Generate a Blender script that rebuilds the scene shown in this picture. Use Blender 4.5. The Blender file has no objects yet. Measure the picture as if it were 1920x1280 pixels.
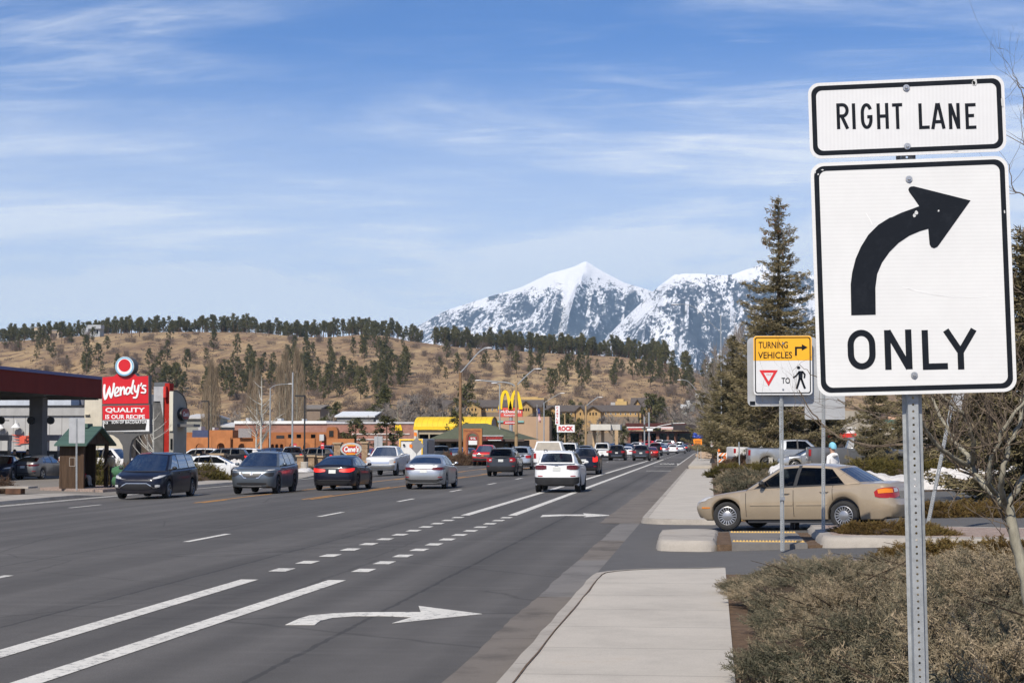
import bpy, bmesh, math, random
import numpy as np
from mathutils import Vector, Matrix
rnd = random.Random(7)
R = math.radians
scene = bpy.context.scene
COL = scene.collection
FPX, VX, VY, EYE = 3300.0, 1331.0, 829.0, 1.83
TH = math.atan((VY - 640) / FPX)
PS = math.atan((VX - 960) / FPX * math.cos(TH))
FW = Vector((-math.sin(PS) * math.cos(TH), math.cos(PS) * math.cos(TH), math.sin(TH)))
RT = Vector((math.cos(PS), math.sin(PS), 0))
UP = RT.cross(FW)
def ray(px, py):
 return RT * ((px - 960) / FPX) + UP * ((640 - py) / FPX) + FW
def at(px, py, D):
 """world point that lies D metres down the road and is seen at photo pixel (px, py)"""
 r = ray(px, py)
 return Vector((0, 0, EYE)) + r * (D / r.y)
def DX(px, X): r = ray(px, VY); return X / r.x * r.y
def gx(px, D):
 return at(px, VY, D).x
RZ = [(-60, -.50), (-25.3, -.42), (-21, -.32), (-17, -.20), (-12, -.16), (-1.7, -.14), (60, -.14)]
def lerp_tab(t, x):
 if x <= t[0][0]: return t[0][1]
 for (a, b), (c, d) in zip(t, t[1:]):
  if x <= c: return b + (d - b) * (x - a) / (c - a)
 return t[-1][1]
def rise(y):
 return 7.0 * min(1.0, max(0.0, (y - 340) / 330)) ** 2.6
def zr(x, y=0):
 return lerp_tab(RZ, x) + rise(y)
def ground_at(px, py):
 """where a photo pixel meets the road surface"""
 r = ray(px, py); o = Vector((0, 0, EYE)); z = -.16
 for _ in range(6):
  p = o + r * ((z - EYE) / r.z); z = lerp_tab(RZ, p.x)
 return p
class MB:
 def __init__(s):
  s.v, s.f, s.m, s.col = [], [], [], None
 def add(s, vs, fs, mi=0):
  o = len(s.v); s.v += [tuple(p) for p in vs]
  s.f += [tuple(i + o for i in f) for f in fs]; s.m += [mi] * len(fs); return s
 def box(s, c, d, mi=0, rz=0, M=None):
  x, y, z = d[0] / 2, d[1] / 2, d[2] / 2
  vs = [Vector((a, b, e)) for e in (-z, z) for a, b in ((-x, -y), (x, -y), (x, y), (-x, y))]
  if M is None: M = Matrix.Rotation(rz, 3, 'Z')
  c = Vector(c)
  return s.add([c + M @ v for v in vs], [(3, 2, 1, 0), (4, 5, 6, 7), (0, 1, 5, 4), (1, 2, 6, 5), (2, 3, 7, 6), (3, 0, 4, 7)], mi)
 def span(s, a, b, mi=0):
  return s.box([(a[i] + b[i]) / 2 for i in range(3)], [abs(b[i] - a[i]) for i in range(3)], mi)
 def prism(s, pts, n, mi=0, back=True):
  """polygon in space extruded along vector n"""
  k = len(pts); pts = [Vector(p) for p in pts]; n = Vector(n)
  nor = Vector((0, 0, 0))
  for i in range(k):
   a, b = pts[i], pts[(i + 1) % k]; nor += a.cross(b)
  if nor.dot(n) > 0: pts = pts[::-1]
  fs = [tuple(range(k))] + [(i, i + k, (i + 1) % k + k, (i + 1) % k) for i in range(k)]
  if back: fs.append(tuple(range(2 * k - 1, k - 1, -1)))
  return s.add(pts + [p + n for p in pts], fs, mi)
 def tube(s, path, rad, seg=8, mi=0, cap=True):
  path = [Vector(p) for p in path]; n = len(path)
  if not hasattr(rad, '__len__'): rad = [rad] * n
  vs, fs = [], []
  ref = None
  for i, p in enumerate(path):
   t = (path[min(i + 1, n - 1)] - path[max(i - 1, 0)]).normalized()
   if ref is None: ref = Vector((1, 0, 0)) if abs(t.x) < .8 else Vector((0, 1, 0))
   a = (ref - t * ref.dot(t)).normalized(); b = t.cross(a); ref = a
   for k in range(seg):
    q = 2 * math.pi * k / seg
    vs.append(p + (a * math.cos(q) + b * math.sin(q)) * rad[i])
  for i in range(n - 1):
   for k in range(seg):
    fs.append((i * seg + k, i * seg + (k + 1) % seg, (i + 1) * seg + (k + 1) % seg, (i + 1) * seg + k))
  if cap:
   fs.append(tuple(range(seg - 1, -1, -1))); fs.append(tuple(range((n - 1) * seg, n * seg)))
  return s.add(vs, fs, mi)
 def lathe(s, prof, c=(0, 0, 0), seg=24, axis='Z', mi=0, cap=True):
  vs, fs = [], []
  for r, h in prof:
   for k in range(seg):
    q = 2 * math.pi * k / seg; a, b = r * math.cos(q), r * math.sin(q)
    v = {'Z': (a, b, h), 'X': (h, a, b), 'Y': (b, h, a)}[axis]
    vs.append((v[0] + c[0], v[1] + c[1], v[2] + c[2]))
  for i in range(len(prof) - 1):
   for k in range(seg):
    fs.append((i * seg + k, i * seg + (k + 1) % seg, (i + 1) * seg + (k + 1) % seg, (i + 1) * seg + k))
  if cap and prof[0][0] > 1e-4: fs.append(tuple(range(seg - 1, -1, -1)))
  if cap and prof[-1][0] > 1e-4: fs.append(tuple(range((len(prof) - 1) * seg, len(prof) * seg)))
  return s.add(vs, fs, mi)
 def grid(s, rows, mi=0, flip=False):
  h, w = len(rows), len(rows[0]); vs = [p for r in rows for p in r]
  fs = []
  for i in range(h - 1):
   for j in range(w - 1):
    q = (i * w + j, i * w + j + 1, (i + 1) * w + j + 1, (i + 1) * w + j)
    fs.append(q[::-1] if flip else q)
  return s.add(vs, fs, mi)
 def blob(s, c, r, mi=0, seed=0, rough=.2, sub=2):
  bm = bmesh.new(); bmesh.ops.create_icosphere(bm, subdivisions=sub, radius=1)
  q = random.Random(seed)
  from mathutils import noise
  o = Vector((q.random() * 50, q.random() * 50, 0))
  vs = []
  for v in bm.verts:
   k = 1 + rough * noise.noise(v.co * 1.7 + o)
   vs.append((c[0] + v.co.x * r[0] * k, c[1] + v.co.y * r[1] * k, c[2] + v.co.z * r[2] * k))
  fs = [tuple(v.index for v in f.verts) for f in bm.faces]; bm.free()
  return s.add(vs, fs, mi)
 def mesh(s, name, mats=(), smooth=False, sharp=35):
  me = bpy.data.meshes.new(name); me.from_pydata(s.v, [], s.f)
  for m in (mats if isinstance(mats, (list, tuple)) else [mats]): me.materials.append(m)
  if any(s.m): me.polygons.foreach_set('material_index', s.m)
  if smooth:
   if len(me.vertices) > 3:
    bm = bmesh.new(); bm.from_mesh(me); bmesh.ops.remove_doubles(bm, verts=bm.verts, dist=2e-4); bm.to_mesh(me); bm.free()
   me.polygons.foreach_set('use_smooth', [True] * len(me.polygons))
   me.set_sharp_from_angle(angle=R(sharp))
  me.update(); return me
 def build(s, name, mats, parent=None, smooth=False, sharp=35, world=True):
  """one mesh object; world coordinates are brought into the (unrotated) parent's frame"""
  if parent is not None and world:
   o = Vector((0, 0, 0)); q = parent
   while q is not None: o += q.location; q = q.parent
   s.v = [(v[0] - o.x, v[1] - o.y, v[2] - o.z) for v in s.v]
  return link(name, s.mesh(name, mats, smooth, sharp), parent)
def link(name, me, parent=None):
 o = bpy.data.objects.new(name, me); COL.objects.link(o)
 if parent is not None: o.parent = parent
 return o
def np_mesh(name, V, F, mats, tint=None, smooth=False):
 """big triangle/quad soups: V (n,3), F (m,k); tint = one grey/colour value per vertex"""
 me = bpy.data.meshes.new(name); k = F.shape[1]
 me.vertices.add(len(V)); me.vertices.foreach_set('co', V.astype(np.float32).ravel())
 me.loops.add(F.size); me.loops.foreach_set('vertex_index', F.astype(np.int32).ravel())
 me.polygons.add(len(F)); me.polygons.foreach_set('loop_start', np.arange(0, F.size, k, dtype=np.int32))
 me.update(calc_edges=True)
 if tint is not None:
  a = me.attributes.new('tint', 'FLOAT', 'POINT'); a.data.foreach_set('value', tint.astype(np.float32))
 if smooth: me.polygons.foreach_set('use_smooth', [True] * len(me.polygons))
 for m in (mats if isinstance(mats, (list, tuple)) else [mats]): me.materials.append(m)
 return me
def tag(o, label=None, cat=None, group=None, kind=None):
 if label: o['label'] = label
 if cat: o['category'] = cat
 if group: o['group'] = group
 if kind: o['kind'] = kind
 return o
def thing(name, loc, label, cat, group=None, rz=0):
 o = bpy.data.objects.new(name, None); COL.objects.link(o)
 o.empty_display_size = .3; o.location = loc; o.rotation_euler = (0, 0, rz)
 return tag(o, label, cat, group)
def struct(name, mb, mats, smooth=False):
 return tag(mb.build(name, mats, None, smooth), kind='structure')
def copy_tree(o, parent=None):
 c = o.copy(); COL.objects.link(c)
 if parent is not None: c.parent = parent
 for ch in list(o.children): copy_tree(ch, c)
 return c
class NT:
 def __init__(s, name):
  s.m = bpy.data.materials.new(name); s.m.use_nodes = True; s.t = s.m.node_tree
  s.b = s.t.nodes['Principled BSDF']
 def n(s, kind, **kw):
  x = s.t.nodes.new('ShaderNode' + kind)
  for k, v in kw.items():
   if k in x.inputs.keys(): x.inputs[k].default_value = v
   else: setattr(x, k, v)
  return x
 def l(s, a, b): s.t.links.new(a, b)
 def coord(s, scale=(1, 1, 1), rot=(0, 0, 0), kind='Object'):
  c = s.n('TexCoord'); mp = s.n('Mapping'); mp.inputs['Scale'].default_value = scale; mp.inputs['Rotation'].default_value = rot
  s.l(c.outputs[kind], mp.inputs['Vector']); return mp.outputs['Vector']
 def noise(s, scale, detail=4, rough=.6, vec=None, dist=0):
  x = s.n('TexNoise', Scale=scale, Detail=detail, Roughness=rough, Distortion=dist)
  s.l(vec if vec is not None else s.coord(), x.inputs['Vector']); return x.outputs['Fac']
 def ramp(s, fac, stops):
  r = s.n('ValToRGB'); e = r.color_ramp.elements
  while len(e) < len(stops): e.new(.5)
  for k, (p, c) in enumerate(stops):
   e[k].position = p; e[k].color = tuple(c) + (1,) if hasattr(c, '__len__') else (c, c, c, 1)
  s.l(fac, r.inputs['Fac']); return r.outputs['Color']
 def mix(s, fac, a, b, mode='MIX'):
  x = s.n('Mix', data_type='RGBA', blend_type=mode)
  for i, v in ((0, fac), (6, a), (7, b)):
   if hasattr(v, 'links'): s.l(v, x.inputs[i])
   else: x.inputs[i].default_value = v if i == 0 else (tuple(v) + (1,) if hasattr(v, '__len__') else (v, v, v, 1))
  return x.outputs[2]
 def math(s, op, a, b=0):
  x = s.n('Math', operation=op)
  for i, v in ((0, a), (1, b)):
   if hasattr(v, 'links'): s.l(v, x.inputs[i])
   else: x.inputs[i].default_value = v
  return x.outputs[0]
 def bump(s, h, strength=.3, dist=.02):
  b = s.n('Bump', Strength=strength, Distance=dist); s.l(h, b.inputs['Height']); s.l(b.outputs['Normal'], s.b.inputs['Normal'])
 def out(s, col=None, rough=None, metal=None, spec=None):
  for k, v in (('Base Color', col), ('Roughness', rough), ('Metallic', metal), ('Specular IOR Level', spec)):
   if v is None: continue
   if hasattr(v, 'links'): s.l(v, s.b.inputs[k])
   else: s.b.inputs[k].default_value = tuple(v) + (1,) if hasattr(v, '__len__') else v
  return s.m
MATS = {}
def plain(name, c, rough=.6, metal=0, var=.12, scale=3.0, spec=.5):
 """a colour with soft wear-like variation"""
 if name in MATS: return MATS[name]
 t = NT(name)
 if var > 0:
  f = t.noise(scale, 5, .6)
  lo = tuple(x * (1 - var) for x in c); hi = tuple(min(1, x * (1 + var)) for x in c)
  t.out(t.ramp(f, [(.3, lo), (.7, hi)]), rough, metal, spec)
 else: t.out(c, rough, metal, spec)
 MATS[name] = t.m; return t.m
def emit(name, c, s):
 if name in MATS: return MATS[name]
 t = NT(name); t.out(c, .4)
 t.b.inputs['Emission Color'].default_value = tuple(c) + (1,); t.b.inputs['Emission Strength'].default_value = s
 MATS[name] = t.m; return t.m
def paint(name, c, metal=.0, rough=.35, flake=False):
 if name in MATS: return MATS[name]
 t = NT(name)
 v = t.noise(2.2, 5, .6)
 col = t.ramp(v, [(.35, tuple(x * .93 for x in c)), (.7, tuple(min(1, x * 1.03) for x in c))]); co = t.coord(); sx = t.n('SeparateXYZ'); t.l(co, sx.inputs[0]); dn = t.noise(5, 6, .7, co)
 k = t.math('MULTIPLY', t.ramp(t.math('ADD', sx.outputs[2], t.math('MULTIPLY', dn, .35)), [(.35, .22), (.72, 0.0)]), 1.0); t.out(t.mix(k, col, (.16, .14, .115)), rough, metal)
 t.b.inputs['Specular IOR Level'].default_value = .15; t.b.inputs['Coat Weight'].default_value = .7 if 'gold' in name else .4; t.b.inputs['Coat Roughness'].default_value = .06
 MATS[name] = t.m; return t.m
def glass_mat(name, tint=(.10, .11, .12), rough=.02):
 if name in MATS: return MATS[name]
 t = NT(name); nt = t.t
 tr = t.n('BsdfTransparent'); tr.inputs[0].default_value = tuple(tint) + (1,)
 gl = t.n('BsdfGlossy'); gl.inputs['Roughness'].default_value = rough; gl.inputs[0].default_value = (.95, .97, 1, 1)
 fr = t.n('Fresnel', IOR=1.45); k = t.math('MULTIPLY', fr.outputs[0], .45)
 mx = t.n('MixShader'); t.l(k, mx.inputs[0]); t.l(tr.outputs[0], mx.inputs[1]); t.l(gl.outputs[0], mx.inputs[2])
 t.l(mx.outputs[0], nt.nodes['Material Output'].inputs['Surface'])
 MATS[name] = t.m; return t.m
def leaf_mat(name, stops, rough=.85):
 """foliage: the colour of each tuft comes from its own tint value"""
 if name in MATS: return MATS[name]
 t = NT(name); a = t.n('Attribute', attribute_name='tint')
 oi = t.n('ObjectInfo'); f = t.math('ADD', a.outputs['Fac'], t.math('MULTIPLY', t.math('SUBTRACT', oi.outputs['Random'], .5), .22))
 t.out(t.ramp(f, stops), rough, 0, .2)
 MATS[name] = t.m; return t.m
def text_mesh(body, size=1, bold=0, shear=0, sx=1, align='CENTER', spacing=1.0):
 cu = bpy.data.curves.new('lettering', 'FONT'); cu.body = body; cu.size = size; cu.offset = bold; cu.shear = shear
 cu.align_x = align; cu.align_y = 'CENTER'; cu.space_character = spacing; cu.resolution_u = 3
 o = bpy.data.objects.new('lettering', cu); COL.objects.link(o)
 dg = bpy.context.evaluated_depsgraph_get(); me = bpy.data.meshes.new_from_object(o.evaluated_get(dg))
 vs = [Vector((v.co.x * sx, v.co.y, 0)) for v in me.vertices]; fs = [tuple(p.vertices) for p in me.polygons]
 bpy.data.objects.remove(o); bpy.data.curves.remove(cu); bpy.data.meshes.remove(me)
 return vs, fs
def put_text(mb, body, c, w, h, right=(1, 0, 0), up=(0, 0, 1), mi=0, **kw):
 """lettering fitted into a w x h box centred at c on the plane spanned by right / up"""
 vs, fs = text_mesh(body, **kw)
 if not vs: return
 x0, x1 = min(v.x for v in vs), max(v.x for v in vs); y0, y1 = min(v.y for v in vs), max(v.y for v in vs)
 r, u, c = Vector(right).normalized(), Vector(up).normalized(), Vector(c)
 mb.add([c + r * ((v.x - (x0 + x1) / 2) / (x1 - x0) * w) + u * ((v.y - (y0 + y1) / 2) / (y1 - y0) * h) for v in vs], fs, mi)
def stroke(mb, pts, w, off=(0, 0, 0), mi=0, closed=False):
 """flat ribbon of width w in the x-z plane (mitred joins)"""
 P = [Vector((p[0], p[1])) for p in pts]; P = [p for i, p in enumerate(P) if i == 0 or (p - P[i - 1]).length > 1e-5]; n = len(P); rows = []
 for i in range(n):
  a = P[i - 1] if (i > 0 or closed) else None; b = P[(i + 1) % n] if (i < n - 1 or closed) else None
  d1 = (P[i] - a).normalized() if a is not None else None; d2 = (b - P[i]).normalized() if b is not None else None
  d1 = d1 or d2; d2 = d2 or d1
  n1 = Vector((-d1.y, d1.x)); n2 = Vector((-d2.y, d2.x)); m = (n1 + n2).normalized()
  k = w / 2 / max(.3, m.dot(n1)); rows.append((P[i] + m * k, P[i] - m * k))
 if closed: rows.append(rows[0])
 vs = [(q.x + off[0], off[1], q.y + off[2]) for r in rows for q in r]
 mb.add(vs, [(2 * i, 2 * i + 1, 2 * i + 3, 2 * i + 2) for i in range(len(rows) - 1)], mi)
def rrect(w, h, r, seg=6, cx=0, cz=0):
 out = []
 for (sx, sz, a0) in ((1, -1, -90), (1, 1, 0), (-1, 1, 90), (-1, -1, 180)):
  for k in range(seg + 1):
   a = R(a0 + 90 * k / seg)
   out.append((cx + sx * (w / 2 - r) + r * math.cos(a), cz + sz * (h / 2 - r) + r * math.sin(a)))
 return out
def plate(mb, outline, y0, y1, mi=0):
 mb.prism([(x, y0, z) for x, z in outline], (0, y1 - y0, 0), mi)
cam = bpy.data.objects.new('camera', bpy.data.cameras.new('camera')); COL.objects.link(cam)
cam.matrix_world = Matrix(((RT.x, UP.x, -FW.x, 0), (RT.y, UP.y, -FW.y, 0), (RT.z, UP.z, -FW.z, EYE), (0, 0, 0, 1)))
cam.data.sensor_width = 36; cam.data.lens = 36 * FPX / 1920; cam.data.clip_end = 60000; cam.data.clip_start = .1
scene.camera = cam
SUN_AZ, SUN_EL = R(193), R(44)           
sd = Vector((math.sin(SUN_AZ) * math.cos(SUN_EL), math.cos(SUN_AZ) * math.cos(SUN_EL), math.sin(SUN_EL)))
sl = bpy.data.lights.new('sun', 'SUN'); sl.energy = 5.0; sl.angle = R(.53); sl.color = (1, .915, .79)
so = bpy.data.objects.new('sun', sl); COL.objects.link(so); so.rotation_euler = sd.to_track_quat('Z', 'Y').to_euler()
w = bpy.data.worlds.new('World'); scene.world = w; w.use_nodes = True; wt = w.node_tree
bg = wt.nodes['Background']; bg.inputs['Strength'].default_value = .085
sky = wt.nodes.new('ShaderNodeTexSky'); sky.sky_type = 'NISHITA'; sky.sun_disc = False
sky.sun_elevation = SUN_EL; sky.sun_rotation = SUN_AZ; sky.altitude = 2100; sky.air_density = 1.0; sky.dust_density = .05; sky.ozone_density = 2.2
def wn(kind, **kw):
 x = wt.nodes.new('ShaderNode' + kind)
 for k, v in kw.items():
  if k in x.inputs.keys(): x.inputs[k].default_value = v
  else: setattr(x, k, v)
 return x
def wmath(op, a, b=0, clamp=False):
 x = wn('Math', operation=op); x.use_clamp = clamp
 for i, v in ((0, a), (1, b)):
  if hasattr(v, 'links'): wt.links.new(v, x.inputs[i])
  else: x.inputs[i].default_value = v
 return x.outputs[0]
tc = wn('TexCoord'); sp = wn('SeparateXYZ'); wt.links.new(tc.outputs['Generated'], sp.inputs[0])
zz = wmath('ADD', wmath('MAXIMUM', sp.outputs[2], 0.0), .075)
cx = wmath('DIVIDE', sp.outputs[0], zz); cy = wmath('DIVIDE', sp.outputs[1], zz)
cb = wn('CombineXYZ'); wt.links.new(cx, cb.inputs[0]); wt.links.new(cy, cb.inputs[1])
def cloud(scale, sx, sy, rot, lo, hi, dist, seed):
 mp = wn('Mapping'); mp.inputs['Scale'].default_value = (sx, sy, 1); mp.inputs['Rotation'].default_value = (0, 0, R(rot)); mp.inputs['Location'].default_value = (seed, seed * .7, 0)
 wt.links.new(cb.outputs[0], mp.inputs[0])
 nz = wn('TexNoise', Scale=scale, Detail=9, Roughness=.62, Distortion=dist); wt.links.new(mp.outputs[0], nz.inputs['Vector'])
 mr = wn('MapRange'); mr.interpolation_type = 'SMOOTHSTEP'; mr.inputs[1].default_value = lo; mr.inputs[2].default_value = hi
 wt.links.new(nz.outputs['Fac'], mr.inputs[0]); return mr.outputs[0]
c1 = cloud(1.0, .75, 1.7, 14, .40, .78, .9, 3.1)
c2 = cloud(1.0, 2.2, 6.5, 9, .45, .78, 1.3, 8.3)
c3 = cloud(.7, .8, .9, 0, .40, .66, .4, 1.7)
cl = wmath('MULTIPLY', wmath('ADD', wmath('MULTIPLY', c1, .62), wmath('MULTIPLY', c2, .20)), wmath('ADD', wmath('MULTIPLY', c3, 1.15), .22))
hz = wn('MapRange'); hz.interpolation_type = 'SMOOTHSTEP'; hz.inputs[1].default_value = .055; hz.inputs[2].default_value = .235; hz.inputs[3].default_value = .92; hz.inputs[4].default_value = 0
wt.links.new(sp.outputs[2], hz.inputs[0])
ft = wmath('MINIMUM', wmath('ADD', cl, wmath('MULTIPLY', hz.outputs[0], wmath('ADD', wmath('MULTIPLY', c3, .5), .75))), .8)
SKYGAIN = wn('Mix', data_type='RGBA', blend_type='MULTIPLY'); SKYGAIN.inputs[0].default_value = 1
SKYGAIN.inputs[7].default_value = (.64, .96, 1.42, 1)
wt.links.new(sky.outputs[0], SKYGAIN.inputs[6])
mxs = wn('Mix', data_type='RGBA'); wt.links.new(ft, mxs.inputs[0]); wt.links.new(SKYGAIN.outputs[2], mxs.inputs[6]); mxs.inputs[7].default_value = (12.2, 12.7, 13.4, 1)
wt.links.new(mxs.outputs[2], bg.inputs['Color'])
scene.view_settings.view_transform = 'Standard'; scene.view_settings.look = 'None'; scene.view_settings.exposure = .0; scene.view_settings.gamma = 1
scene.render.engine = 'CYCLES'
cy_ = scene.cycles; cy_.max_bounces = 6; cy_.diffuse_bounces = 2; cy_.glossy_bounces = 3; cy_.transmission_bounces = 4; cy_.transparent_max_bounces = 12
cy_.volume_bounces = 0; cy_.use_denoising = True; cy_.caustics_reflective = False; cy_.caustics_refractive = False
def asphalt(name, base, warm=0.0, tracks=True):
 t = NT(name); v = t.coord()
 big = t.noise(.16, 4, .6, t.coord((1, .35, 1))); fine = t.noise(70, 3, .8, v); mid = t.noise(2.5, 5, .65, v)
 c = t.ramp(big, [(.3, tuple(b * .86 for b in base)), (.7, tuple(b * 1.14 for b in base))])
 c = t.mix(.55, c, t.ramp(fine, [(.30, .45), (.5, 1.0), (.75, 1.5)]), 'MULTIPLY')
 c = t.mix(.35, c, t.ramp(mid, [(.3, .8), (.7, 1.2)]), 'MULTIPLY')
 if tracks:                                 
  st = t.noise(1.0, 3, .5, t.coord((.9, .004, 1))); c = t.mix(.8, c, t.ramp(st, [(.36, .72), (.5, 1.0), (.64, 1.26)]), 'MULTIPLY'); pa = t.noise(1, 2, .3, t.coord((.12, .03, 1))); c = t.mix(.5, c, t.ramp(pa, [(.46, .86), (.48, 1.06)]), 'MULTIPLY'); xs_ = t.n('SeparateXYZ'); t.l(v, xs_.inputs[0]); c = t.mix(t.math('MULTIPLY', t.math('LESS_THAN', t.math('PINGPONG', t.math('ADD', xs_.outputs[0], t.math('MULTIPLY', mid, .12)), 1.88), .03), .55), c, (.03, .03, .03))
  sc = t.noise(1.0, 6, .75, t.coord((.10, 1.3, 1), (0, 0, R(14)))); c = t.mix(t.ramp(sc, [(.54, 0.0), (.72, .5)]), c, tuple(min(1, b * 1.55) for b in base))
  vo = t.n('TexVoronoi', feature='DISTANCE_TO_EDGE', Scale=.22); wv = t.n('Mix', data_type='VECTOR'); wv.inputs[0].default_value = .12
  nz = t.n('TexNoise', Scale=1.4, Detail=5); t.l(v, nz.inputs['Vector']); t.l(v, wv.inputs[4]); t.l(nz.outputs['Color'], wv.inputs[5]); t.l(wv.outputs[1], vo.inputs['Vector'])
  c = t.mix(t.ramp(vo.outputs['Distance'], [(.0, .55), (.007, 0.0)]), c, tuple(b * .45 for b in base))
 t.bump(fine, .35, .006)
 return t.out(c, .88, 0, .3)
def concrete(name, base, joint=0, stain=.25):
 t = NT(name); v = t.coord(); n1 = t.noise(.9, 6, .7, v); n2 = t.noise(60, 3, .7, v); n3 = t.noise(7, 5, .7, t.coord((1, 3, 1)))
 c = t.ramp(n1, [(.3, tuple(b * (1 - stain) for b in base)), (.5, base), (.7, tuple(min(1, b * 1.10) for b in base))])
 c = t.mix(.5, c, t.ramp(n2, [(.3, .75), (.6, 1.08)]), 'MULTIPLY'); c = t.mix(.14, c, t.ramp(n3, [(.3, .75), (.65, 1.1)]), 'MULTIPLY'); n4 = t.noise(.45, 7, .8, v); c = t.mix(t.ramp(n4, [(.60, 0.0), (.70, .35)]), c, tuple(b * f for b, f in zip(base, (.75, .62, .48))))
 if joint:
  sx = t.n('SeparateXYZ'); t.l(v, sx.inputs[0]); m = t.math('MODULO', t.math('ADD', sx.outputs[1], .6), joint)
  c = t.mix(t.math('LESS_THAN', m, .018), c, tuple(b * .5 for b in base))
 t.bump(n2, .25, .004)
 return t.out(c, .9, 0, .3)
def soil(name, a, b, scale=6, d=None):
 t = NT(name); v = t.coord(); n1 = t.noise(scale, 8, .75, v); n2 = t.noise(scale * 9, 4, .8, v)
 c = t.ramp(n1, [(.32, a), (.62, b)]); c = t.mix(.6, c, t.ramp(n2, [(.3, .55), (.7, 1.4)]), 'MULTIPLY')
 if d: c = t.mix(t.ramp(t.noise(scale * 2.3, 6, .8, t.coord((1, 4, 1))), [(.55, 0.0), (.66, .8)]), c, d)
 t.bump(n2, .6, .03); return t.out(c, .95, 0, .2)
M_ROAD = asphalt('road_asphalt', (.095, .090, .085))
M_DRIVE = asphalt('drive_asphalt', (.105, .102, .099), tracks=False)
M_LOT = asphalt('lot_asphalt', (.10, .098, .095), tracks=False)
M_WALK = concrete('sidewalk_concrete', (.45, .415, .362), 1.83, .14)
M_CURB = concrete('curb_concrete', (.36, .33, .29), 3.05, .35)
M_GUT = concrete('gutter_concrete', (.165, .145, .125), 6.1, .45)
M_PAN = concrete('valley_pan_concrete', (.175, .165, .155), 0, .3)
M_SOIL = soil('mulch_soil', (.07, .047, .034), (.17, .115, .075), 5, (.22, .14, .075))
M_GRND = soil('dry_ground', (.16, .12, .08), (.30, .23, .15), .8)
M_LAWN = soil('dormant_lawn', (.30, .21, .09), (.46, .34, .17), 3)
M_GRAV = soil('landscape_gravel', (.20, .15, .13), (.42, .33, .28), 9)
def paintmark(name, c):
 t = NT(name); v = t.coord(); n = t.noise(9, 8, .8, v); m = t.noise(1.2, 4, .6, v); big = t.noise(55, 3, .8, v)
 k = t.ramp(n, [(.38, .9), (.47, 0.0)])
 col = t.mix(k, t.ramp(m, [(.3, tuple(x * .84 for x in c)), (.7, c)]), (.13, .13, .13))
 col = t.mix(.4, col, t.ramp(big, [(.3, .7), (.6, 1.05)]), 'MULTIPLY')
 return t.out(col, .75)
M_WHITE = paintmark('white_road_paint', (.70, .68, .62)); M_YEL = paintmark('yellow_road_paint', (.58, .27, .035))
YS = [-60, -20, 0, 10, 20, 25, 30, 40, 60, 100, 160, 240, 340, 380, 420, 460, 500, 540, 580, 620, 670]
def strip(xs, ys, zf, dz=0):
 m = MB(); m.grid([[(x, y, zf(x, y) + dz) for x in xs] for y in ys]); return m
GT = [(-3000, -.6), (-60, -.55), (-28.5, -.45), (-25.3, -.55), (-24, -.62), (-3, -.30), (-1.6, -.22), (.3, -.21), (2, -.21), (5, -.10), (8, -.02), (60, .08), (3000, .1)]
def zg(x, y): return lerp_tab(GT, x) + rise(y)
gxs = [-16000, -3000, -600, -200, -60, -45, -35, -28.5, -26, -25, -3, -1.6, .25, .4, 2, 5, 8, 30, 60, 200, 600, 3000, 16000]
struct('ground', strip(gxs, [-300] + YS + [900, 2000, 6000, 16000], zg), M_GRND, True)
RB = [-1.72]
rxs = [-25.4, -23, -21, -19, -17, -14.5, -12, -9, -6, -4, -1.95]
def bend(y):                                  
 return 0.0 if y < 300 else 14.0 * ((y - 300) / 300) ** 2
RY = [y for y in YS if y > -50] + [700]
def strip_b(xs, ys, zf, dz=0):
 m = MB(); m.grid([[(x + bend(y), y, zf(x, y) + dz) for x in xs] for y in ys]); return m
def dense(ys, step):
 o = []
 for a, b in zip(ys, ys[1:]):
  n = max(1, int((b - a) / step)); o += [a + (b - a) * i / n for i in range(n)]
 return o + [ys[-1]]
struct('road', strip_b(rxs, RY, zr), M_ROAD, True)
m = MB(); ys = dense([-20, 24, 28.5], .35)
q = random.Random(3)
def gut(ys, name, mat, x0=-2.2, x1=-1.70, z0=-.133, z1=-.130, jag=.03):
 m = MB(); rows = []
 for y in ys:
  j = q.uniform(-jag, jag) * .5 + .012 * math.sin(y * .9)
  rows.append([(x0 + j + bend(y), y, z0 + rise(y)), (x1 + bend(y), y, z1 + rise(y))])
 m.grid(rows); return struct(name, m, mat)
gut(dense([-20, 22.5], .35), 'gutter', M_GUT)
gut(dense([22.5, 29.5], .5), 'gutter', M_PAN); gut(dense([29.5, 35.5], .4), 'gutter', M_GUT); gut(dense([35.5, 43], .5), 'gutter', M_PAN)
gut(dense([43, 120], .6) + dense([122, 340, 560], 4)[0:], 'gutter', M_GUT, -2.7)
def slab(name, out_, z, mats, top=0, h=.3):
 m = MB(); m.prism([(x, y, z) for x, y in out_], (0, 0, -h)); return struct(name, m, mats)
def arc(cx, cy, r, a0, a1, n=6):
 return [(cx + r * math.cos(R(a0 + (a1 - a0) * k / n)), cy + r * math.sin(R(a0 + (a1 - a0) * k / n))) for k in range(n + 1)]
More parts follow.
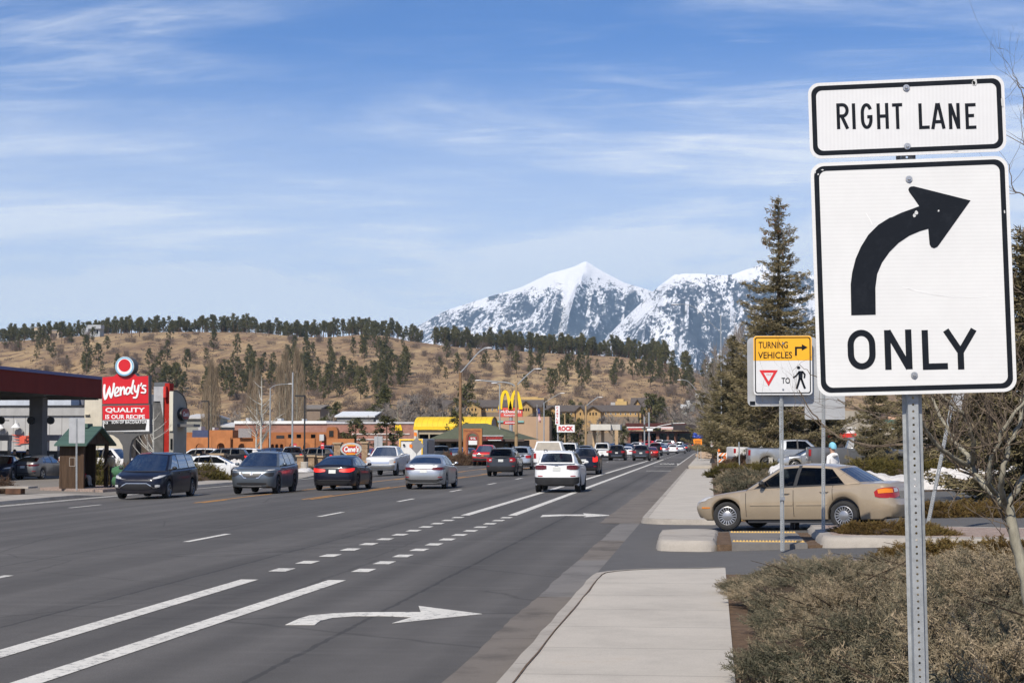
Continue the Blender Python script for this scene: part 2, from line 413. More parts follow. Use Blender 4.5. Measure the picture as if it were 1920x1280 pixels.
def kerbed(name_k, name_w, left, right, y0, y1, end_r, zt=0.0):
 """kerb strip with a battered face, following the walk's road side and its far corner"""
 pts = [(left, y) for y in dense([y0, y1 - end_r], .9)] + arc(left + end_r, y1 - end_r, end_r, 180, 95, 6)[1:]
 pts += [(right, y1 + .25)]
 rows = []
 for i, p in enumerate(pts):
  a, b = Vector(pts[max(0, i - 1)]), Vector(pts[min(len(pts) - 1, i + 1)]); d = (b - a).normalized(); n = Vector((d.y, -d.x)); p = Vector(p)
  k = .01 * math.sin(i * 2.7); low = .0 if i < len(pts) - 9 else .05
  o, i1, i2 = p - n * .0, p + n * .055, p + n * .19
  rows.append([(o.x + k, o.y, zt - .15), (i1.x + k, i1.y, zt - .012), (p.x + n.x * .075 + k, p.y + n.y * .075, zt), (i2.x, i2.y, zt + .002)])
 m = MB(); m.grid(rows); struct(name_k, m, M_CURB, True)
 inner = [(r_[3][0], r_[3][1]) for r_ in rows]
 m = MB(); cq = random.Random(8); m.grid([[(x + j, y, zt + .0045), (x + j + cq.uniform(.008, .020), y, zt + .0045)] for x, y in inner for j in (cq.uniform(-.012, .012),)]); struct('crack', m, M_SOIL)
 m = MB(); m.prism([(x, y, zt - .004) for x, y in inner] + [(right, y0, zt - .004)], (0, 0, -.3)); struct(name_w, m, M_WALK)
kerbed('curb', 'sidewalk', -1.70, .12, -12, 26.1, 1.5)
pts = [(.12, 42.2)] + arc(-.55, 43.4, 1.15, 270, 180, 6) + [(-1.70, y) for y in dense([45, 124], 3)]
m = MB(); rows = []
for i, p in enumerate(pts):
 a, b = Vector(pts[max(0, i - 1)]), Vector(pts[min(len(pts) - 1, i + 1)]); d = (b - a).normalized(); n = Vector((d.y, -d.x))
 rows.append([(p[0], p[1], -.15), (p[0] + n.x * .05, p[1] + n.y * .05, .0), (p[0] + n.x * .19, p[1] + n.y * .19, .003)])
m.grid(rows); struct('curb', m, M_CURB, True)
m = MB(); m.prism([(r_[2][0], r_[2][1], -.002) for r_ in rows] + [(.12, 124, -.002)], (0, 0, -.25)); struct('sidewalk', m, M_WALK)
m = MB(); m.prism([(-1.7, 140, -.02), (.12, 140, -.02), (.12, 330, -.02), (-1.7, 330, -.02)], (0, 0, -.25)); struct('sidewalk', m, M_WALK)
def zd(x): return lerp_tab([(-2.2, -.132), (.1, -.125), (1.0,-.09), (3.2, .0), (6, .06), (60, .10)], x)
def flat(name, pts, mat, dz=0.0, nx=10):
 m = MB(); m.prism([(x, y, zd(x) + dz) for x, y in pts], (0, 0, -.1)); return struct(name, m, mat)
m = MB(); m.grid([[(x, y, zd(x)) for x in (-1.70, -1.0, 0, 3, 6, 14, 60)] for y in (25.0, 32, 43.2)]); struct('driveway', m, M_DRIVE)
m = MB(); m.grid([[(x, y, zd(x)) for x in (1.0, 3, 6, 14, 60)] for y in (43.2, 66)]); struct('parking_lot', m, M_LOT)
m = MB(); m.grid([[(x, y, .085 + (y - 66) * .001) for x in (6, 90)] for y in (66, 150)]); struct('parking_lot', m, M_LOT)
def rough_slab(name, pts, z0, z1, mat):
 P = [Vector(p) for p in pts]; n = len(P); D_ = []; rq = random.Random(5)
 for i in range(n):
  a, b = P[i], P[(i + 1) % n]; k = max(2, int((b - a).length / .22))
  D_ += [a.lerp(b, j / k) for j in range(k)]
 n = len(D_); S_ = [sum((D_[(i + j) % n] for j in (-1, 0, 1)), Vector((0, 0))) / 3 for i in range(n)]; ar_ = sum(a.cross(b) for a, b in zip(S_, S_[1:] + S_[:1])); sg = 1 if ar_ > 0 else -1
 rows = []
 for i in range(n):
  t_ = (S_[(i + 1) % n] - S_[i - 1]).normalized(); o_ = Vector((t_.y, -t_.x)) * sg; p = S_[i]; r_ = []
  for d, z in ((.07, z0), (.05, z1 - .09), (.01, z1 - .03), (-.02, z1), (-.16, z1 + .005)): q_ = p + o_ * (d + rq.uniform(-.018, .018)); r_.append((q_.x, q_.y, z + rq.uniform(-.008, .008)))
  rows.append(r_)
 m = MB(); m.grid(rows + rows[:1], flip=sg < 0); m.add([r_[4] for r_ in rows], [tuple(range(n))]); return struct(name, m, mat, True)
rough_slab('traffic_island', [(-.92, 32.1), (.05, 31.9), (.13, 36.4), (-.35, 36.5), (-.98, 36.2)], -.2, .06, M_CURB)
m = MB(); m.prism([(.12, 32.0, .0), (2.0, 32.0, .0), (2.0, 36.4, .0), (.12, 36.4, .0)], (0, 0, -.15)); struct('mulch_strip', m, M_SOIL)
m = MB(); m.prism([(.38, 31.9, .02), (1.72, 31.9, .02), (1.72, 36.5, .02), (.38, 36.5, .02)], (0, 0, -.15)); struct('ramp', m, M_PAN)
def tactile(y, name='tactile_strip'):
 m = MB(); m.box((1.05, y, .022), (1.3, .13, .008))
 for i in range(22):
  for j in range(4): m.lathe([(.022, 0), (.016, .02)], (.43 + i * .059, y - .045 + j * .03, .026), 6)
 o = m.build(name, plain('tactile_yellow', (.60, .40, .13), .7)); o['kind'] = 'structure'
tactile(32.6); tactile(35.9); tactile(41.5)
rows_ = [(2.0, 31.9), (3.2, 31.6), (6, 31.4), (12, 31.0), (26, 30.4), (26, 33.6), (12, 34.6), (6.5, 35.6), (4.2, 36.4), (2.02, 36.6)]
rough_slab('traffic_island', rows_, -.2, .15, M_CURB)
m = MB(); m.prism([(2.2, 32.5, .162), (6, 32.0, .162), (12, 31.7, .162), (25, 31.2, .162), (25, 33.2, .162), (12, 34.2, .162), (6.3, 35.2, .162), (4, 36.0, .162), (2.2, 36.2, .162)], (0, 0, -.02)); struct('gravel_bed', m, M_GRAV)
m = MB(); m.grid([[(x, y, z) for y, z in ((26.9, -.05), (26.95, .10), (27.12, .115), (27.25, .10))] for x in dense([2.4, 6, 14, 30], 1.0)], flip=True); struct('curb', m, M_CURB)
m = MB(); m.grid([[(x, y, .095 if x > .9 else -.03) for x in (.12, .9, 3, 8, 30)] for y in (-12, 10, 20, 25.2)]); struct('mulch_bed', m, M_SOIL)
m = MB(); m.prism([(1.4, 25.2, .10), (30, 25.2, .10), (30, 27.0, .10), (3.4, 26.95, .10), (2.0, 26.6, .10)], (0, 0, -.2)); struct('gravel_bed', m, M_GRAV)
m = MB(); m.prism([(.12, 43.3, .0), (2.6, 44.2, .02), (3.2, 60, .06), (9, 66, .09), (9, 100, .09), (.12, 100, .0)], (0, 0, -.2)); struct('mulch_bed', m, M_SOIL)
m = MB(); m.prism([(.14, 100, .01), (9, 92, .1), (20, 96, .12), (14, 118, .12), (6, 126, .11), (.14, 122, .01)], (0, 0, -.2)); struct('lawn', m, M_LAWN)
m = MB(); m.grid([[(x, y, .02) for x in (.14, 4, 9)] for y in (126, 160, 330)]); struct('mulch_bed', m, M_SOIL)
m = MB()
for a, b in ((-20, 73), (79, 99), (108, 340)):
 rows = []
 for y in dense([a, b], 4):
  e = .0 if a + .5 < y < b - .5 else .13
  rows.append([(-25.4, y, -.425), (-25.45, y, -.29 - e), (-25.6, y, -.285 - e), (-27.6, y, -.27 - e * .5)])
 m.grid(rows, flip=True)
struct('sidewalk', m, M_CURB)
m = MB(); m.grid([[(x, y, -.45 + (x + 28) * .001 if x < -27.6 else -.415) for x in (-70, -27.6, -25.38)] for y in (40, 79, 110, 340)]); struct('parking_lot', m, asphalt('tan_lot_asphalt', (.21, .19, .165), tracks=False))
p0 = [(-31.5, 80.5), (-27.2, 77.0), (-27.0, 79.5), (-27.2, 90), (-30.8, 90)]
m = MB(); m.prism([(x, y, -.30) for x, y in p0], (0, 0, -.15)); struct('gravel_bed', m, M_GRAV)
def ribbon(m, xf, y0, y1, wd, dz=.006, step=3.0):
 rows = []
 for y in dense([y0, y1], step):
  x = xf(y) if callable(xf) else xf; b = bend(y)
  rows.append([(x - wd / 2 + b, y, zr(x, y) + dz), (x + wd / 2 + b, y, zr(x, y) + dz)])
 m.grid(rows)
XL = lambda y: -6.62; XR = lambda y: -5.33 - .30 * max(0, (25 - y) / 12)
m = MB()
for X in (XL, XR): ribbon(m, X, 3, 25, .26); ribbon(m, X, 47.5, 205, .24)
for k in range(12):
 for X in (XL, XR): ribbon(m, X, 26.6 + k * 1.75, 27.28 + k * 1.75, .27, step=.3)
for k in range(-2, 32): ribbon(m, -10.42, 34.4 + k * 12.05, 37.5 + k * 12.05, .15)
for k in range(10):
 for X in (-6.62, -5.33): ribbon(m, X, 212 + k * 12.05, 215.1 + k * 12.05, .18)
for k in range(30): ribbon(m, -20.9, 56 + k * 12.05, 59 + k * 12.05, .14)
ribbon(m, -24.55, -10, 330, .13); ribbon(m, -24.9, -10, 76, .13)
ribbon(m, lambda y: -2.75 - .0 * y, 150, 330, .14)
struct('lane_markings', m, M_WHITE)
m = MB(); ribbon(m, -14.0, 61, 420, .13); ribbon(m, -17.3, 58, 420, .13)
for k in range(30): ribbon(m, -14.28, 61 + k * 12.2, 66 + k * 12.2, .13); ribbon(m, -17.02, 58 + k * 12.2, 61 + k * 12.2, .13)
struct('lane_markings', m, M_YEL)
def ground_poly(pix):
 m = MB(); pts = [ground_at(x, y) for x, y in pix]
 m.prism([(p.x, p.y, zr(p.x) + .007) for p in pts], (0, 0, -.004)); return m
A1 = [(1070, 503), (1120, 480), (1160, 468), (1250, 460), (1340, 456), (1450, 455), (1578, 455), (1570, 432), (1808, 462), (1470, 497), (1545, 474), (1440, 470), (1330, 470), (1250, 476), (1200, 488), (1180, 503)]
struct('turn_arrow_marking', ground_poly([(x / 2, 920 + y / 2) for x, y in A1]), M_WHITE)
A2 = [(362, 285), (375, 273), (470, 270), (625, 270), (618, 262), (798, 275), (622, 286), (640, 278), (520, 277), (400, 283)]
struct('turn_arrow_marking', ground_poly([(900 + x / 3.2, 880 + y / 3.2) for x, y in A2]), M_WHITE)
m = MB()
for y, x0, x1, d in ((122, -4.4, -2.55, .5), (145, -4.6, -2.7, .5), (190, -4.5, -2.8, .4)): m.grid([[(x0, y, -.134), (x1, y, -.134)], [(x0, y + d * 2, -.134), (x1, y + d * 2, -.134)]])
struct('lane_markings', m, M_WHITE)
m = MB(); put_text(m, 'ONLY', (-3.6, 162, -.133), 1.9, 8, (1, 0, 0), (0, 1, 0), bold=.03); struct('lane_markings', m, M_WHITE)
from mathutils import noise as mn
def tab(t, x): return lerp_tab(t, x)
CREST = [(-700, 640), (-250, 640), (0, 641), (100, 634), (200, 625), (330, 622), (480, 623), (560, 632), (620, 632), (680, 627), (720, 629), (760, 638), (850, 650), (950, 657), (1050, 663), (1150, 668), (1230, 676), (1290, 694), (1340, 712), (1420, 722), (1600, 730), (1900, 735), (2600, 740)]
D0, D1 = 640.0, 1420.0
def hill_z(px, D):
 """terrain height on the line of sight through photo column px (taken at the horizon) at distance D"""
 yc = tab(CREST, px); zc = at(px, yc, D1).z; z0 = 5.5
 t = (D - D0) / (D1 - D0)
 if t <= 1:
  t = max(0, t); s = .55 * t + .45 * (t * t * (3 - 2 * t)); z = z0 + (zc - z0) * s
  bump = (mn.noise(Vector((px * .006, D * .006, 1))) * 5 + mn.noise(Vector((px * .02, D * .013, 4))) * 2.2) * min(1, t * 3) * min(1, (1 - t) * 2.2)
  return z + bump
 return zc - (D - D1) * .05 + mn.noise(Vector((px * .01, D * .004, 2))) * 1.0
def hill_pt(px, D):
 return Vector((at(px, VY, D).x, D, hill_z(px, D)))
pxs = list(range(-900, 2700, 14)); ds = [600 + i * 16 for i in range(54)] + [1480, 1560, 1700, 2000]
m = MB(); rows = []
for D in ds:
 rows.append([(lambda p: (p.x, p.y, p.z if D > 640 else -6.0))(hill_pt(px, D)) for px in pxs])
m.grid(rows)
t = NT('hill_grass'); v = t.coord()
n1 = t.noise(.012, 6, .65, t.coord((1, .22, .9))); n2 = t.noise(.07, 7, .72, t.coord((1, .16, .9))); n3 = t.noise(.33, 5, .8, t.coord((1, .14, .9)))
n4 = t.noise(1, 5, .7, t.coord((.02, .006, .03)))
c = t.ramp(n1, [(.3, (.27, .175, .10)), (.48, (.40, .28, .155)), (.68, (.50, .365, .20))])
c = t.mix(t.ramp(n2, [(.43, 0.0), (.60, .85)]), c, (.19, .125, .085))
c = t.mix(.75, c, t.ramp(n3, [(.3, .55), (.65, 1.2)]), 'MULTIPLY'); c = t.mix(t.ramp(n4, [(.55, 0.0), (.7, .5)]), c, (.25, .125, .07))
t.bump(n2, .6, 4.0)
struct('hill', m, t.out(c, .95, 0, .1), True)
def massif(name, sky, Dr, Df, zf, ridges, seed, pxr):
 m = MB(); nr = 60; cols = [pxr[0] + (pxr[1] - pxr[0]) * i / 150 for i in range(151)]
 rows = []
 for j in range(nr + 1):
  t = j / nr; row = []                   
  for px in cols:
   D = Df + (Dr - Df) * t
   zc = at(px, tab(sky, px), Dr).z
   s = .40 * t + .60 * t ** 1.9
   z = zf + (zc - zf) * s
   x = at(px, VY, Dr).x            
   u = px / 30.0
   w_ = math.sin(math.pi * min(1, t * 1.02)) ** .8
   wob = mn.noise(Vector((u * .5, t * 3, seed))) * 1.2
   g = 0
   for (p0, k, wd, amp) in ridges:     
    q = (px - (p0 + k * (1 - t) * 100)) / wd; g += amp * math.exp(-q * q)
   z += w_ * (g + 95 * mn.noise(Vector((u * .8 + wob, t * 2.2, seed + 3))) + 48 * mn.noise(Vector((u * 2.6 + wob * 2, t * 4, seed + 5))) + 22 * mn.noise(Vector((u * 7, t * 11, seed + 7))))
   row.append((x, D, z))
  rows.append(row)
 for k, (dd, dz) in enumerate(((500, 260), (1400, 700))):
  rows.append([(p[0], Dr + dd, max(0, p[2] - dz)) for p in rows[nr]])
 m.grid(rows); return struct(name, m, M_MTN, True)
t = NT('mountain_snow_forest'); v = t.coord()
geo = t.n('NewGeometry'); sp_ = t.n('SeparateXYZ'); t.l(geo.outputs['Position'], sp_.inputs[0]); nz_ = t.n('SeparateXYZ'); t.l(geo.outputs['Normal'], nz_.inputs[0])
hgt = t.n('MapRange'); hgt.inputs[1].default_value = 380; hgt.inputs[2].default_value = 1130; t.l(sp_.outputs[2], hgt.inputs[0])
streak = t.noise(1, 6, .7, t.coord((.011, .0022, .0045)), .5); fine = t.noise(1, 6, .8, t.coord((.04, .010, .026)), .5); blob_ = t.noise(1, 4, .6, t.coord((.0022, .0009, .0026)), .8); speck = t.noise(1, 3, .8, t.coord((.09, .02, .05)))
s = t.math('ADD', t.math('ADD', t.math('MULTIPLY', streak, .75), t.math('MULTIPLY', fine, 1.5)), t.math('ADD', t.math('MULTIPLY', blob_, .8), t.math('MULTIPLY', speck, .55)))
hh = t.ramp(hgt.outputs[0], [(0.0, .26), (.12, .20), (.35, .17), (.62, .22), (.82, .36), (1.0, .66)])
s = t.math('ADD', s, t.math('MULTIPLY', hh, 1.0)); s = t.math('ADD', s, t.math('MULTIPLY', nz_.outputs[0], -.12))
k = t.ramp(t.math('MULTIPLY', t.math('SUBTRACT', s, 1.89), 3.0), [(.40, 0.0), (.56, 1.0)])
forest = t.ramp(fine, [(.3, (.04, .052, .07)), (.7, (.085, .10, .13))])
c = t.mix(k, forest, (.86, .87, .90)); M_MTN = t.out(c, .9, 0, .1)
SKY_L = [(700, 632), (782, 611), (835, 582), (910, 558), (970, 541), (985, 535), (1030, 513), (1060, 505), (1079, 499), (1099, 489), (1118, 501), (1135, 511), (1172, 530), (1210, 541), (1260, 560), (1330, 600), (1420, 660), (1500, 700)]
SKY_R = [(1040, 760), (1090, 700), (1130, 640), (1165, 604), (1190, 580), (1236, 537), (1266, 515), (1285, 513), (1322, 513), (1345, 516), (1375, 515), (1397, 507), (1431, 495), (1450, 499), (1520, 515), (1600, 525), (1700, 548), (1800, 575), (1900, 600), (2000, 640), (2150, 700)]
massif('mountain', SKY_L, 11500, 8600, 150, [(1099, 0.35, 30, 40), (1065, -.2, 18, 45), (1130, .5, 16, 45), (1040, -.5, 14, 35), (1099, -.9, 30, 60), (990, -.5, 40, 80), (1190, -1.1, 16, 50), (880, -.3, 50, 60)], 3, (690, 1500))
massif('mountain', SKY_R, 9800, 7600, 130, [(1266, -.9, 34, 90), (1330, -.2, 36, 60), (1431, -.2, 40, 90), (1530, .2, 60, 80), (1230, -.7, 26, 40)], 11, (1045, 2150))
m = MB(); m.span((-9000, -400, -3), (7000, 13800, 1330))
t = NT('mountain_air'); nt = t.t; pv = t.n('VolumePrincipled'); pv.inputs['Color'].default_value = (.46, .72, 1.0, 1); pv.inputs['Density'].default_value = 4.6e-5; pv.inputs['Anisotropy'].default_value = 0
nt.nodes.remove(t.b); t.l(pv.outputs[0], nt.nodes['Material Output'].inputs['Volume'])
tag(m.build('haze', t.m), kind='stuff')
def sheeting(name, c, lines='Z'):
 t = NT(name); v = t.coord(); sx = t.n('SeparateXYZ'); t.l(v, sx.inputs[0])
 wv = t.n('TexWave', Scale=22, Distortion=.6, Detail=2); wv.bands_direction = lines; t.l(v, wv.inputs['Vector'])
 n = t.noise(5, 6, .7, v); sc = t.noise(1, 7, .8, t.coord((3, 3, 26), (0, .3, 0)))
 col = t.mix(.5, c, t.ramp(wv.outputs['Fac'], [(.3, .94), (.7, 1.02)]), 'MULTIPLY')
 col = t.mix(.5, col, t.ramp(n, [(.3, .90), (.65, 1.03)]), 'MULTIPLY')
 col = t.mix(t.ramp(sc, [(.70, 0.0), (.78, .35)]), col, tuple(x * .75 for x in c))
 return t.out(col, .42, 0, .5)
M_SHW = sheeting('white_sheeting', (.70, .71, .71)); M_SHW2 = sheeting('white_sheeting_upright', (.68, .69, .70), 'X')
M_SHY = sheeting('yellow_sheeting', (.86, .43, .015))
t = NT('sign_black'); v = t.coord(); n = t.noise(14, 8, .85, v)
M_SBLK = t.out(t.ramp(n, [(.5, (.013, .016, .022)), (.74, (.022, .026, .034)), (.82, (.07, .075, .08))]), .6, 0, .04)
t = NT('galvanised'); v = t.coord(); vo = t.n('TexVoronoi', Scale=60); t.l(v, vo.inputs['Vector']); n = t.noise(5, 6, .7, v)
c = t.mix(.5, t.ramp(n, [(.3, (.28, .30, .31)), (.7, (.44, .46, .47))]), t.ramp(vo.outputs['Distance'], [(.0, .8), (.6, 1.1)]), 'MULTIPLY')
M_GALV = t.out(c, .55, .55)
M_ALU = plain('bare_aluminium', (.42, .43, .44), .5, .35, .1, 4)
M_HOLE = plain('post_cavity', (.02, .02, .02), .9, 0, 0)
M_BOLT = plain('zinc_bolt', (.5, .5, .5), .35, .9, .1)
M_SRED = plain('sign_red', (.62, .02, .025), .45, 0, .06)
def channel_post(name, p0, p1, wd, parent, hole=.0254, nh=None, dia=.0095, dep=.035):
 """perforated steel post from p0 up to p1, its web turned to the traffic"""
 p0, p1 = Vector(p0), Vector(p1); L = (p1 - p0).length; u = (p1 - p0).normalized(); r = Vector((1, 0, 0)); r = (r - u * r.dot(u)).normalized(); n = r.cross(u) 
 if n.y > 0: n = -n
 m = MB(); w2 = wd * .26
 def P(a, b, d): return p0 + r * a + u * b + n * d
 k = int(L / hole); h = L / k; seg = 8
 for i in range(k):                    
  b0 = i * h; o = []; e = []
  for s_ in range(seg):
   q = 2 * math.pi * (s_ + .5) / seg; ca, sa = math.cos(q), math.sin(q); o.append(P(ca * dia / 2, b0 + h / 2 + sa * dia / 2, 0))
   f = min(w2 / max(abs(ca), 1e-6), h / 2 / max(abs(sa), 1e-6)); e.append(P(ca * f, b0 + h / 2 + sa * f, 0))
  vs = o + e + [p - n * .003 for p in o]
  m.add(vs, [(s_, (s_ + 1) % seg, (s_ + 1) % seg + seg, s_ + seg) for s_ in range(seg)] + [(s_, s_ + 2 * seg, (s_ + 1) % seg + 2 * seg, (s_ + 1) % seg) for s_ in range(seg)])
  for sx in (-1, 1):
   for sz in (0, 1):
    pass
  cs = [P(-w2, b0, 0), P(w2, b0, 0), P(w2, b0 + h, 0), P(-w2, b0 + h, 0)]
  idx = [4, 6, 0, 2]
  ang = [225, 315, 45, 135]
  for c_, a_ in zip(cs, ang):
   j = int(((a_ / 360 * seg) - .5)) % seg; m.add([c_, e[j], e[(j + 1) % seg]], [(0, 1, 2)])
 prof = [(-w2, 0), (-w2 - wd * .07, -dep), (-wd / 2, -dep - .002), (-wd / 2, -dep - .005), (-w2 - wd * .11, -dep - .003), (-w2 - .004, -.004)]
 for sx in (-1, 1):
  for (a, b), (c_, d_) in zip(prof[:4], prof[1:5]):
   m.add([P(a * sx, 0, b), P(c_ * sx, 0, d_), P(c_ * sx, L, d_), P(a * sx, L, b)], [(0, 1, 2, 3)])
 return m.build(name, M_GALV, parent)
def bolt(m, c, r=.011):
 m.lathe([(r * 1.5, 0), (r * 1.5, -.003), (r * 1.4, -.004)], c, 14, 'Y', 0); m.lathe([(r * .75, -.004), (r * .75, -.011), (r * .5, -.013)], c, 6, 'Y', 0)
YS_ = 6.80; TILT = R(1.3)
s0 = at(1712, 742, YS_); base = Vector((s0.x + .012, YS_, -.05))
big = thing('lane_sign', base, 'tall white sign reading RIGHT LANE over a black curved arrow and ONLY', 'road sign')
def tl(px, py):
 """photo pixel on the sign's plane -> sign coordinates (x, z) with the sign's own lean taken out"""
 p = at(px, py, YS_) - s0; c_, s_ = math.cos(TILT), math.sin(TILT)
 return (p.x * c_ - p.z * s_, p.x * s_ + p.z * c_)
RM = Matrix.Rotation(-TILT, 4, 'Y') if False else None
def un(x, y, z):
 c_, s_ = math.cos(TILT), math.sin(TILT)
 return (s0.x + x * c_ + z * s_, y, s0.z - x * s_ + z * c_)
def lean(mb):
 mb.v = [un(v[0], v[1], v[2]) for v in mb.v]; return mb
TILT = -TILT
q0, q1 = tl(1515, 158), tl(1882, 292); q2, q3 = tl(1521, 312), tl(1897, 738)
def panel_dims(c): 
 p = [tl(*k) for k in c]; x0 = (p[0][0] + p[3][0]) / 2; x1 = (p[1][0] + p[2][0]) / 2; z1 = (p[0][1] + p[1][1]) / 2; z0 = (p[2][1] + p[3][1]) / 2
 return x0, x1, z0, z1
up_ = panel_dims([(1513, 156), (1880, 149), (1884, 292), (1518, 297)]); lo_ = panel_dims([(1517, 307), (1890, 297), (1900, 735), (1533, 743)])
Y0 = YS_ - .04
def sign_face(dims, mat, name, bw=.018, inset=.012, rad=.042):
 x0, x1, z0, z1 = dims; cx_, cz_ = (x0 + x1) / 2, (z0 + z1) / 2; w_, h_ = x1 - x0, z1 - z0
 m = MB(); plate(m, rrect(w_, h_, rad, 8, cx_, cz_), Y0, Y0 + .0025); pn = lean(m).build(name, mat, big)
 a = rrect(w_ - 2 * inset, h_ - 2 * inset, rad - inset * .7, 8, cx_, cz_); b = rrect(w_ - 2 * inset - 2 * bw, h_ - 2 * inset - 2 * bw, rad - inset * .7 - bw * .6, 8, cx_, cz_)
 m = MB(); n = len(a); m.add([(x, Y0 - .0008, z) for x, z in a + b], [(i, (i + 1) % n, (i + 1) % n + n, i + n) for i in range(n)]); lean(m).build('border', M_SBLK, pn)
 return pn
pn1 = sign_face(up_, M_SHW2, 'upper_panel'); pn2 = sign_face(lo_, M_SHW, 'lower_panel', .019, .013, .048)
def letters(word, x, z, h, wd, adv, parent, Y, sw, mat, dims=None, name='lettering', fin=None):
 m = MB(); k = [0]
 def S(pts, closed=False, w=None):
  k[0] += 1; stroke(m, [(x + a * wd, z + b * h) for a, b in pts], w or sw, (0, Y - .0010 - k[0] * .00006, 0), 0, closed)
 def ell(cx_, cz_, rx, rz, a0, a1, n=14): return [(cx_ + rx * math.cos(R(a0 + (a1 - a0) * i / n)), cz_ + rz * math.sin(R(a0 + (a1 - a0) * i / n))) for i in range(n + 1)]
 e = sw / 2 / h; f = sw / 2 / wd
 for ch, ad in zip(word, adv):
  if ch == 'R': S([(f, 0), (f, 1)]); S([(f, 1 - e), (.5, 1 - e)] + ell(.5, .72 , .5 - f, .28 - e, 90, -90, 10) + [(f, .44 + e)]); S([(.45, .46), (1 - f, 0)])
  elif ch == 'I': S([(f, 0), (f, 1)])
  elif ch == 'G': S(ell(.5, .62, .5 - f, .38 - e, 25, 180, 12) + ell(.5, .38, .5 - f, .38 - e, 180, 360, 14) + [(1 - f, .5)]); S([(.55, .47), (1, .47)])
  elif ch == 'H': S([(f, 0), (f, 1)]); S([(1 - f, 0), (1 - f, 1)]); S([(0, .5), (1, .5)])
  elif ch == 'T': S([(0, 1 - e), (1, 1 - e)]); S([(.5, 0), (.5, 1)])
  elif ch == 'L': S([(f, 0), (f, 1)]); S([(0, e), (1, e)])
  elif ch == 'A': S([(f * .8, 0), (.5 - f * .3, 1)]); S([(1 - f * .8, 0), (.5 + f * .3, 1)]); S([(.2, .28), (.8, .28)])
  elif ch == 'N': S([(f, 0), (f, 1)]); S([(1 - f, 0), (1 - f, 1)]); S([(f * 1.1, 1 - e * .3), (1 - f * 1.1, e * .3)])
  elif ch == 'E': S([(f, 0), (f, 1)]); S([(0, e), (1, e)]); S([(0, 1 - e), (1, 1 - e)]); S([(0, .52), (.82, .52)])
  elif ch == 'O': S(ell(.5, .5 + .12, .5 - f, .38 - e, 0, 180, 14) + ell(.5, .5 - .12, .5 - f, .38 - e, 180, 360, 14), True)
  elif ch == 'Y': S([(f * .9, 1), (.5, .44)]); S([(1 - f * .9, 1), (.5, .44)]); S([(.5, 0), (.5, .48)])
  x += ad
 if fin: fin(m)
 return m.build(name, mat, parent)
def row(px0, py0, px1, py1):
 a, b = tl(px0, py0), tl(px1, py1); return a[0], a[1], b[0] - a[0], b[1] - a[1]
PX = 480.0
def word(letter_px, ztop, zbot, sw, parent):
 for ch, a, b in letter_px:
  p, q_ = tl(a, zbot), tl(b, zbot); t0 = tl(a, ztop)
  slope = (-8 / 353) * (a - letter_px[0][1]); dz = -slope / PX
  letters(ch, p[0], p[1], t0[1] - p[1], q_[0] - p[0], [0], parent, Y0, sw, M_SBLK, fin=lean)
word([('R', 1568, 1591), ('I', 1597, 1610), ('G', 1613, 1635), ('H', 1643, 1665), ('T', 1672, 1691), ('L', 1721, 1741), ('A', 1744, 1770), ('N', 1777, 1798), ('E', 1808, 1828)], 198, 246, .0125, pn1)
word([('O', 1589, 1641), ('N', 1658, 1709), ('L', 1728, 1775), ('Y', 1768, 1831)], 620, 694, .0235, pn2)
def apx(x, y): return tl(1500 + x / 4.571, 130 + y / 4.571)
def bpx(x, y): return tl(1500 + x / 3.555, 400 + y / 3.555)
arw = [bpx(336, 684), bpx(332, 480), bpx(342, 400), bpx(365, 310), bpx(400, 230), bpx(450, 150), bpx(515, 85), bpx(590, 38), apx(775, 1280), apx(860, 1240), apx(950, 1208), apx(1011, 1185), apx(965, 1118), apx(928, 1068), apx(918, 1045), apx(924, 1028), apx(940, 1018), apx(965, 1016), apx(1030, 1032), apx(1448, 1137), bpx(1068, 5), bpx(917, 218), bpx(905, 232), bpx(885, 241), bpx(866, 234), bpx(855, 215), bpx(846, 112), bpx(790, 128), bpx(720, 158), bpx(650, 205), bpx(590, 265), bpx(540, 335), bpx(508, 410), bpx(496, 500), bpx(498, 680)]
arw = arw[:20] + arw[21:]
m = MB(); plate(m, arw, Y0 - .0012, Y0 - .0004); lean(m).build('arrow', M_SBLK, pn2)
for (px, py, a, b) in ((1825, 158, 6, 9), (1876, 195, 2.5, 14), (1716, 402, 5, 5), (1712, 407, 3, 4), (1822, 160, 4, 5), (1757, 398, 2, 2), (1527, 326, 2, 3), (1533, 330, 2, 2), (1541, 322, 3, 1.5), (1880, 400, 1.2, 4), (1790, 286, 6, 1.2)):
 m = MB(); c_ = tl(px, py); pts = [(c_[0] + a / PX * math.cos(k * 1.047 + px) * rnd.uniform(.6, 1.1), c_[1] + b / PX * math.sin(k * 1.047 + px) * rnd.uniform(.6, 1.1)) for k in range(6)]
 plate(m, pts, Y0 - .0024, Y0 - .0016); lean(m).build('chipped_spot', plain('bare_backing', (.55, .56, .56), .4), big)
for (pa, pb) in (((1690, 540), (1790, 560)), ((1700, 543), (1760, 556)), ((1622, 402), (1634, 424)), ((1790, 558), (1850, 557))):
 m = MB(); stroke(m, [tl(*pa), tl((pa[0] + pb[0]) / 2 + 2, (pa[1] + pb[1]) / 2 + 2), tl(*pb)], .0025, (0, Y0 - .0006, 0)); lean(m).build('scratch', plain('pale_scratch', (.83, .84, .84), .4), pn2)
for (px, py), p_ in (((1697, 169), pn1), ((1699, 278), pn1), ((1702, 339), pn2), ((1712, 704), pn2)):
 c_ = tl(px, py); m = MB(); bolt(m, (c_[0], Y0 - .001, c_[1]), .0085); lean(m).build('bolt', M_BOLT, p_, True)
pb, pt_ = at(1728, 1390, YS_), at(1697, 165, YS_)
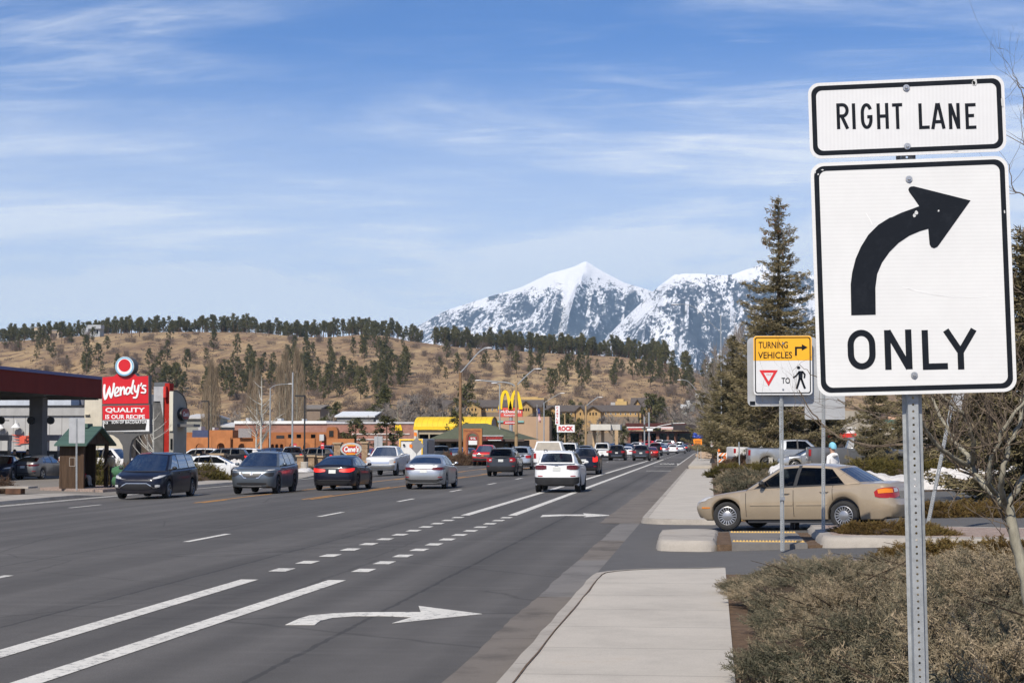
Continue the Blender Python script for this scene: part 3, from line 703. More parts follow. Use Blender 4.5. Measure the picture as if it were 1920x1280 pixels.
channel_post('post', (pb.x, YS_ - .002, pb.z), (pt_.x, YS_ - .002, pt_.z), .074, big)
D = 31.0
def onp(px, py, D=D): p = at(px, py, D); return (p.x, p.z)
gb = at(1467, 1002, D)
ts = thing('yield_sign', (gb.x, D, .0), 'yellow and white sign reading TURNING VEHICLES yield TO walking figure', 'road sign')
channel_post('post', (gb.x, D, -.05), (gb.x, D, at(1467, 640, D).z), .072, ts, .03, dia=.016)
def quadpanel(name, px0, py0, px1, py1, Y, mat, parent, th=.006, rad=.04, D_=None):
 a, b = at(px0, py0, D_ or D), at(px1, py1, D_ or D)
 m = MB(); plate(m, rrect(b.x - a.x, a.z - b.z, rad, 6, (a.x + b.x) / 2, (a.z + b.z) / 2), Y, Y + th); return m.build(name, mat, parent), (a, b)
YF = D - .06
bk, _ = quadpanel('rear_panel', 1401, 632, 1534, 761, D + .10, M_ALU, ts, .008, .09)
a, b = at(1406, 752, D + .1), at(1416, 759, D + .1); m = MB(); m.span((a.x, D + .093, b.z), (b.x, D + .097, a.z)); m.build('sticker', M_SBLK, bk)
fp, (a, b) = quadpanel('front_panel', 1412, 630, 1523, 740, YF, M_SHW2, ts, .006, .06)
def ring(o, i, Y, mat, parent, name='border'):
 m = MB(); n = len(o); m.add([(x, Y, z) for x, z in o + i], [(k, (k + 1) % n, (k + 1) % n + n, k + n) for k in range(n)]); return m.build(name, mat, parent)
W_, H_ = b.x - a.x, a.z - b.z; CX, CZ = (a.x + b.x) / 2, (a.z + b.z) / 2
zs = at(1467, 676, D).z
yo = [p for p in rrect(W_ - .006, H_ - .006, .057, 6, CX, CZ) if p[1] > zs]; yo = sorted(yo, key=lambda p: math.atan2(p[1] - zs + .01, p[0] - CX))
yo = [(CX + W_ / 2 - .003, zs)] + yo + [(CX - W_ / 2 + .003, zs)]
m = MB(); plate(m, yo, YF - .003, YF - .0005); yl = m.build('yellow_field', M_SHY, fp)
ring(rrect(W_ - .05, H_ - .05, .045, 6, CX, CZ), rrect(W_ - .085, H_ - .085, .035, 6, CX, CZ), YF - .005, M_SBLK, fp)
def tp(px, py, D_=D, Y=None): p = at(px, py, D_); return (p.x, Y if Y is not None else YF - .006, p.z)
def lettering(word_, px0, py0, px1, py1, Y, mat, parent, D_, bold=.012, name='lettering', **kw):
 a, b = at(px0, py0, D_), at(px1, py1, D_); m = MB(); put_text(m, word_, ((a.x + b.x) / 2, Y, (a.z + b.z) / 2), b.x - a.x, a.z - b.z, bold=bold, **kw); return m.build(name, mat, parent)
lettering('TURNING', 1422, 641, 1477, 653, YF - .006, M_SBLK, fp, D); lettering('VEHICLES', 1421, 660, 1485, 672, YF - .006, M_SBLK, fp, D); lettering('TO', 1465, 708, 1481, 719, YF - .006, M_SBLK, fp, D)
m = MB(); stroke(m, [(tp(1492, 667)[0], tp(1492, 667)[2]), (tp(1492, 652)[0], tp(1492, 652)[2]), (tp(1504, 652)[0], tp(1504, 652)[2])], .034, (0, YF - .006, 0))
m.add([tp(1503, 645.5), tp(1514, 651.5), tp(1503, 657.5)], [(0, 1, 2)]); m.build('arrow', M_SBLK, fp)
tri = [tp(1423.5, 694), tp(1458, 694), tp(1441, 724)]; m = MB(); m.prism(tri, (0, .002, 0)); tr_ = m.build('yield_triangle', M_SRED, fp)
m = MB(); m.prism([tp(1431.5, 699, Y=YF - .008), tp(1450, 699, Y=YF - .008), tp(1441, 715, Y=YF - .008)], (0, .001, 0)); m.build('white_centre', M_SHW2, tr_)
lettering('YIELD', 1436, 701, 1446, 704, YF - .0085, M_SRED, tr_, D)
def wpx(x, y): return (lambda p: (p.x, YF - .007, p.z))(at(1340 + x / 3.047, 360 + y / 3.047, D))
wf = MB()
hd = [wpx(478 + 10 * math.cos(k * .5236), 1003 + 9 * math.sin(k * .5236)) for k in range(12)]; wf.add(hd, [tuple(range(12))])
def ws_(pts, w):
 stroke(wf, [(lambda p: (p[0], p[2]))(wpx(*p)) for p in pts], w * D / FPX / 3.047, (0, YF - .007, 0))
wf.add([wpx(*p) for p in ((477, 1022), (502, 1022), (500, 1072), (478, 1072))], [(0, 1, 2, 3)])
for pl, w_ in (([(482, 1026), (464, 1050), (447, 1060)], 9), ([(499, 1024), (514, 1042), (511, 1063)], 9), ([(484, 1066), (476, 1096), (467, 1123)], 12), ([(494, 1066), (503, 1092), (515, 1122)], 12)): ws_(pl, w_)
wf.build('walking_figure', M_SBLK, fp)
for py in (644, 730): m = MB(); p = tp(1468, py); bolt(m, p, .012); m.build('bolt', M_BOLT, fp)
m = MB(); p = at(1467, 934, D); m.box((p.x, D - .002, p.z), (.085, .05, .06)); m.build('clamp', M_BOLT, ts)
def back_sign(px, pyb, D_, pb, label, cat='road sign', lean_px=0, pyt=None, wd=.07, rad=.03, panel=M_ALU, hole=.045):
 b_ = at(px, pyb, D_); p0 = Vector((b_.x, D_, b_.z - .02)); s_ = thing('road_sign', (b_.x, D_, b_.z), label, cat)
 t_ = at(px + lean_px, pyt or pb[1], D_); channel_post('post', p0, (t_.x, D_, t_.z), wd, s_, hole, dia=.017)
 a, b2 = at(pb[0], pb[1], D_), at(pb[2], pb[3], D_); sh = (lean_px and (b_.x, b_.z, (t_.x - b_.x) / (t_.z - b_.z)))
 m = MB(); plate(m, rrect(b2.x - a.x, a.z - b2.z, rad, 5, (a.x + b2.x) / 2, (a.z + b2.z) / 2), D_ + .045, D_ + .052)
 if sh: zc = (a.z + b2.z) / 2; m.v = [(v_[0] + (v_[2] - zc) * sh[2], v_[1], v_[2] - (v_[0] - (a.x + b2.x) / 2) * sh[2]) for v_ in m.v]
 m.build('panel', panel, s_); return s_
back_sign(1544, 1000, 34.2, (1508, 660, 1585, 786), 'unpainted back of a square sign on a thin post, partly behind the big lane sign', pyt=665)
back_sign(1741, 978, 36.0, (1797, 640, 1816, 770), 'leaning perforated post with a blue-grey sign back at its top', lean_px=66, pyt=650, wd=.075)
def pchip(t, x):
 return lerp_tab(t, x)
M_TYRE = plain('tyre_rubber', (.022, .022, .023), .85, 0, .25, 8); M_RIM = plain('alloy_rim', (.42, .42, .43), .35, .8, .1); M_RIMD = plain('dark_rim', (.06, .06, .065), .4, .6, .1)
M_TRIM = plain('black_trim', (.022, .022, .024), .55, 0, .2); M_GAP = plain('panel_gap', (.012, .012, .012), .8, 0, 0); M_CAB = plain('cabin_trim', (.05, .05, .055), .8, 0, .2); M_SEAT = plain('seat_fabric', (.09, .085, .08), .9, 0, .2)
M_GLASS = glass_mat('tinted_glass', (.13, .15, .155)); M_WIND = glass_mat('windscreen_glass', (.30, .33, .33)); M_CHROME = plain('chrome', (.58, .58, .58), .28, 1, .03)
M_TAIL = plain('tail_lens', (.32, .010, .012), .18, 0, .1); M_TAILON = emit('brake_lamp_lit', (.85, .02, .012), .75); M_AMB = plain('amber_lens', (.75, .22, .01), .2, 0, .1); M_CLR = plain('clear_lens', (.5, .5, .5), .2, .1, .1); M_SMOKE = plain('smoked_lens', (.10, .012, .014), .15, 0, .2)
M_PLATE = plain('licence_plate', (.58, .60, .58), .5, 0, .08, 20); M_PLT2 = plain('plate_teal', (.16, .30, .33), .5, 0, .2, 20); M_GRIL = plain('grille_mesh', (.02, .02, .022), .45, 0, .3, 30)
WF = [(0, .50), (.012, .62), (.03, .70), (.06, .77), (.11, .835), (.18, .885), (.28, .925), (.42, .958), (.6, .98), (.8, .993), (1.1, 1.0)]
class Car:
 def __init__(s, **k):
  s.__dict__.update(dict(gc=.20, wfr=1.0, wrr=1.0, crown=.03, nose=[(.2, .08), (.5, 0), (.75, .05), (1.0, .16)], tail=[(.2, .10), (.5, 0), (.75, .03), (1.0, .10), (1.2, .16)], bf=.22, br=.10, wr=.60, tw=.21, sill='paint', clad=0, rimk='five', rail=False, handles=True, seams=(), tyre_gap=.05))
  s.__dict__.update(k)
  s.ax = (s.fo, s.fo + s.wb); s.build()
 def w(s, q):
  a = lerp_tab(WF, q * s.wfr) if q < s.L / 2 else lerp_tab(WF, (s.L - q) * s.wrr); return a * s.W / 2
 def top(s, q): return lerp_tab(s.zt, q)
 def bot(s, q):
  z = s.gc + (.05 if q < .25 or q > s.L - .25 else 0)
  for a in s.ax:
   d = q - a; r = s.R + s.tyre_gap
   if abs(d) < r: z = max(z, s.R + math.sqrt(r * r - d * d) * (1.0 if abs(d) < r * .97 else .6))
  return z
 def sec(s, q):
  w, zb, zt = s.w(q), s.bot(q), s.top(q); zs = zt - .045; zb = min(zb, zs - .06); h = zs - zb
  return [(.88 * w, zb), (.955 * w, zb + .025), (.985 * w, zb + .22 * h), (1.0 * w, zb + .46 * h), (.998 * w, zb + .70 * h), (.975 * w, zs - .015), (.925 * w, zs + .025), (.80 * w, zt), (.42 * w, zt + s.crown * .75), (0, zt + s.crown)]
 def dy(s, q, z):
  a = lerp_tab(s.nose, z) * max(0, 1 - q / .75) ** 1.6; b = lerp_tab(s.tail, z) * max(0, 1 - (s.L - q) / .7) ** 1.6
  return s.L / 2 - q - a + b
 def P(s, q, x, z): return (x, s.dy(q, z), z)
 def surf(s, q, z):
  p = s.sec(q)
  for (a, b), (c, d) in zip(p[:8], p[1:9]):
   if b <= z <= d: return a + (c - a) * (z - b) / max(1e-6, d - b)
  return p[0][0] if z < p[0][1] else p[7][0]
 def outline(s, z, rear):
  o = []
  q0 = 0
  while s.top(s.L - q0 if rear else q0) - .012 < z and q0 < 1.2: q0 += .01
  for k in range(46):
   q = .0 if k == 0 else (k - 1) * .004 if k < 6 else .02 + (k - 6) * .032
   q = s.L - q - q0 if rear else q + q0
   x = 0 if k == 0 else s.surf(q, z); o.append(Vector((x, s.dy(q, z))))
  return o
 def patch(s, mb, cols, rear, off=.009, mi=0, rows=3, mirror=False):
  """curved panel wrapped on the nose or tail; cols = (distance from the centre line, z low, z high)"""
  R_ = []; c2 = []
  for u, v in zip(cols, cols[1:]): c2 += [tuple(u[j] + (v[j] - u[j]) * k / 4 for j in range(3)) for k in range(4)]
  cols = c2 + [cols[-1]]
  for i in range(rows + 1):
   r = []
   for p, a, b in cols:
    z = a + (b - a) * i / rows; o = s.outline(z, rear); d = abs(p)
    for u, v in zip(o, o[1:]):
     l = (v - u).length
     if d <= l or v is o[-1]: break
     d -= l
    t = (v - u).normalized(); n = Vector((t.y, -t.x)); n = n if (n.y < 0) == rear or abs(n.y) < .2 else -n
    if n.x < -.3: n = -n
    c = u + t * d + n * off; r.append(((c.x if p >= 0 else -c.x) * (-1 if mirror else 1), c.y, z))
   R_.append(r)
  mb.grid(R_, mi, flip=(rear == mirror)); return mb
 def gpt(s, sb, st, f, side):
  xb, zb = s.w(sb) * .905, s.top(sb) - .012; zr_ = lerp_tab(s.roof, st); wr = s.wr * (1 - .03 * abs(st - s.roof[len(s.roof) // 2][0]))
  x = xb + (wr - xb) * f + .022 * math.sin(math.pi * f); q = sb + (st - sb) * f; z = zb + (zr_ - zb) * f
  return (side * x, s.L / 2 - q, z)
 def build(s):
  st = set(e for d in (0, .012, .03, .06, .11, .18, .28) for e in (d, s.L - d))
  for a in s.ax:
   r = s.R + s.tyre_gap
   for k in range(-8, 9): st.add(round(a + r * math.sin(k * math.pi / 16), 4))
   st.add(a - r - .01); st.add(a + r + .01)
  for d in s.doors: st.add(d)
  q = .4
  while q < s.L - .4:
   if min(abs(q - x) for x in st) > .06: st.add(round(q, 3))
   q += .13
  st = sorted(st); s.parts = []
  mbs = {k: MB() for k in ('body', 'hood', 'trunk_lid')}; doors = {}
  nR = 10; gh0, gh1 = s.cols[0][0], s.cols[-1][0]
  for side in (1, -1):
   for i in range(len(st) - 1):
    a, b = s.sec(st[i]), s.sec(st[i + 1]); mid = (st[i] + st[i + 1]) / 2
    for j in range(nR - 1):
     if j >= 7 and gh0 + .02 < mid < gh1 - .02: continue
     vs = [s.P(st[i], side * a[j][0], a[j][1]), s.P(st[i + 1], side * b[j][0], b[j][1]), s.P(st[i + 1], side * b[j + 1][0], b[j + 1][1]), s.P(st[i], side * a[j + 1][0], a[j + 1][1])]
     if side < 0: vs = vs[::-1]
     key = 'body'
     if 1 <= j < 6:
      for k in range(len(s.doors) - 1):
       if s.doors[k] < mid < s.doors[k + 1]: key = ('door', side, k)
     if j >= 7 and .12 < mid < gh0: key = 'hood'
     if j >= 7 and gh1 < mid < s.L - .02 and s.deck: key = 'trunk_lid'
     tgt = doors.setdefault(key, MB()) if isinstance(key, tuple) else mbs[key]
     mi = 1 if (s.clad and j < s.clad and key == 'body') or (s.clad > 1 and isinstance(key, tuple) and j < s.clad) else 0
     tgt.add(vs, [(0, 1, 2, 3)], mi)
  for q_, fl in ((0, False), (s.L, True)):
   p = s.sec(q_); vs = [s.P(q_, x, z) for x, z in p] + [s.P(q_, -x, z) for x, z in p[-2::-1]]
   n_ = len(vs); k = len(p)
   for j in range(k - 1):
    a_, b_ = vs[j], vs[j + 1]; c_, d_ = vs[n_ - 1 - j], vs[n_ - 2 - j] if j < k - 2 else vs[k - 1]
    f = [a_, b_, d_, c_] if j < k - 2 else [a_, b_, c_]
    if not fl: f = f[::-1]
    mbs['body'].add(f[::-1], [tuple(range(len(f)))], 1 if s.clad and j < s.clad else 0)
  fr = [0, .07, .5, .90, 1.0]; panes = []
  for side in (1, -1):
   for (sb, stp, kind), (sb2, st2, _) in zip(s.cols, s.cols[1:]):
    gl = MB()
    for f0, f1 in zip(fr, fr[1:]):
     vs = [s.gpt(sb, stp, f0, side), s.gpt(sb2, st2, f0, side), s.gpt(sb2, st2, f1, side), s.gpt(sb, stp, f1, side)]
     if side < 0: vs = vs[::-1]
     isg = kind == 'g' and .05 < f0 < .89
     if isg: gl.add(vs, [(0, 1, 2, 3)])
     else: mbs['body'].add(vs, [(0, 1, 2, 3)], 1 if kind == 'k' or (kind == 'g' and f0 < .05) else 0)
    if gl.v: panes.append(gl)
  us = [-1, -.91, -.6, -.2, .2, .6, .91, 1]
  rows = []
  for i, (sb, stp, _) in enumerate(s.cols):
   e = s.gpt(sb, stp, 1, 1); b = s.bf * .55 if i == 0 else -s.br * .6 if i == len(s.cols) - 1 else 0
   rows.append([(u * e[0], e[1] + b * (1 - u * u), e[2] + .045 * (1 - u * u) ** .8) for u in us])
  keep = [rows[0]]
  for r_ in rows[1:]:
   if keep[-1][0][1] - r_[0][1] > .06 or r_ is rows[-1]: keep.append(r_)
  keep[-1] = rows[-1]
  rf = MB(); rf.grid(keep, 0, flip=True)
  def screen(front):
   sb, stp, _ = s.cols[0 if front else -1]; fs = [0, .05, .3, .6, .95, 1] if front else [0, .10, .4, .7, .90, 1]; bulge = s.bf if front else -s.br
   G = []
   for f in fs:
    e = s.gpt(sb, stp, f, 1); b = bulge * (1 - .45 * f); G.append([(u * e[0], e[1] + b * (1 - u * u), e[2] + (.045 * f) * (1 - u * u) ** .8) for u in us])
   gl = MB()
   for i in range(len(fs) - 1):
    for j in range(len(us) - 1):
     vs = [G[i][j], G[i][j + 1], G[i + 1][j + 1], G[i + 1][j]]
     if not front: vs = vs[::-1]
     if 0 < i < len(fs) - 2 and 0 < j < len(us) - 2: gl.add(vs, [(0, 1, 2, 3)])
     else: mbs['body'].add(vs, [(0, 1, 2, 3)], 1 if (front and i == 0) else 0)
   return gl
  ws, rw = screen(True), screen(False)
  gap = mbs['body']
  for side in (1, -1):
   for d in list(s.doors) + list(s.seams):
    R_ = []
    for k in range(12):
     zz_ = max(s.bot(d), s.gc + .06) + .02 + (s.top(d) - .04 - max(s.bot(d), s.gc + .06)) * k / 11
     x = s.surf(d, zz_) + .0025; R_.append([(side * x, s.dy(d - .006, zz_), zz_), (side * x, s.dy(d + .006, zz_), zz_)])
    gap.grid(R_, 2, flip=side < 0)
  A = s.parts.append
  ub = MB(); ub.span((-s.W / 2 + .27, -s.L / 2 + .35, s.gc + .01), (s.W / 2 - .27, s.L / 2 - .35, s.gc + .32)); A(('underbody', ub.mesh('underbody', [M_GAP]), None, None))
  A(('body', mbs['body'].mesh('body', ['P', M_TRIM, M_GAP] if False else [M_TRIM, M_TRIM, M_GAP], True, 32), None, (0,)))
  if mbs['hood'].v: A(('hood', mbs['hood'].mesh('hood', [M_TRIM], True, 32), None, (0,)))
  if mbs['trunk_lid'].v: A(('trunk_lid', mbs['trunk_lid'].mesh('trunk_lid', [M_TRIM], True, 32), None, (0,)))
  A(('roof', rf.mesh('roof', [M_TRIM], True, 40), None, (0,)))
  for (k_, side, n), mb in doors.items():
   A(('door', mb.mesh('door', [M_TRIM, M_TRIM], True, 32), None, (0,)))
   if s.handles:
    q_ = s.doors[n + 1] - .18; z = s.top(q_) - .14; x = s.surf(q_, z); h = MB(); yy = s.dy(q_, z)
    h.tube([(side * (x - .005), yy + .10, z), (side * (x + .03), yy + .07, z + .004), (side * (x + .03), yy - .07, z + .004), (side * (x - .005), yy - .10, z)], .014, 6); A(('handle', h.mesh('handle', [M_TRIM], True), 'door', (0,)))
  A(('windshield', ws.mesh('windshield', [M_WIND], True), None, None)); A(('rear_window', rw.mesh('rear_window', [M_GLASS], True), None, None))
  for g in panes: A(('side_window', g.mesh('side_window', [M_GLASS], True), None, None))
  c0, c1 = s.cols[0], s.cols[-1]; yb0, yb1 = s.L / 2 - c0[0], s.L / 2 - c1[0] + (0 if s.L - c1[0] > .3 else .42); zb = s.top(c0[0] + .5) - .05
  tub = MB(); x = s.W / 2 * .86; fz = s.gc + .22
  for vs in ([(-x, yb0, fz), (x, yb0, fz), (x, yb1, fz), (-x, yb1, fz)], [(-x, yb0, fz), (-x, yb1, fz), (-x, yb1, zb), (-x, yb0, zb)], [(x, yb1, fz), (x, yb0, fz), (x, yb0, zb), (x, yb1, zb)], [(x, yb0, fz), (-x, yb0, fz), (-x, yb0, zb), (x, yb0, zb)], [(-x, yb1, fz), (x, yb1, fz), (x, yb1, zb), (-x, yb1, zb)]): tub.add(vs, [(0, 1, 2, 3)])
  tub.box((0, yb0 - .32, zb + .0), (2 * x - .02, .5, .10)); tub.box((0, yb1 + .12, s.top(c1[0]) - .03), (1.5 * x, .30, .03)); A(('cabin', tub.mesh('cabin', [M_CAB]), None, None))
  sw = MB(); a0 = Vector((-.37, yb0 - .72, zb + .06)); sw.tube([a0 + Vector((.18 * math.cos(k * .524), .05 * math.sin(k * .524), .17 * math.sin(k * .524))) for k in range(13)], .014, 5); A(('steering_wheel', sw.mesh('steering_wheel', [M_TRIM], True), None, None))
  seat_y = [yb0 - 1.35, yb0 - 1.35 - .88]
  for n, yy in enumerate(seat_y):
   if yy < yb1 + .5: continue
   for xx in (-.37, .37):
    sm = MB(); hz_ = min(.50, s.H - .70 - fz)
    sm.prism([(xx - .24, yy + .5, fz + .22), (xx - .24, yy + .5, fz + .34), (xx - .24, yy + .06, fz + .30), (xx - .24, yy - .10, fz + .30 + hz_), (xx - .24, yy - .22, fz + .30 + hz_), (xx - .24, yy - .06, fz + .2)], (.48, 0, 0))
    sm.box((xx, yy - .18, fz + .42 + hz_), (.26, .10, .17)); A(('seat', sm.mesh('seat', [M_SEAT], True, 50), None, None))
  for side in (1, -1):
   q_ = s.cols[0][0] + .42; z = s.top(q_) + .05; x = s.w(q_) * .93; yy = s.L / 2 - q_
   mm = MB(); mm.blob((side * (x + .13), yy, z + .04), (.10, .06, .065), 0, 3, .08, 2); mm.tube([(side * (x - .04), yy - .01, z - .03), (side * (x + .08), yy, z)], .028, 6); A(('mirror', mm.mesh('mirror', [M_TRIM], True, 60), None, (0,) if s.mirror_paint else None))
  tyre = MB(); t2 = s.tw / 2; Rr = s.R; ri = Rr * s.rim_r
  tyre.lathe([(ri, -t2 * .80), (ri + .02, -t2 * .95), (Rr - .05, -t2), (Rr - .012, -t2 * .86), (Rr, -t2 * .6), (Rr, t2 * .6), (Rr - .012, t2 * .86), (Rr - .05, t2), (ri + .02, t2 * .95), (ri, t2 * .80)], (0, 0, 0), 36, 'X', 0, False)
  s.m_tyre = tyre.mesh('wheel', [M_TYRE], True, 40)
  rim = MB(); xo = t2 * .72
  rim.lathe([(ri * 1.005, xo * 1.18), (ri * .93, xo * 1.12), (ri * .90, xo * .55), (ri * .2, xo * .40), (0.001, xo * .40)], (0, 0, 0), 36, 'X', 1 if s.rimk != 'cap' else 2, False)
  rim.lathe([(ri * 1.01, xo * 1.20), (ri * .95, xo * 1.26), (ri * .905, xo * 1.10)], (0, 0, 0), 36, 'X', 0, False)
  n = dict(five=5, ten=10, cap=18, six=6)[s.rimk]
  for k in range(n):
   a = 2 * math.pi * k / n
   for da in ((-.11, .11) if s.rimk == 'five' else (0,)):
    wdt = dict(five=.030, ten=.026, cap=.022, six=.06)[s.rimk]
    d = Vector((0, math.cos(a + da), math.sin(a + da))); t_ = Vector((0, -d.z, d.y))
    r0, r1 = ri * (.16 if s.rimk != 'cap' else .46), ri * .93
    vs = []
    for r_, xx, kk in ((r0, xo * 1.02, 1.2), (r1, xo * 1.10, 1.0)):
     for sg in (-1, 1):
      vs.append(Vector((xx, 0, 0)) + d * r_ + t_ * wdt / 2 * kk * sg); vs.append(Vector((xx - .03, 0, 0)) + d * r_ + t_ * wdt / 2 * kk * sg)
    rim.add(vs, [(0, 2, 6, 4), (0, 4, 5, 1), (2, 3, 7, 6)], 0)
  rim.lathe([(ri * (.20 if s.rimk != 'cap' else .50), xo * .7), (ri * (.20 if s.rimk != 'cap' else .50), xo * 1.05), (ri * (.15 if s.rimk != 'cap' else .40), xo * 1.16), (.001, xo * 1.22)], (0, 0, 0), 24, 'X', 0, False)
  s.m_rim = rim.mesh('rim', [M_RIM, M_GAP, M_GAP], True, 40); s.dark_rim = s.rimk == 'six'
  s.extra(s)
  if s.rail:
   for side in (1, -1):
    rm = MB(); y0_, y1_ = s.L / 2 - s.cols[1][1] - .1, s.L / 2 - s.cols[-2][1] + .05; zr_ = lerp_tab(s.roof, s.cols[2][1]) + .055
    rm.tube([(side * s.wr * .93, y0_, zr_ - .04), (side * s.wr * .93, y0_ - .1, zr_ + .02), (side * s.wr * .93, y1_ + .1, zr_ + .02), (side * s.wr * .93, y1_, zr_ - .04)], .018, 6); A(('roof_rail', rm.mesh('roof_rail', [M_TRIM], True), None, None))
 def add(s, name, mb, mat, parent=None, paint_=None, smooth=True):
  s.parts.append((name, mb.mesh(name, mat if isinstance(mat, (list, tuple)) else [mat], smooth, 40), parent, paint_))
 def lamp(s, name, cols, rear, mat, off=.014, rows=4, inner=None):
  for mir in (False, True):
   m = MB(); s.patch(m, cols, rear, off, 0, rows, mir); s.add(name, m, mat)
 def strip(s, name, cols, rear, mat, off=.012, rows=2, parent=None):
  """symmetrical panel across the nose or tail"""
  cc = [(-p, a, b) for p, a, b in cols[::-1] if p > 0] + cols
  m = MB(); s.patch(m, cc, rear, off, 0, rows); s.add(name, m, mat, parent)
 def number_plate(s, z, rear=True, w=.30, h=.15, mat=None):
  s.strip('license_plate', [(0.0, z - h / 2, z + h / 2), (w / 2, z - h / 2, z + h / 2)], rear, mat or M_PLATE, .014, 1)
def simple_copy_label(): pass
CARN = [0]
def place_car(kind, pt, label, cat, px=None, D=None, loc=None, heading=0, group=None, rimm=None, name='parked_car', pitch=0, full=True, steer=0, lit=False, scale=1, roll=0, noint=False):
 """heading 0 drives away from the camera (+Y)"""
 if loc is None:
  p = at(px, VY, D); loc = (p.x, D, zr(p.x, D) if p.x > -25.3 else -.45)
 r = thing(name, loc, label, cat, group, 0); r.rotation_euler = (pitch, roll, heading); r.scale = (scale,) * 3
 last = None
 for (nm, me, par, pslots) in kind.parts:
  if not full and nm in ('seat', 'steering_wheel', 'handle', 'cabin', 'underbody', 'roof_rail', 'mirror') and nm != 'underbody': continue
  o = bpy.data.objects.new(nm, me); COL.objects.link(o); o.parent = last if par == 'door' else r
  if nm == 'door': last = o
  if pslots:
   for k in pslots:
    o.material_slots[k].link = 'OBJECT'; o.material_slots[k].material = pt
  if lit and nm in ('taillight', 'brake_light'):
   for k in range(len(o.material_slots)):
    o.material_slots[k].link = 'OBJECT'; o.material_slots[k].material = M_TAILON
 for k, a in enumerate(kind.ax):
  for side in (1, -1):
   wo = bpy.data.objects.new('wheel', kind.m_tyre); COL.objects.link(wo); wo.parent = r
   wo.location = (side * (kind.W / 2 - kind.tw / 2 - .015), kind.L / 2 - a, kind.R); wo.rotation_euler = (0, 0, (math.pi if side < 0 else 0) + (steer if k == 0 else 0))
   ro = bpy.data.objects.new('rim', kind.m_rim); COL.objects.link(ro); ro.parent = wo
   if rimm or kind.dark_rim:
    ro.material_slots[0].link = 'OBJECT'; ro.material_slots[0].material = rimm or M_RIMD
 return r
def x_old(s):
 s.lamp('taillight', [(.30, .705, .86), (.42, .68, .885), (.58, .665, .89), (.80, .665, .885), (.93, .675, .86), (1.02, .70, .80)], True, [M_TAIL], .014, 5)
 s.lamp('turn_lens', [(.60, .775, .86), (.78, .775, .872), (.94, .765, .845)], True, M_AMB, .021, 2)
 s.lamp('reverse_lens', [(.37, .80, .865), (.47, .79, .87), (.56, .785, .87)], True, M_CLR, .021, 2)
 s.strip('trunk_panel', [(0, .64, .80), (.28, .64, .80), (.31, .68, .78)], True, paint('tan_band', (.20, .155, .10), .2), .006)
 s.number_plate(.50)
 s.lamp('plate_guard', [(.20, .43, .57), (.25, .43, .57)], True, paint('tan_guard', (.38, .31, .22)), .03, 1)
 s.lamp('headlight', [(.42, .60, .70), (.60, .60, .715), (.78, .61, .73), (.92, .64, .735)], False, M_CLR, .006)
 s.lamp('side_marker', [(.92, .475, .505), (1.02, .475, .505), (1.14, .478, .502)], False, M_AMB, .009, 1)
 s.strip('grille', [(0, .60, .68), (.28, .60, .68), (.34, .62, .67)], False, M_GRIL, .006)
 for side in (1, -1):
  for a, b in ((1.44, 2.44), (2.52, 3.22)):
   m = MB(); G = []
   for k in range(7):
    q = a + (b - a) * k / 6; G.append([(side * (s.surf(q, z) + d), s.dy(q, z), z) for z, d in ((.525, .002), (.530, .014), (.560, .014), (.567, .002))])
   m.grid(G, 0, flip=side > 0); s.parts.append(('side_moulding', m.mesh('side_moulding', [M_TRIM], True), None, (0,)))
 m = MB(); m.span((-.80, -1.0, .16), (.80, 1.0, .23)); s.add('sill', m, M_TRIM)
OLD = dict(L=4.70, W=1.76, H=1.43, R=.308, wb=2.72, fo=.85, gc=.21, tw=.2, rim_r=.66, rimk='cap', deck=True, mirror_paint=False,
 zt=[(0, .575), (.02, .60), (.06, .655), (.14, .70), (.35, .745), (.8, .805), (1.2, .855), (1.55, .905), (2.3, .925), (3.3, .955), (3.95, .985), (4.37, .985), (4.58, .965), (4.66, .92), (4.70, .86)],
 doors=(1.34, 2.45, 3.34), roof=[(2.12, 1.345), (2.37, 1.372), (2.72, 1.38), (3.02, 1.36), (3.32, 1.31)], wr=.635,
 cols=[(1.34, 2.14, 'b'), (1.50, 2.24, 'g'), (2.42, 2.52, 'k'), (2.50, 2.60, 'g'), (3.12, 3.06, 'k'), (3.16, 3.10, 'g'), (3.60, 3.24, 'b'), (3.94, 3.34, 'e')], extra=x_old, bf=.28, br=.16,
 nose=[(.2, .10), (.45, 0), (.58, .01), (.66, .10), (.8, .16)], tail=[(.2, .12), (.36, .02), (.5, 0), (.60, .02), (.64, .09), (.9, .13), (1.0, .15)])
C_OLD = Car(**OLD)
def x_mal(s):
 s.lamp('taillight', [(.30, .80, .88), (.5, .775, .91), (.72, .775, .93), (.95, .82, .95), (1.12, .87, .95)], True, [M_TAIL], .008)
 m = MB(); m.box((0, s.L / 2 - 3.62, 1.345), (.34, .03, .022)); s.add('brake_light', m, M_TAIL)
 s.number_plate(.80); s.strip('bumper_insert', [(0, .30, .40), (.6, .30, .41), (.75, .33, .41)], True, M_TRIM, .008); s.strip('chrome_bar', [(0, .43, .445), (.5, .43, .445), (.8, .44, .455)], True, M_CHROME, .010, 1)
 s.lamp('headlight', [(.45, .66, .73), (.7, .67, .76), (.95, .70, .79)], False, M_CLR); s.strip('grille', [(0, .35, .62), (.4, .36, .62), (.5, .42, .58)], False, M_GRIL)
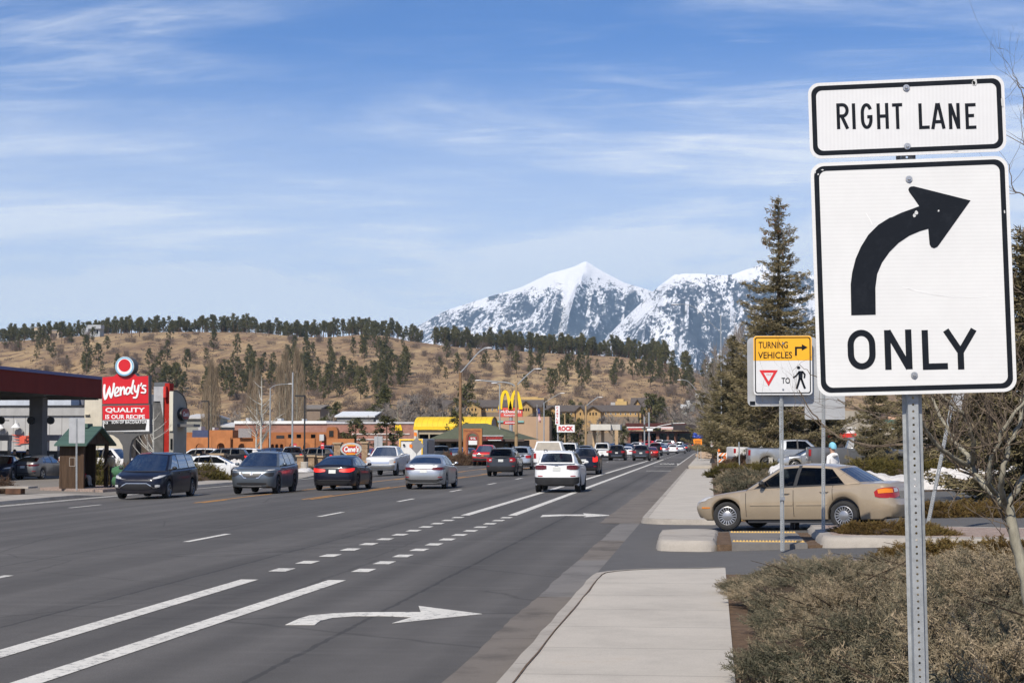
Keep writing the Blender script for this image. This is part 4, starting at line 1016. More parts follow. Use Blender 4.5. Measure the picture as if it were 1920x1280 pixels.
SED = dict(L=4.85, W=1.83, H=1.455, R=.33, wb=2.80, fo=.93, gc=.19, tw=.22, rim_r=.70, rimk='five', deck=True, mirror_paint=True,
 zt=[(0, .60), (.02, .66), (.08, .74), (.2, .80), (.6, .88), (1.1, .945), (1.55, .98), (2.4, .99), (3.4, 1.03), (4.1, 1.06), (4.5, 1.075), (4.72, 1.07), (4.80, 1.03), (4.85, .95)],
 doors=(1.30, 2.42, 3.45), roof=[(2.1, 1.40), (2.5, 1.43), (2.9, 1.425), (3.3, 1.38), (3.6, 1.33)], wr=.60,
 cols=[(1.25, 2.12, 'b'), (1.50, 2.26, 'g'), (2.40, 2.55, 'k'), (2.50, 2.64, 'g'), (3.30, 3.20, 'k'), (3.36, 3.26, 'g'), (3.72, 3.42, 'b'), (4.38, 3.60, 'e')], extra=x_mal, bf=.30, br=.16)
C_MAL = Car(**SED)
def x_jet(s):
 s.strip('taillight', [(0, .86, .895), (.35, .86, .90), (.42, .82, .93), (.7, .81, .94), (1.0, .83, .95), (1.15, .87, .95)], True, [M_SMOKE], .008)
 s.number_plate(.775, mat=M_PLATE); s.strip('bumper_insert', [(0, .30, .40), (.55, .30, .40), (.70, .36, .45), (.9, .42, .46)], True, M_TRIM, .008); s.strip('chrome_bar', [(0, .335, .355), (.5, .335, .355), (.72, .38, .395)], True, M_CHROME, .014, 1)
 s.lamp('reflector', [(.62, .50, .53), (.85, .51, .54)], True, M_TAIL, .010, 1); s.lamp('headlight', [(.42, .68, .76), (.7, .69, .78), (.95, .71, .79)], False, M_CLR); s.strip('grille', [(0, .35, .70), (.35, .36, .70), (.42, .62, .70)], False, M_GRIL)
C_JET = Car(**{**SED, 'L': 4.74, 'W': 1.80, 'H': 1.46, 'extra': x_jet, 'zt': [(0, .62), (.02, .68), (.08, .76), (.2, .82), (.6, .90), (1.1, .96), (1.55, .99), (2.4, 1.0), (3.4, 1.04), (4.1, 1.07), (4.45, 1.085), (4.66, 1.08), (4.70, 1.04), (4.74, .97)], 'cols': [(1.25, 2.10, 'b'), (1.48, 2.24, 'g'), (2.38, 2.5, 'k'), (2.48, 2.6, 'g'), (3.28, 3.2, 'k'), (3.34, 3.26, 'g'), (3.66, 3.42, 'b'), (4.28, 3.58, 'e')]})
def x_jeep(s):
 s.lamp('taillight', [(.40, .93, 1.06), (.55, .90, 1.09), (.75, .90, 1.08), (.92, .93, 1.05), (1.05, .96, 1.04)], True, [M_SMOKE], .012)
 s.lamp('reflector', [(.55, .64, .67), (.75, .645, .675)], True, M_TAIL, .012, 1)
 s.strip('bumper', [(0, .30, .60), (.5, .30, .60), (.80, .33, .61), (1.05, .40, .62)], True, M_TRIM, .012); s.number_plate(.93, mat=M_PLATE); s.strip('badge', [(0, 1.045, 1.06), (.07, 1.045, 1.06)], True, M_TRIM, .01, 1)
 s.lamp('headlight', [(.45, .84, .94), (.7, .84, .95), (.9, .86, .94)], False, M_CLR); s.strip('grille', [(0, .83, .93), (.4, .83, .93)], False, M_GRIL)
SUV = dict(L=4.42, W=1.83, H=1.65, R=.345, wb=2.64, fo=.88, gc=.24, tw=.225, rim_r=.68, rimk='five', deck=False, mirror_paint=True, clad=1, wfr=1.2, wrr=1.5, crown=.02,
 zt=[(0, .80), (.02, .86), (.08, .93), (.2, .98), (.6, 1.03), (1.25, 1.08), (2.2, 1.09), (3.2, 1.12), (4.0, 1.15), (4.34, 1.16), (4.42, 1.12)],
 doors=(1.22, 2.28, 3.25), roof=[(1.9, 1.57), (2.3, 1.605), (2.9, 1.61), (3.5, 1.59), (4.05, 1.55)], wr=.615, rail=True,
 cols=[(1.08, 1.92, 'b'), (1.28, 2.05, 'g'), (2.26, 2.36, 'k'), (2.36, 2.44, 'g'), (3.10, 3.06, 'k'), (3.20, 3.14, 'g'), (3.72, 3.60, 'b'), (4.33, 3.98, 'e')], extra=x_jeep, bf=.24, br=.10,
 nose=[(.3, .08), (.6, 0), (.85, .03), (1.1, .12)], tail=[(.25, .08), (.5, 0), (.62, .01), (.70, .06), (1.0, .07), (1.2, .11)])
C_JEEP = Car(**SUV)
def x_rog(s):
 s.lamp('headlight', [(.52, .78, .86), (.7, .70, .86), (.88, .72, .87), (.98, .78, .86)], False, M_SMOKE if False else M_TRIM, .008); s.lamp('running_light', [(.46, .93, .975), (.62, .945, .985), (.85, .96, 1.0), (1.0, .97, 1.0)], False, M_CLR, .012, 1)
 s.strip('grille', [(0, .66, .95), (.30, .68, .95), (.44, .80, .95)], False, M_GRIL, .010)
 s.lamp('grille_bar', [(.20, .635, .67), (.30, .65, .69), (.44, .80, .86), (.50, .90, .96)], False, M_CHROME, .02, 2); s.strip('badge', [(0, .77, .87), (.05, .78, .86)], False, M_CHROME, .022, 1)
 s.strip('lower_intake', [(0, .36, .47), (.4, .37, .47), (.6, .40, .46)], False, M_TRIM, .008); s.strip('skid_plate', [(0, .31, .35), (.4, .32, .36)], False, M_RIM, .012, 1)
 s.lamp('taillight', [(.42, .95, 1.05), (.7, .94, 1.08), (1.0, .97, 1.08)], True, [M_TAIL], .01); s.number_plate(.82)
C_ROG = Car(**{**SUV, 'L': 4.65, 'H': 1.70, 'wb': 2.70, 'fo': .95, 'R': .36, 'extra': x_rog, 'wfr': 1.1,
 'zt': [(0, .84), (.02, .92), (.08, .99), (.2, 1.03), (.6, 1.07), (1.3, 1.10), (2.3, 1.10), (3.3, 1.14), (4.2, 1.18), (4.56, 1.19), (4.65, 1.14)], 'roof': [(1.9, 1.61), (2.3, 1.65), (2.9, 1.665), (3.6, 1.64), (4.3, 1.59)],
 'cols': [(1.10, 1.95, 'b'), (1.30, 2.08, 'g'), (2.30, 2.40, 'k'), (2.40, 2.48, 'g'), (3.2, 3.16, 'k'), (3.3, 3.24, 'g'), (3.95, 3.80, 'b'), (4.55, 4.2, 'e')]})
def x_for(s):
 s.lamp('taillight', [(.52, .85, 1.09), (.7, .84, 1.10), (.86, .87, 1.09), (1.0, .93, 1.05)], True, [M_TAIL], .012); s.lamp('reverse_lens', [(.55, .92, 1.0), (.68, .92, 1.0)], True, M_CLR, .017, 1)
 s.strip('bumper', [(0, .33, .60), (.6, .33, .60), (.95, .36, .58)], True, M_TRIM, .010); s.number_plate(.93); s.lamp('reflector', [(.66, .58, .62), (.84, .58, .62)], True, M_TAIL, .014, 1)
 s.lamp('headlight', [(.42, .80, .93), (.65, .80, .95), (.88, .83, .95)], False, M_CLR); s.strip('grille', [(0, .74, .90), (.38, .76, .90)], False, M_GRIL)
C_FOR = Car(**{**SUV, 'L': 4.6, 'H': 1.70, 'extra': x_for, 'roof': [(1.9, 1.60), (2.3, 1.64), (2.9, 1.65), (3.6, 1.63), (4.2, 1.60)], 'cols': [(1.08, 1.88, 'b'), (1.28, 2.0, 'g'), (2.26, 2.36, 'k'), (2.36, 2.44, 'g'), (3.15, 3.15, 'k'), (3.24, 3.24, 'g'), (3.90, 3.84, 'b'), (4.5, 4.22, 'e')], 'zt': [(0, .80), (.02, .86), (.08, .93), (.2, .98), (.6, 1.03), (1.25, 1.08), (2.2, 1.09), (3.2, 1.11), (4.2, 1.13), (4.52, 1.14), (4.6, 1.10)]})
def x_crv(s):
 s.lamp('taillight', [(.56, .80, 1.10), (.66, .78, 1.12), (.80, .80, 1.13), (.92, .84, 1.12)], True, [M_TAIL], .012); s.lamp('upper_taillight', [(.50, 1.13, 1.44), (.58, 1.13, 1.46)], True, M_TAIL, .03, 2) if False else None
 s.number_plate(.88); s.lamp('reflector', [(.6, .5, .54), (.8, .5, .54)], True, M_TAIL, .012, 1); s.strip('bumper', [(0, .30, .44), (.6, .31, .44), (.9, .34, .44)], True, M_TRIM, .01)
 s.lamp('headlight', [(.42, .78, .90), (.65, .78, .94), (.88, .82, .95)], False, M_CLR); s.strip('grille', [(0, .70, .86), (.38, .72, .86)], False, M_GRIL)
C_CRV = Car(**{**SUV, 'L': 4.55, 'H': 1.68, 'W': 1.82, 'extra': x_crv, 'clad': 0, 'rail': False, 'wr': .58})
def x_gen(s):
 s.lamp('taillight', [(.50, .86, 1.04), (.7, .84, 1.06), (.95, .88, 1.05)], True, [M_TAIL], .012); s.number_plate(.84); s.strip('bumper', [(0, .32, .5), (.6, .32, .5), (.95, .36, .5)], True, M_TRIM, .010); s.strip('chrome_bar', [(0, .52, .545), (.6, .52, .545)], True, M_CHROME, .014, 1)
 s.lamp('headlight', [(.42, .80, .90), (.65, .80, .94), (.88, .83, .95)], False, M_CLR); s.strip('grille', [(0, .62, .88), (.38, .64, .88)], False, M_GRIL)
C_SUV = Car(**{**SUV, 'L': 4.8, 'W': 1.92, 'H': 1.74, 'extra': x_gen, 'clad': 0, 'wb': 2.82, 'roof': [(1.9, 1.62), (2.3, 1.67), (2.9, 1.685), (3.7, 1.67), (4.4, 1.62)], 'cols': [(1.08, 1.92, 'b'), (1.28, 2.05, 'g'), (2.26, 2.36, 'k'), (2.36, 2.44, 'g'), (3.2, 3.2, 'k'), (3.3, 3.3, 'g'), (4.1, 4.0, 'b'), (4.7, 4.36, 'e')], 'zt': [(0, .82), (.02, .88), (.08, .97), (.2, 1.02), (.6, 1.07), (1.25, 1.12), (2.2, 1.12), (3.2, 1.14), (4.4, 1.17), (4.72, 1.18), (4.8, 1.13)]})
C_BIG = Car(**{**SUV, 'L': 5.3, 'W': 2.03, 'H': 1.96, 'extra': x_gen, 'clad': 0, 'wb': 3.05, 'fo': .98, 'R': .40, 'gc': .27, 'wr': .70, 'rail': True, 'roof': [(2.1, 1.86), (2.5, 1.91), (3.2, 1.92), (4.2, 1.91), (5.0, 1.88)], 'cols': [(1.35, 2.10, 'b'), (1.55, 2.22, 'g'), (2.55, 2.62, 'k'), (2.65, 2.70, 'g'), (3.6, 3.6, 'k'), (3.7, 3.7, 'g'), (4.85, 4.82, 'b'), (5.24, 5.04, 'e')], 'doors': (1.5, 2.6, 3.6), 'zt': [(0, .95), (.02, 1.02), (.08, 1.10), (.2, 1.15), (.8, 1.2), (1.5, 1.24), (5.2, 1.27), (5.3, 1.2)]})
def x_van(s):
 s.lamp('headlight', [(.40, .78, .84), (.55, .775, .87), (.75, .79, .90), (.95, .83, .92), (1.12, .88, .93)], False, M_CLR, .010)
 s.strip('upper_grille', [(0, .80, .818), (.25, .80, .82), (.42, .80, .83)], False, M_CHROME, .010, 1); s.strip('badge', [(0, .845, .865), (.10, .85, .86)], False, M_CHROME, .02, 1)
 s.strip('lower_grille', [(0, .36, .60), (.42, .38, .60), (.58, .42, .52)], False, M_GRIL, .010); s.strip('chrome_trim', [(0, .60, .625), (.40, .60, .625), (.56, .50, .54), (.66, .42, .45), (.80, .42, .44)], False, M_CHROME, .018, 1)
 s.lamp('fog_light', [(.72, .46, .55), (.84, .46, .56), (.92, .48, .55)], False, M_CLR, .012)
 s.lamp('taillight', [(.5, .95, 1.08), (.9, .94, 1.08)], True, [M_TAIL], .01)
C_VAN = Car(L=5.17, W=2.02, H=1.78, R=.355, wb=3.09, fo=1.0, gc=.19, tw=.235, rim_r=.68, rimk='ten', deck=False, mirror_paint=False, wfr=.9, wrr=1.4, crown=.03,
 zt=[(0, .70), (.02, .78), (.08, .85), (.2, .90), (.6, .985), (1.05, 1.07), (1.6, 1.10), (3, 1.12), (4.8, 1.18), (5.08, 1.18), (5.17, 1.13)], doors=(1.30, 2.45, 3.72), roof=[(2.1, 1.68), (2.6, 1.735), (3.3, 1.745), (4.2, 1.72), (4.9, 1.66)], wr=.69,
 cols=[(.95, 2.05, 'b'), (1.35, 2.30, 'g'), (2.42, 2.58, 'k'), (2.52, 2.66, 'g'), (3.68, 3.68, 'k'), (3.78, 3.78, 'g'), (4.70, 4.6, 'b'), (5.05, 4.85, 'e')], extra=x_van, bf=.34, br=.08, nose=[(.2, .10), (.5, 0), (.72, .02), (1.0, .14)])
def x_pick(s):
 s.strip('grille', [(0, .78, 1.06), (.52, .78, 1.06), (.60, .82, 1.04)], False, s.gril, .012); s.strip('bumper', [(0, .46, .70), (.6, .46, .72), (.95, .50, .73)], False, M_CHROME if s.chromeb else M_TRIM, .03)
 if not s.chromeb: s.strip('badge', [(0, .88, .96), (.12, .90, .94)], False, M_AMB, .018, 1)
 s.lamp('headlight', [(.62, .84, 1.05), (.78, .84, 1.06), (.95, .86, 1.06), (1.05, .90, 1.04)], False, M_CLR, .010); s.lamp('turn_lens', [(.88, .86, .94), (1.03, .90, .95)], False, M_AMB, .016, 1)
 s.lamp('taillight', [(.78, .92, 1.26), (.90, .92, 1.27), (1.0, .93, 1.26)], True, [M_TAIL], .012); s.strip('rear_bumper', [(0, .50, .68), (.7, .50, .68), (1.0, .52, .68)], True, M_CHROME, .03); s.number_plate(.62, mat=M_PLATE)
 m = MB(); m.box((0, -s.L / 2 + (s.L - 3.95) / 2 + .03, 1.37), (s.W * .78, s.L - 4.15, .07)); s.add('bed_cover', m, M_GAP)
def pick(**k):
 d = dict(L=5.85, W=2.02, H=1.94, R=.40, wb=3.70, fo=.98, gc=.36, tw=.27, rim_r=.60, rimk='six', deck=True, mirror_paint=True, wfr=1.6, wrr=3.0, crown=.03, chromeb=True, gril=M_CHROME, tyre_gap=.08,
  zt=[(0, 1.02), (.02, 1.10), (.08, 1.15), (.2, 1.18), (.8, 1.22), (1.5, 1.25), (1.7, 1.29), (3.8, 1.33), (4.0, 1.36), (5.8, 1.38), (5.85, 1.36)], doors=(1.60, 2.75, 3.72), roof=[(2.2, 1.84), (2.6, 1.88), (3.2, 1.885), (3.7, 1.84)], wr=.66,
  cols=[(1.52, 2.20, 'b'), (1.75, 2.34, 'g'), (2.72, 2.74, 'k'), (2.82, 2.82, 'g'), (3.50, 3.45, 'b'), (3.86, 3.70, 'e')], extra=x_pick, bf=.20, br=.04, nose=[(.4, .06), (.6, 0), (.9, .03), (1.2, .08)], tail=[(.4, 0), (1.4, .0)])
 d.update(k); return Car(**d)
C_PICK = pick(); C_PICKR = pick(chromeb=False, gril=M_GRIL)
C_CAMP = C_PICK
P_ = lambda n, c, m=0., r=.35: paint(n, c, m, r)
GOLD = P_('gold_paint', (.42, .338, .240), .35, .32); WHITE = P_('white_paint', (.74, .75, .76)); PEARL = P_('pearl_paint', (.66, .66, .66)); NAVY = P_('navy_paint', (.008, .010, .022)); BLACK = P_('black_paint', (.014, .014, .017)); GUN = P_('gunmetal_paint', (.13, .155, .185), .55, .35); DGREY = P_('dark_grey_paint', (.045, .048, .054), .4); SILV = P_('silver_paint', (.45, .47, .49), .7, .3); GREYP = P_('grey_paint', (.17, .175, .185), .55); RED = P_('red_paint', (.55, .012, .012)); BLUE = P_('blue_paint', (.03, .07, .19), .3); DRED = P_('dark_red_paint', (.16, .015, .018)); TAN = P_('tan_paint', (.30, .26, .20), .4)
place_car(C_OLD, GOLD, 'gold four door sedan pulling out of the driveway beside the raised island', 'car', loc=(2.07, 39.0, -.045), heading=R(64), pitch=R(-1.5), name='sedan', steer=R(18), rimm=M_RIM, roll=0)
VEH = [
(C_VAN, NAVY, 296, 67.5, 180, 'navy minivan with chrome grille trim coming towards us in the outermost lane', 'minivan', 'van', 0),
(C_ROG, GUN, 499, 70.5, 180, 'blue-grey crossover with V-shaped chrome grille coming towards us', 'crossover', 'car', 0),
(C_MAL, NAVY, 645, 75, 0, 'dark sedan with lit brake lamps in the yellow-lined middle lane', 'sedan', 'car', 1),
(C_PICK, PEARL, 728, 113, 180, 'white pickup truck with big chrome grille coming towards us', 'pickup_truck', 'truck', 0),
(C_JET, SILV, 810, 76.5, 0, 'silver sedan driving away with a dark tail lamp band', 'sedan', 'car', 0),
(C_PICKR, RED, 912, 164, 180, 'bright red pickup truck coming towards us', 'pickup_truck', 'truck', 0),
(C_FOR, DGREY, 947, 105, 0, 'dark grey wagon-like crossover with roof rails driving away', 'crossover', 'car', 0),
(C_SUV, SILV, 979, 131, 0, 'silver crossover mostly hidden ahead of the dark grey one', 'crossover', 'car', 0),
(C_JEEP, WHITE, 1052, 71.5, 0, 'white crossover with black roof bars straddling the bike lane lines', 'crossover', 'car', 0),
(C_MAL, PEARL, 1000, 158, 0, 'pale sedan with lit tail lamps left of the camper pickup', 'sedan', 'car', 1),
(C_CRV, NAVY, 1099, 110, 0, 'navy crossover with lit brake lamps right of the white crossover', 'crossover', 'car', 1),
(C_BIG, WHITE, 1131, 198, 0, 'large white sport utility vehicle with a lit amber turn lamp', 'suv', 'car', 0),
(C_SUV, BLACK, 1158, 196, 0, 'black sport utility vehicle beside the large white one', 'suv', 'car', 0),
(C_MAL, WHITE, 1176, 232, 0, 'white car between the black and dark grey sport utility vehicles', 'sedan', 'car', 0),
(C_SUV, DGREY, 1203, 192, 0, 'dark grey sport utility vehicle with a chrome tail strip nearest the bike lane', 'suv', 'car', 0),
]
for kd, pt, px, D, hd, lb, nm, ct, lit in VEH:
 place_car(kd, pt, lb, ct, px=px, D=D, heading=R(hd), name=nm, lit=bool(lit), rimm=M_RIMD if kd in (C_JEEP, C_MAL, C_ROG, C_FOR) and D < 106 else None)
rg = np.random.default_rng(5)
def unit(a): return a / np.maximum(1e-9, np.linalg.norm(a, axis=-1, keepdims=True))
def blades(base, dirs, length, width, droop=0.0):
 """one thin triangle per blade; returns V (3n,3), F (n,3)"""
 n = len(base); side = unit(np.cross(dirs, unit(rg.normal(size=(n, 3)))))
 tip = base + dirs * length[:, None]; tip[:, 2] -= droop * length
 V = np.stack([base - side * width[:, None] / 2, base + side * width[:, None] / 2, tip], 1).reshape(-1, 3)
 return V, np.arange(3 * n).reshape(-1, 3)
def tufts(centers, axis, k, r, w, tint, spread=.7, jit=.10):
 """needle clumps: k blades around each centre, pointing roughly along the axis"""
 n = len(centers); c = np.repeat(centers, k, 0); a = np.repeat(axis, k, 0); rr = np.repeat(np.broadcast_to(r, n), k)
 d = unit(a + spread * rg.normal(size=(n * k, 3))); b = c + rg.normal(size=(n * k, 3)) * rr[:, None] * .25 - d * rr[:, None] * .4
 V, F = blades(b, d, rr * rg.uniform(.7, 1.25, n * k), np.repeat(np.broadcast_to(w, n), k) * rg.uniform(.7, 1.3, n * k), .1)
 t = np.repeat(np.repeat(tint, k) + rg.normal(size=n * k) * jit, 3); return V, F, t
def join(parts):
 V, F, T, o = [], [], [], 0
 for v, f, t in parts: V.append(v); F.append(f + o); T.append(t); o += len(v)
 return np.concatenate(V), np.concatenate(F), np.clip(np.concatenate(T), 0, 1)
def bark(name, a, b, s=(14, 14, 2.5)):
 t = NT(name); n = t.noise(1, 6, .75, t.coord(s)); t.bump(n, .5, .02); return t.out(t.ramp(n, [(.35, a), (.65, b)]), .95, 0, .1)
M_BARK = bark('conifer_bark', (.06, .045, .035), (.16, .12, .09)); M_PBARK = bark('pine_bark', (.07, .05, .04), (.19, .12, .08), (2, 2, .6)); M_ASPEN = bark('smooth_pale_bark', (.17, .155, .12), (.36, .34, .27), (9, 9, 3)); M_TWIG = bark('twig_bark', (.09, .07, .055), (.20, .16, .12), (6, 6, 2))
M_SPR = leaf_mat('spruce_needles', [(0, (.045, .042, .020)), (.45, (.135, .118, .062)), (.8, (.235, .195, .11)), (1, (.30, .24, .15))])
M_CONE = plain('spruce_cones', (.17, .085, .04), .9, 0, .35, 9)
M_PINE = leaf_mat('pine_needles', [(0, (.030, .034, .014)), (.5, (.080, .080, .034)), (1, (.155, .14, .06))])
M_OAK = leaf_mat('bare_brush', [(0, (.10, .075, .06)), (.5, (.17, .13, .105)), (1, (.24, .19, .15))])
M_POP = leaf_mat('bare_poplar_twigs', [(0, (.14, .105, .07)), (.5, (.22, .17, .115)), (1, (.31, .25, .18))])
M_GREYT = leaf_mat('grey_bare_twigs', [(0, (.13, .11, .095)), (.5, (.21, .185, .165)), (1, (.30, .265, .24))])
M_JUN = leaf_mat('juniper_sprays', [(0, (.034, .038, .024)), (.30, (.085, .086, .058)), (.55, (.155, .140, .096)), (.8, (.265, .215, .140)), (1, (.37, .295, .20))])
M_JUNB = leaf_mat('bronze_juniper', [(0, (.035, .026, .012)), (.45, (.10, .062, .020)), (.75, (.155, .10, .034)), (1, (.20, .15, .05))])
M_JUNG = leaf_mat('green_shrub', [(0, (.025, .028, .010)), (.5, (.085, .075, .022)), (1, (.17, .135, .04))])
M_SHRUBR = leaf_mat('rust_shrub', [(0, (.05, .03, .022)), (.5, (.12, .075, .05)), (1, (.21, .14, .09))])
def spruce_mesh(H, Rb, seed, z0=.08, cones=True, dens=1.0, droopy=.25):
 global rg
 rg = np.random.default_rng(seed); P_, A_, T_, Rr = [], [], [], []; br = MB()
 C_, CA = [], []
 z = H * z0
 while z < H * .985:
  f = (z - H * z0) / (H * (1 - z0)); L = Rb * (1 - f) ** .74 * (1 if f > .06 else .8) + .12
  nb = max(3, int((5 + 3 * (1 - f)) * dens)); a0 = rg.uniform(0, 6.28)
  for k in range(nb):
   a = a0 + 6.283 * k / nb + rg.normal() * .22; l = L * rg.uniform(.38, 1.28); zz = z + rg.normal() * .10
   d = np.array([math.cos(a), math.sin(a), 0]); n = max(4, int(l * 5.0))
   sag = droopy * l * (1 - f * .8); up = .32 * l * f
   t = (np.arange(n) + .5) / n
   pts = d[None] * (t * l)[:, None]; pts[:, 2] = zz - sag * np.sin(t * 2.2) + up * t + .10 * l * t ** 3
   if l > .5: br.tube([(0, 0, zz), tuple(pts[n // 2]), tuple(pts[-1])], [.012 + .015 * l, .010 + .006 * l, .006], 4, cap=False)
   perp = np.array([-d[1], d[0], 0])
   for i in range(n):
    wd = .34 * l * (1 - abs(t[i] - .45) * 1.1) * (.35 + .65 * t[i] ** .3); m = 1 + int(wd * 7)
    for q in range(m):
     s_ = rg.uniform(-1, 1); p = pts[i] + perp * s_ * wd + rg.normal(size=3) * .05; p[2] -= abs(s_) * wd * .18
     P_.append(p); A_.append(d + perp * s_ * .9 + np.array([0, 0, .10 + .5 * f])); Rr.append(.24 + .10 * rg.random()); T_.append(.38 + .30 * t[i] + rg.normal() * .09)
     if cones and f > .70 and rg.random() < .42 * (f - .6) * 3 and t[i] > .4: C_.append(p - [0, 0, .10]); CA.append([0, 0, -1])
  z += (.40 + .20 * (1 - f)) * (H / 18) ** .4
 P_ = np.array(P_); n = len(P_)
 parts = [tufts(P_, np.array(A_), 7, np.array(Rr), np.full(n, .062), np.array(T_), .55)]
 me = np_mesh('crown', *[x for x in join(parts)][:2], M_SPR, tint=join(parts)[2]) if False else None
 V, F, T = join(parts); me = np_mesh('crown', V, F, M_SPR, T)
 tr = MB(); tr.tube([(0, 0, -.3), (0.02, 0, H * .2), (0, .03, H * .6), (0, 0, H)], [H * .0165, H * .0135, H * .007, .01], 10)
 mt = tr.mesh('trunk', [M_BARK], True); mb_ = br.mesh('branches', [M_BARK])
 mc = None
 if C_:
  cm = MB()
  for p in C_: cm.lathe([(.016, 0), (.046, -.06), (.038, -.14), (.004, -.19)], tuple(p), 5, 'Z', 0)
  mc = cm.mesh('cones', [M_CONE])
 return [('trunk', mt), ('branches', mb_), ('crown', me)] + ([('cones', mc)] if mc else [])
def plant(name, meshes, loc, label, cat, group=None, rz=0, sc=1.0, tiltv=(0, 0)):
 r = thing(name, loc, label, cat, group, rz); r.scale = (sc,) * 3 if not hasattr(sc, '__len__') else sc; r.rotation_euler = (tiltv[0], tiltv[1], rz)
 for nm, me in meshes:
  o = link(nm, me, r)
  if nm in ('cones', 'branches'): o['kind'] = 'stuff'
 return r
SP1 = spruce_mesh(19.5, 4.3, 11, .10, True); SP2 = spruce_mesh(12, 3.3, 12, .08, False); SP3 = spruce_mesh(9, 3.0, 13, .02, False, 1.15, .15)
def zgr(x, y): return .09 if x > 3 else .02
def at_base(px, D): x = gx(px, D); return (x, D, zgr(x, D) + rise(D))
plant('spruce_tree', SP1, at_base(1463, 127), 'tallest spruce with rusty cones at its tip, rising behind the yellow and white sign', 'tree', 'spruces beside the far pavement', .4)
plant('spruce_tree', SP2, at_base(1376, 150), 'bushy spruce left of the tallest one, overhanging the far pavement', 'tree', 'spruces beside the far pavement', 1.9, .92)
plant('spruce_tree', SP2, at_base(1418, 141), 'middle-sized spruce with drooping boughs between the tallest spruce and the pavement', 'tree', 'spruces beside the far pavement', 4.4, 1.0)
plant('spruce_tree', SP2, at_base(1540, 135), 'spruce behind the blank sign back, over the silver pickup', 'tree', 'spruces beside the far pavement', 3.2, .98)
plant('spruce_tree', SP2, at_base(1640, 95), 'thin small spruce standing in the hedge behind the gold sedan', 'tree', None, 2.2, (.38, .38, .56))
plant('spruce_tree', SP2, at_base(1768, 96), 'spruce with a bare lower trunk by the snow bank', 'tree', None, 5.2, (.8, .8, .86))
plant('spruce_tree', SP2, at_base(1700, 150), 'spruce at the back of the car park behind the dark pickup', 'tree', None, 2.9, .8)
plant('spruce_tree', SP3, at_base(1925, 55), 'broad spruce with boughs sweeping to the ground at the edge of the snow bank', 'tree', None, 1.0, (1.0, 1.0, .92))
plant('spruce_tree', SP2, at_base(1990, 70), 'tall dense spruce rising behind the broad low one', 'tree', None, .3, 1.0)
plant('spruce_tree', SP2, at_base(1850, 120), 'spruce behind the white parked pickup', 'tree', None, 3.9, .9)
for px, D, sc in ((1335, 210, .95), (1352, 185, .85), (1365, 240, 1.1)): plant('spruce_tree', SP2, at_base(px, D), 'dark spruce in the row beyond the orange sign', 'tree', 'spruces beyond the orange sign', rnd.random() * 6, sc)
def pine_mesh(H, seed, bare=.3, w=.22):
 global rg
 rg = np.random.default_rng(seed); P_, A_, T_ = [], [], []
 for i in range(62):
  f = rg.uniform(0, 1) ** .85; z = H * (bare + (1 - bare) * f); a = rg.uniform(0, 6.28); r = H * w * (.25 + math.sin(min(1, f * 1.05 + .12) * 2.9) * .75) * rg.uniform(.35, 1.05)
  P_.append((r * math.cos(a), r * math.sin(a), z)); A_.append((math.cos(a) * .6, math.sin(a) * .6, .5)); T_.append(.28 + .42 * rg.random() + .12 * f)
 for k in range(3): P_.append((0, 0, H * (.9 + .03 * k))); A_.append((0, 0, 1)); T_.append(.5)
 V, F, T = tufts(np.array(P_), np.array(A_), 15, np.full(len(P_), H * .085), np.full(len(P_), H * .022), np.array(T_), .8)
 tr = MB(); tr.tube([(0, 0, -.5), (0, 0, H * .5), (0, 0, H * .97)], [H * .018, H * .013, .03], 5); return [('trunk', tr.mesh('trunk', [M_PBARK], True)), ('crown', np_mesh('crown', V, F, M_PINE, np.clip(T, 0, 1)))]
PN = [pine_mesh(15, 21, .34), pine_mesh(16, 22, .42, .17), pine_mesh(13, 23, .2, .22), pine_mesh(12, 24, .12, .24), pine_mesh(17, 25, .45, .19), pine_mesh(8, 26, .06, .27)]
def brush_mesh(R_, H, seed, n, mat, w=.05, up=.8, name='twigs'):
 global rg
 rg = np.random.default_rng(seed); a = rg.uniform(0, 6.28, n); r = np.sqrt(rg.uniform(0, 1, n)) * R_ * .7
 b = np.stack([r * np.cos(a) * .7, r * np.sin(a) * .7, rg.uniform(0, .55, n) * H], 1)
 d = unit(np.stack([np.cos(a) * r / R_, np.sin(a) * r / R_, np.full(n, up)], 1) + rg.normal(size=(n, 3)) * .35)
 V, F = blades(b, d, rg.uniform(.35, .75, n) * H * .75, np.full(n, w) * rg.uniform(.6, 1.4, n)); return np_mesh(name, V, F, mat, np.clip(np.repeat(.5 + rg.normal(size=n) * .2, 3), 0, 1))
BR = [brush_mesh(2.6, 3.4, 31, 420, M_OAK), brush_mesh(3.4, 2.6, 32, 480, M_OAK), brush_mesh(2.0, 4.5, 33, 420, M_OAK)]
def hill_hit(px, py):
 lo, hi = D0, D1
 for _ in range(26):
  mid = (lo + hi) / 2
  if at(px, py, mid).z > hill_z(px, mid): lo = mid
  else: hi = mid
 return hill_pt(px, lo)
hr = random.Random(17); pine_pts = []
def onhill(px, py, kind, sc):
 p = hill_hit(px, py); pine_pts.append((p, kind, sc))
for a, b, n, dy in ((0, 60, 6, 18), (60, 190, 12, 16), (190, 300, 8, 8), (300, 560, 12, 4), (570, 640, 6, 6), (650, 700, 4, 4), (700, 785, 8, 6)):
 for k in range(n): px = a + (b - a) * (k + hr.random()) / n; onhill(px, tab(CREST, px) + hr.uniform(-2, dy), hr.choice((0, 1, 0, 4, 2)), hr.uniform(.62, 1.0))
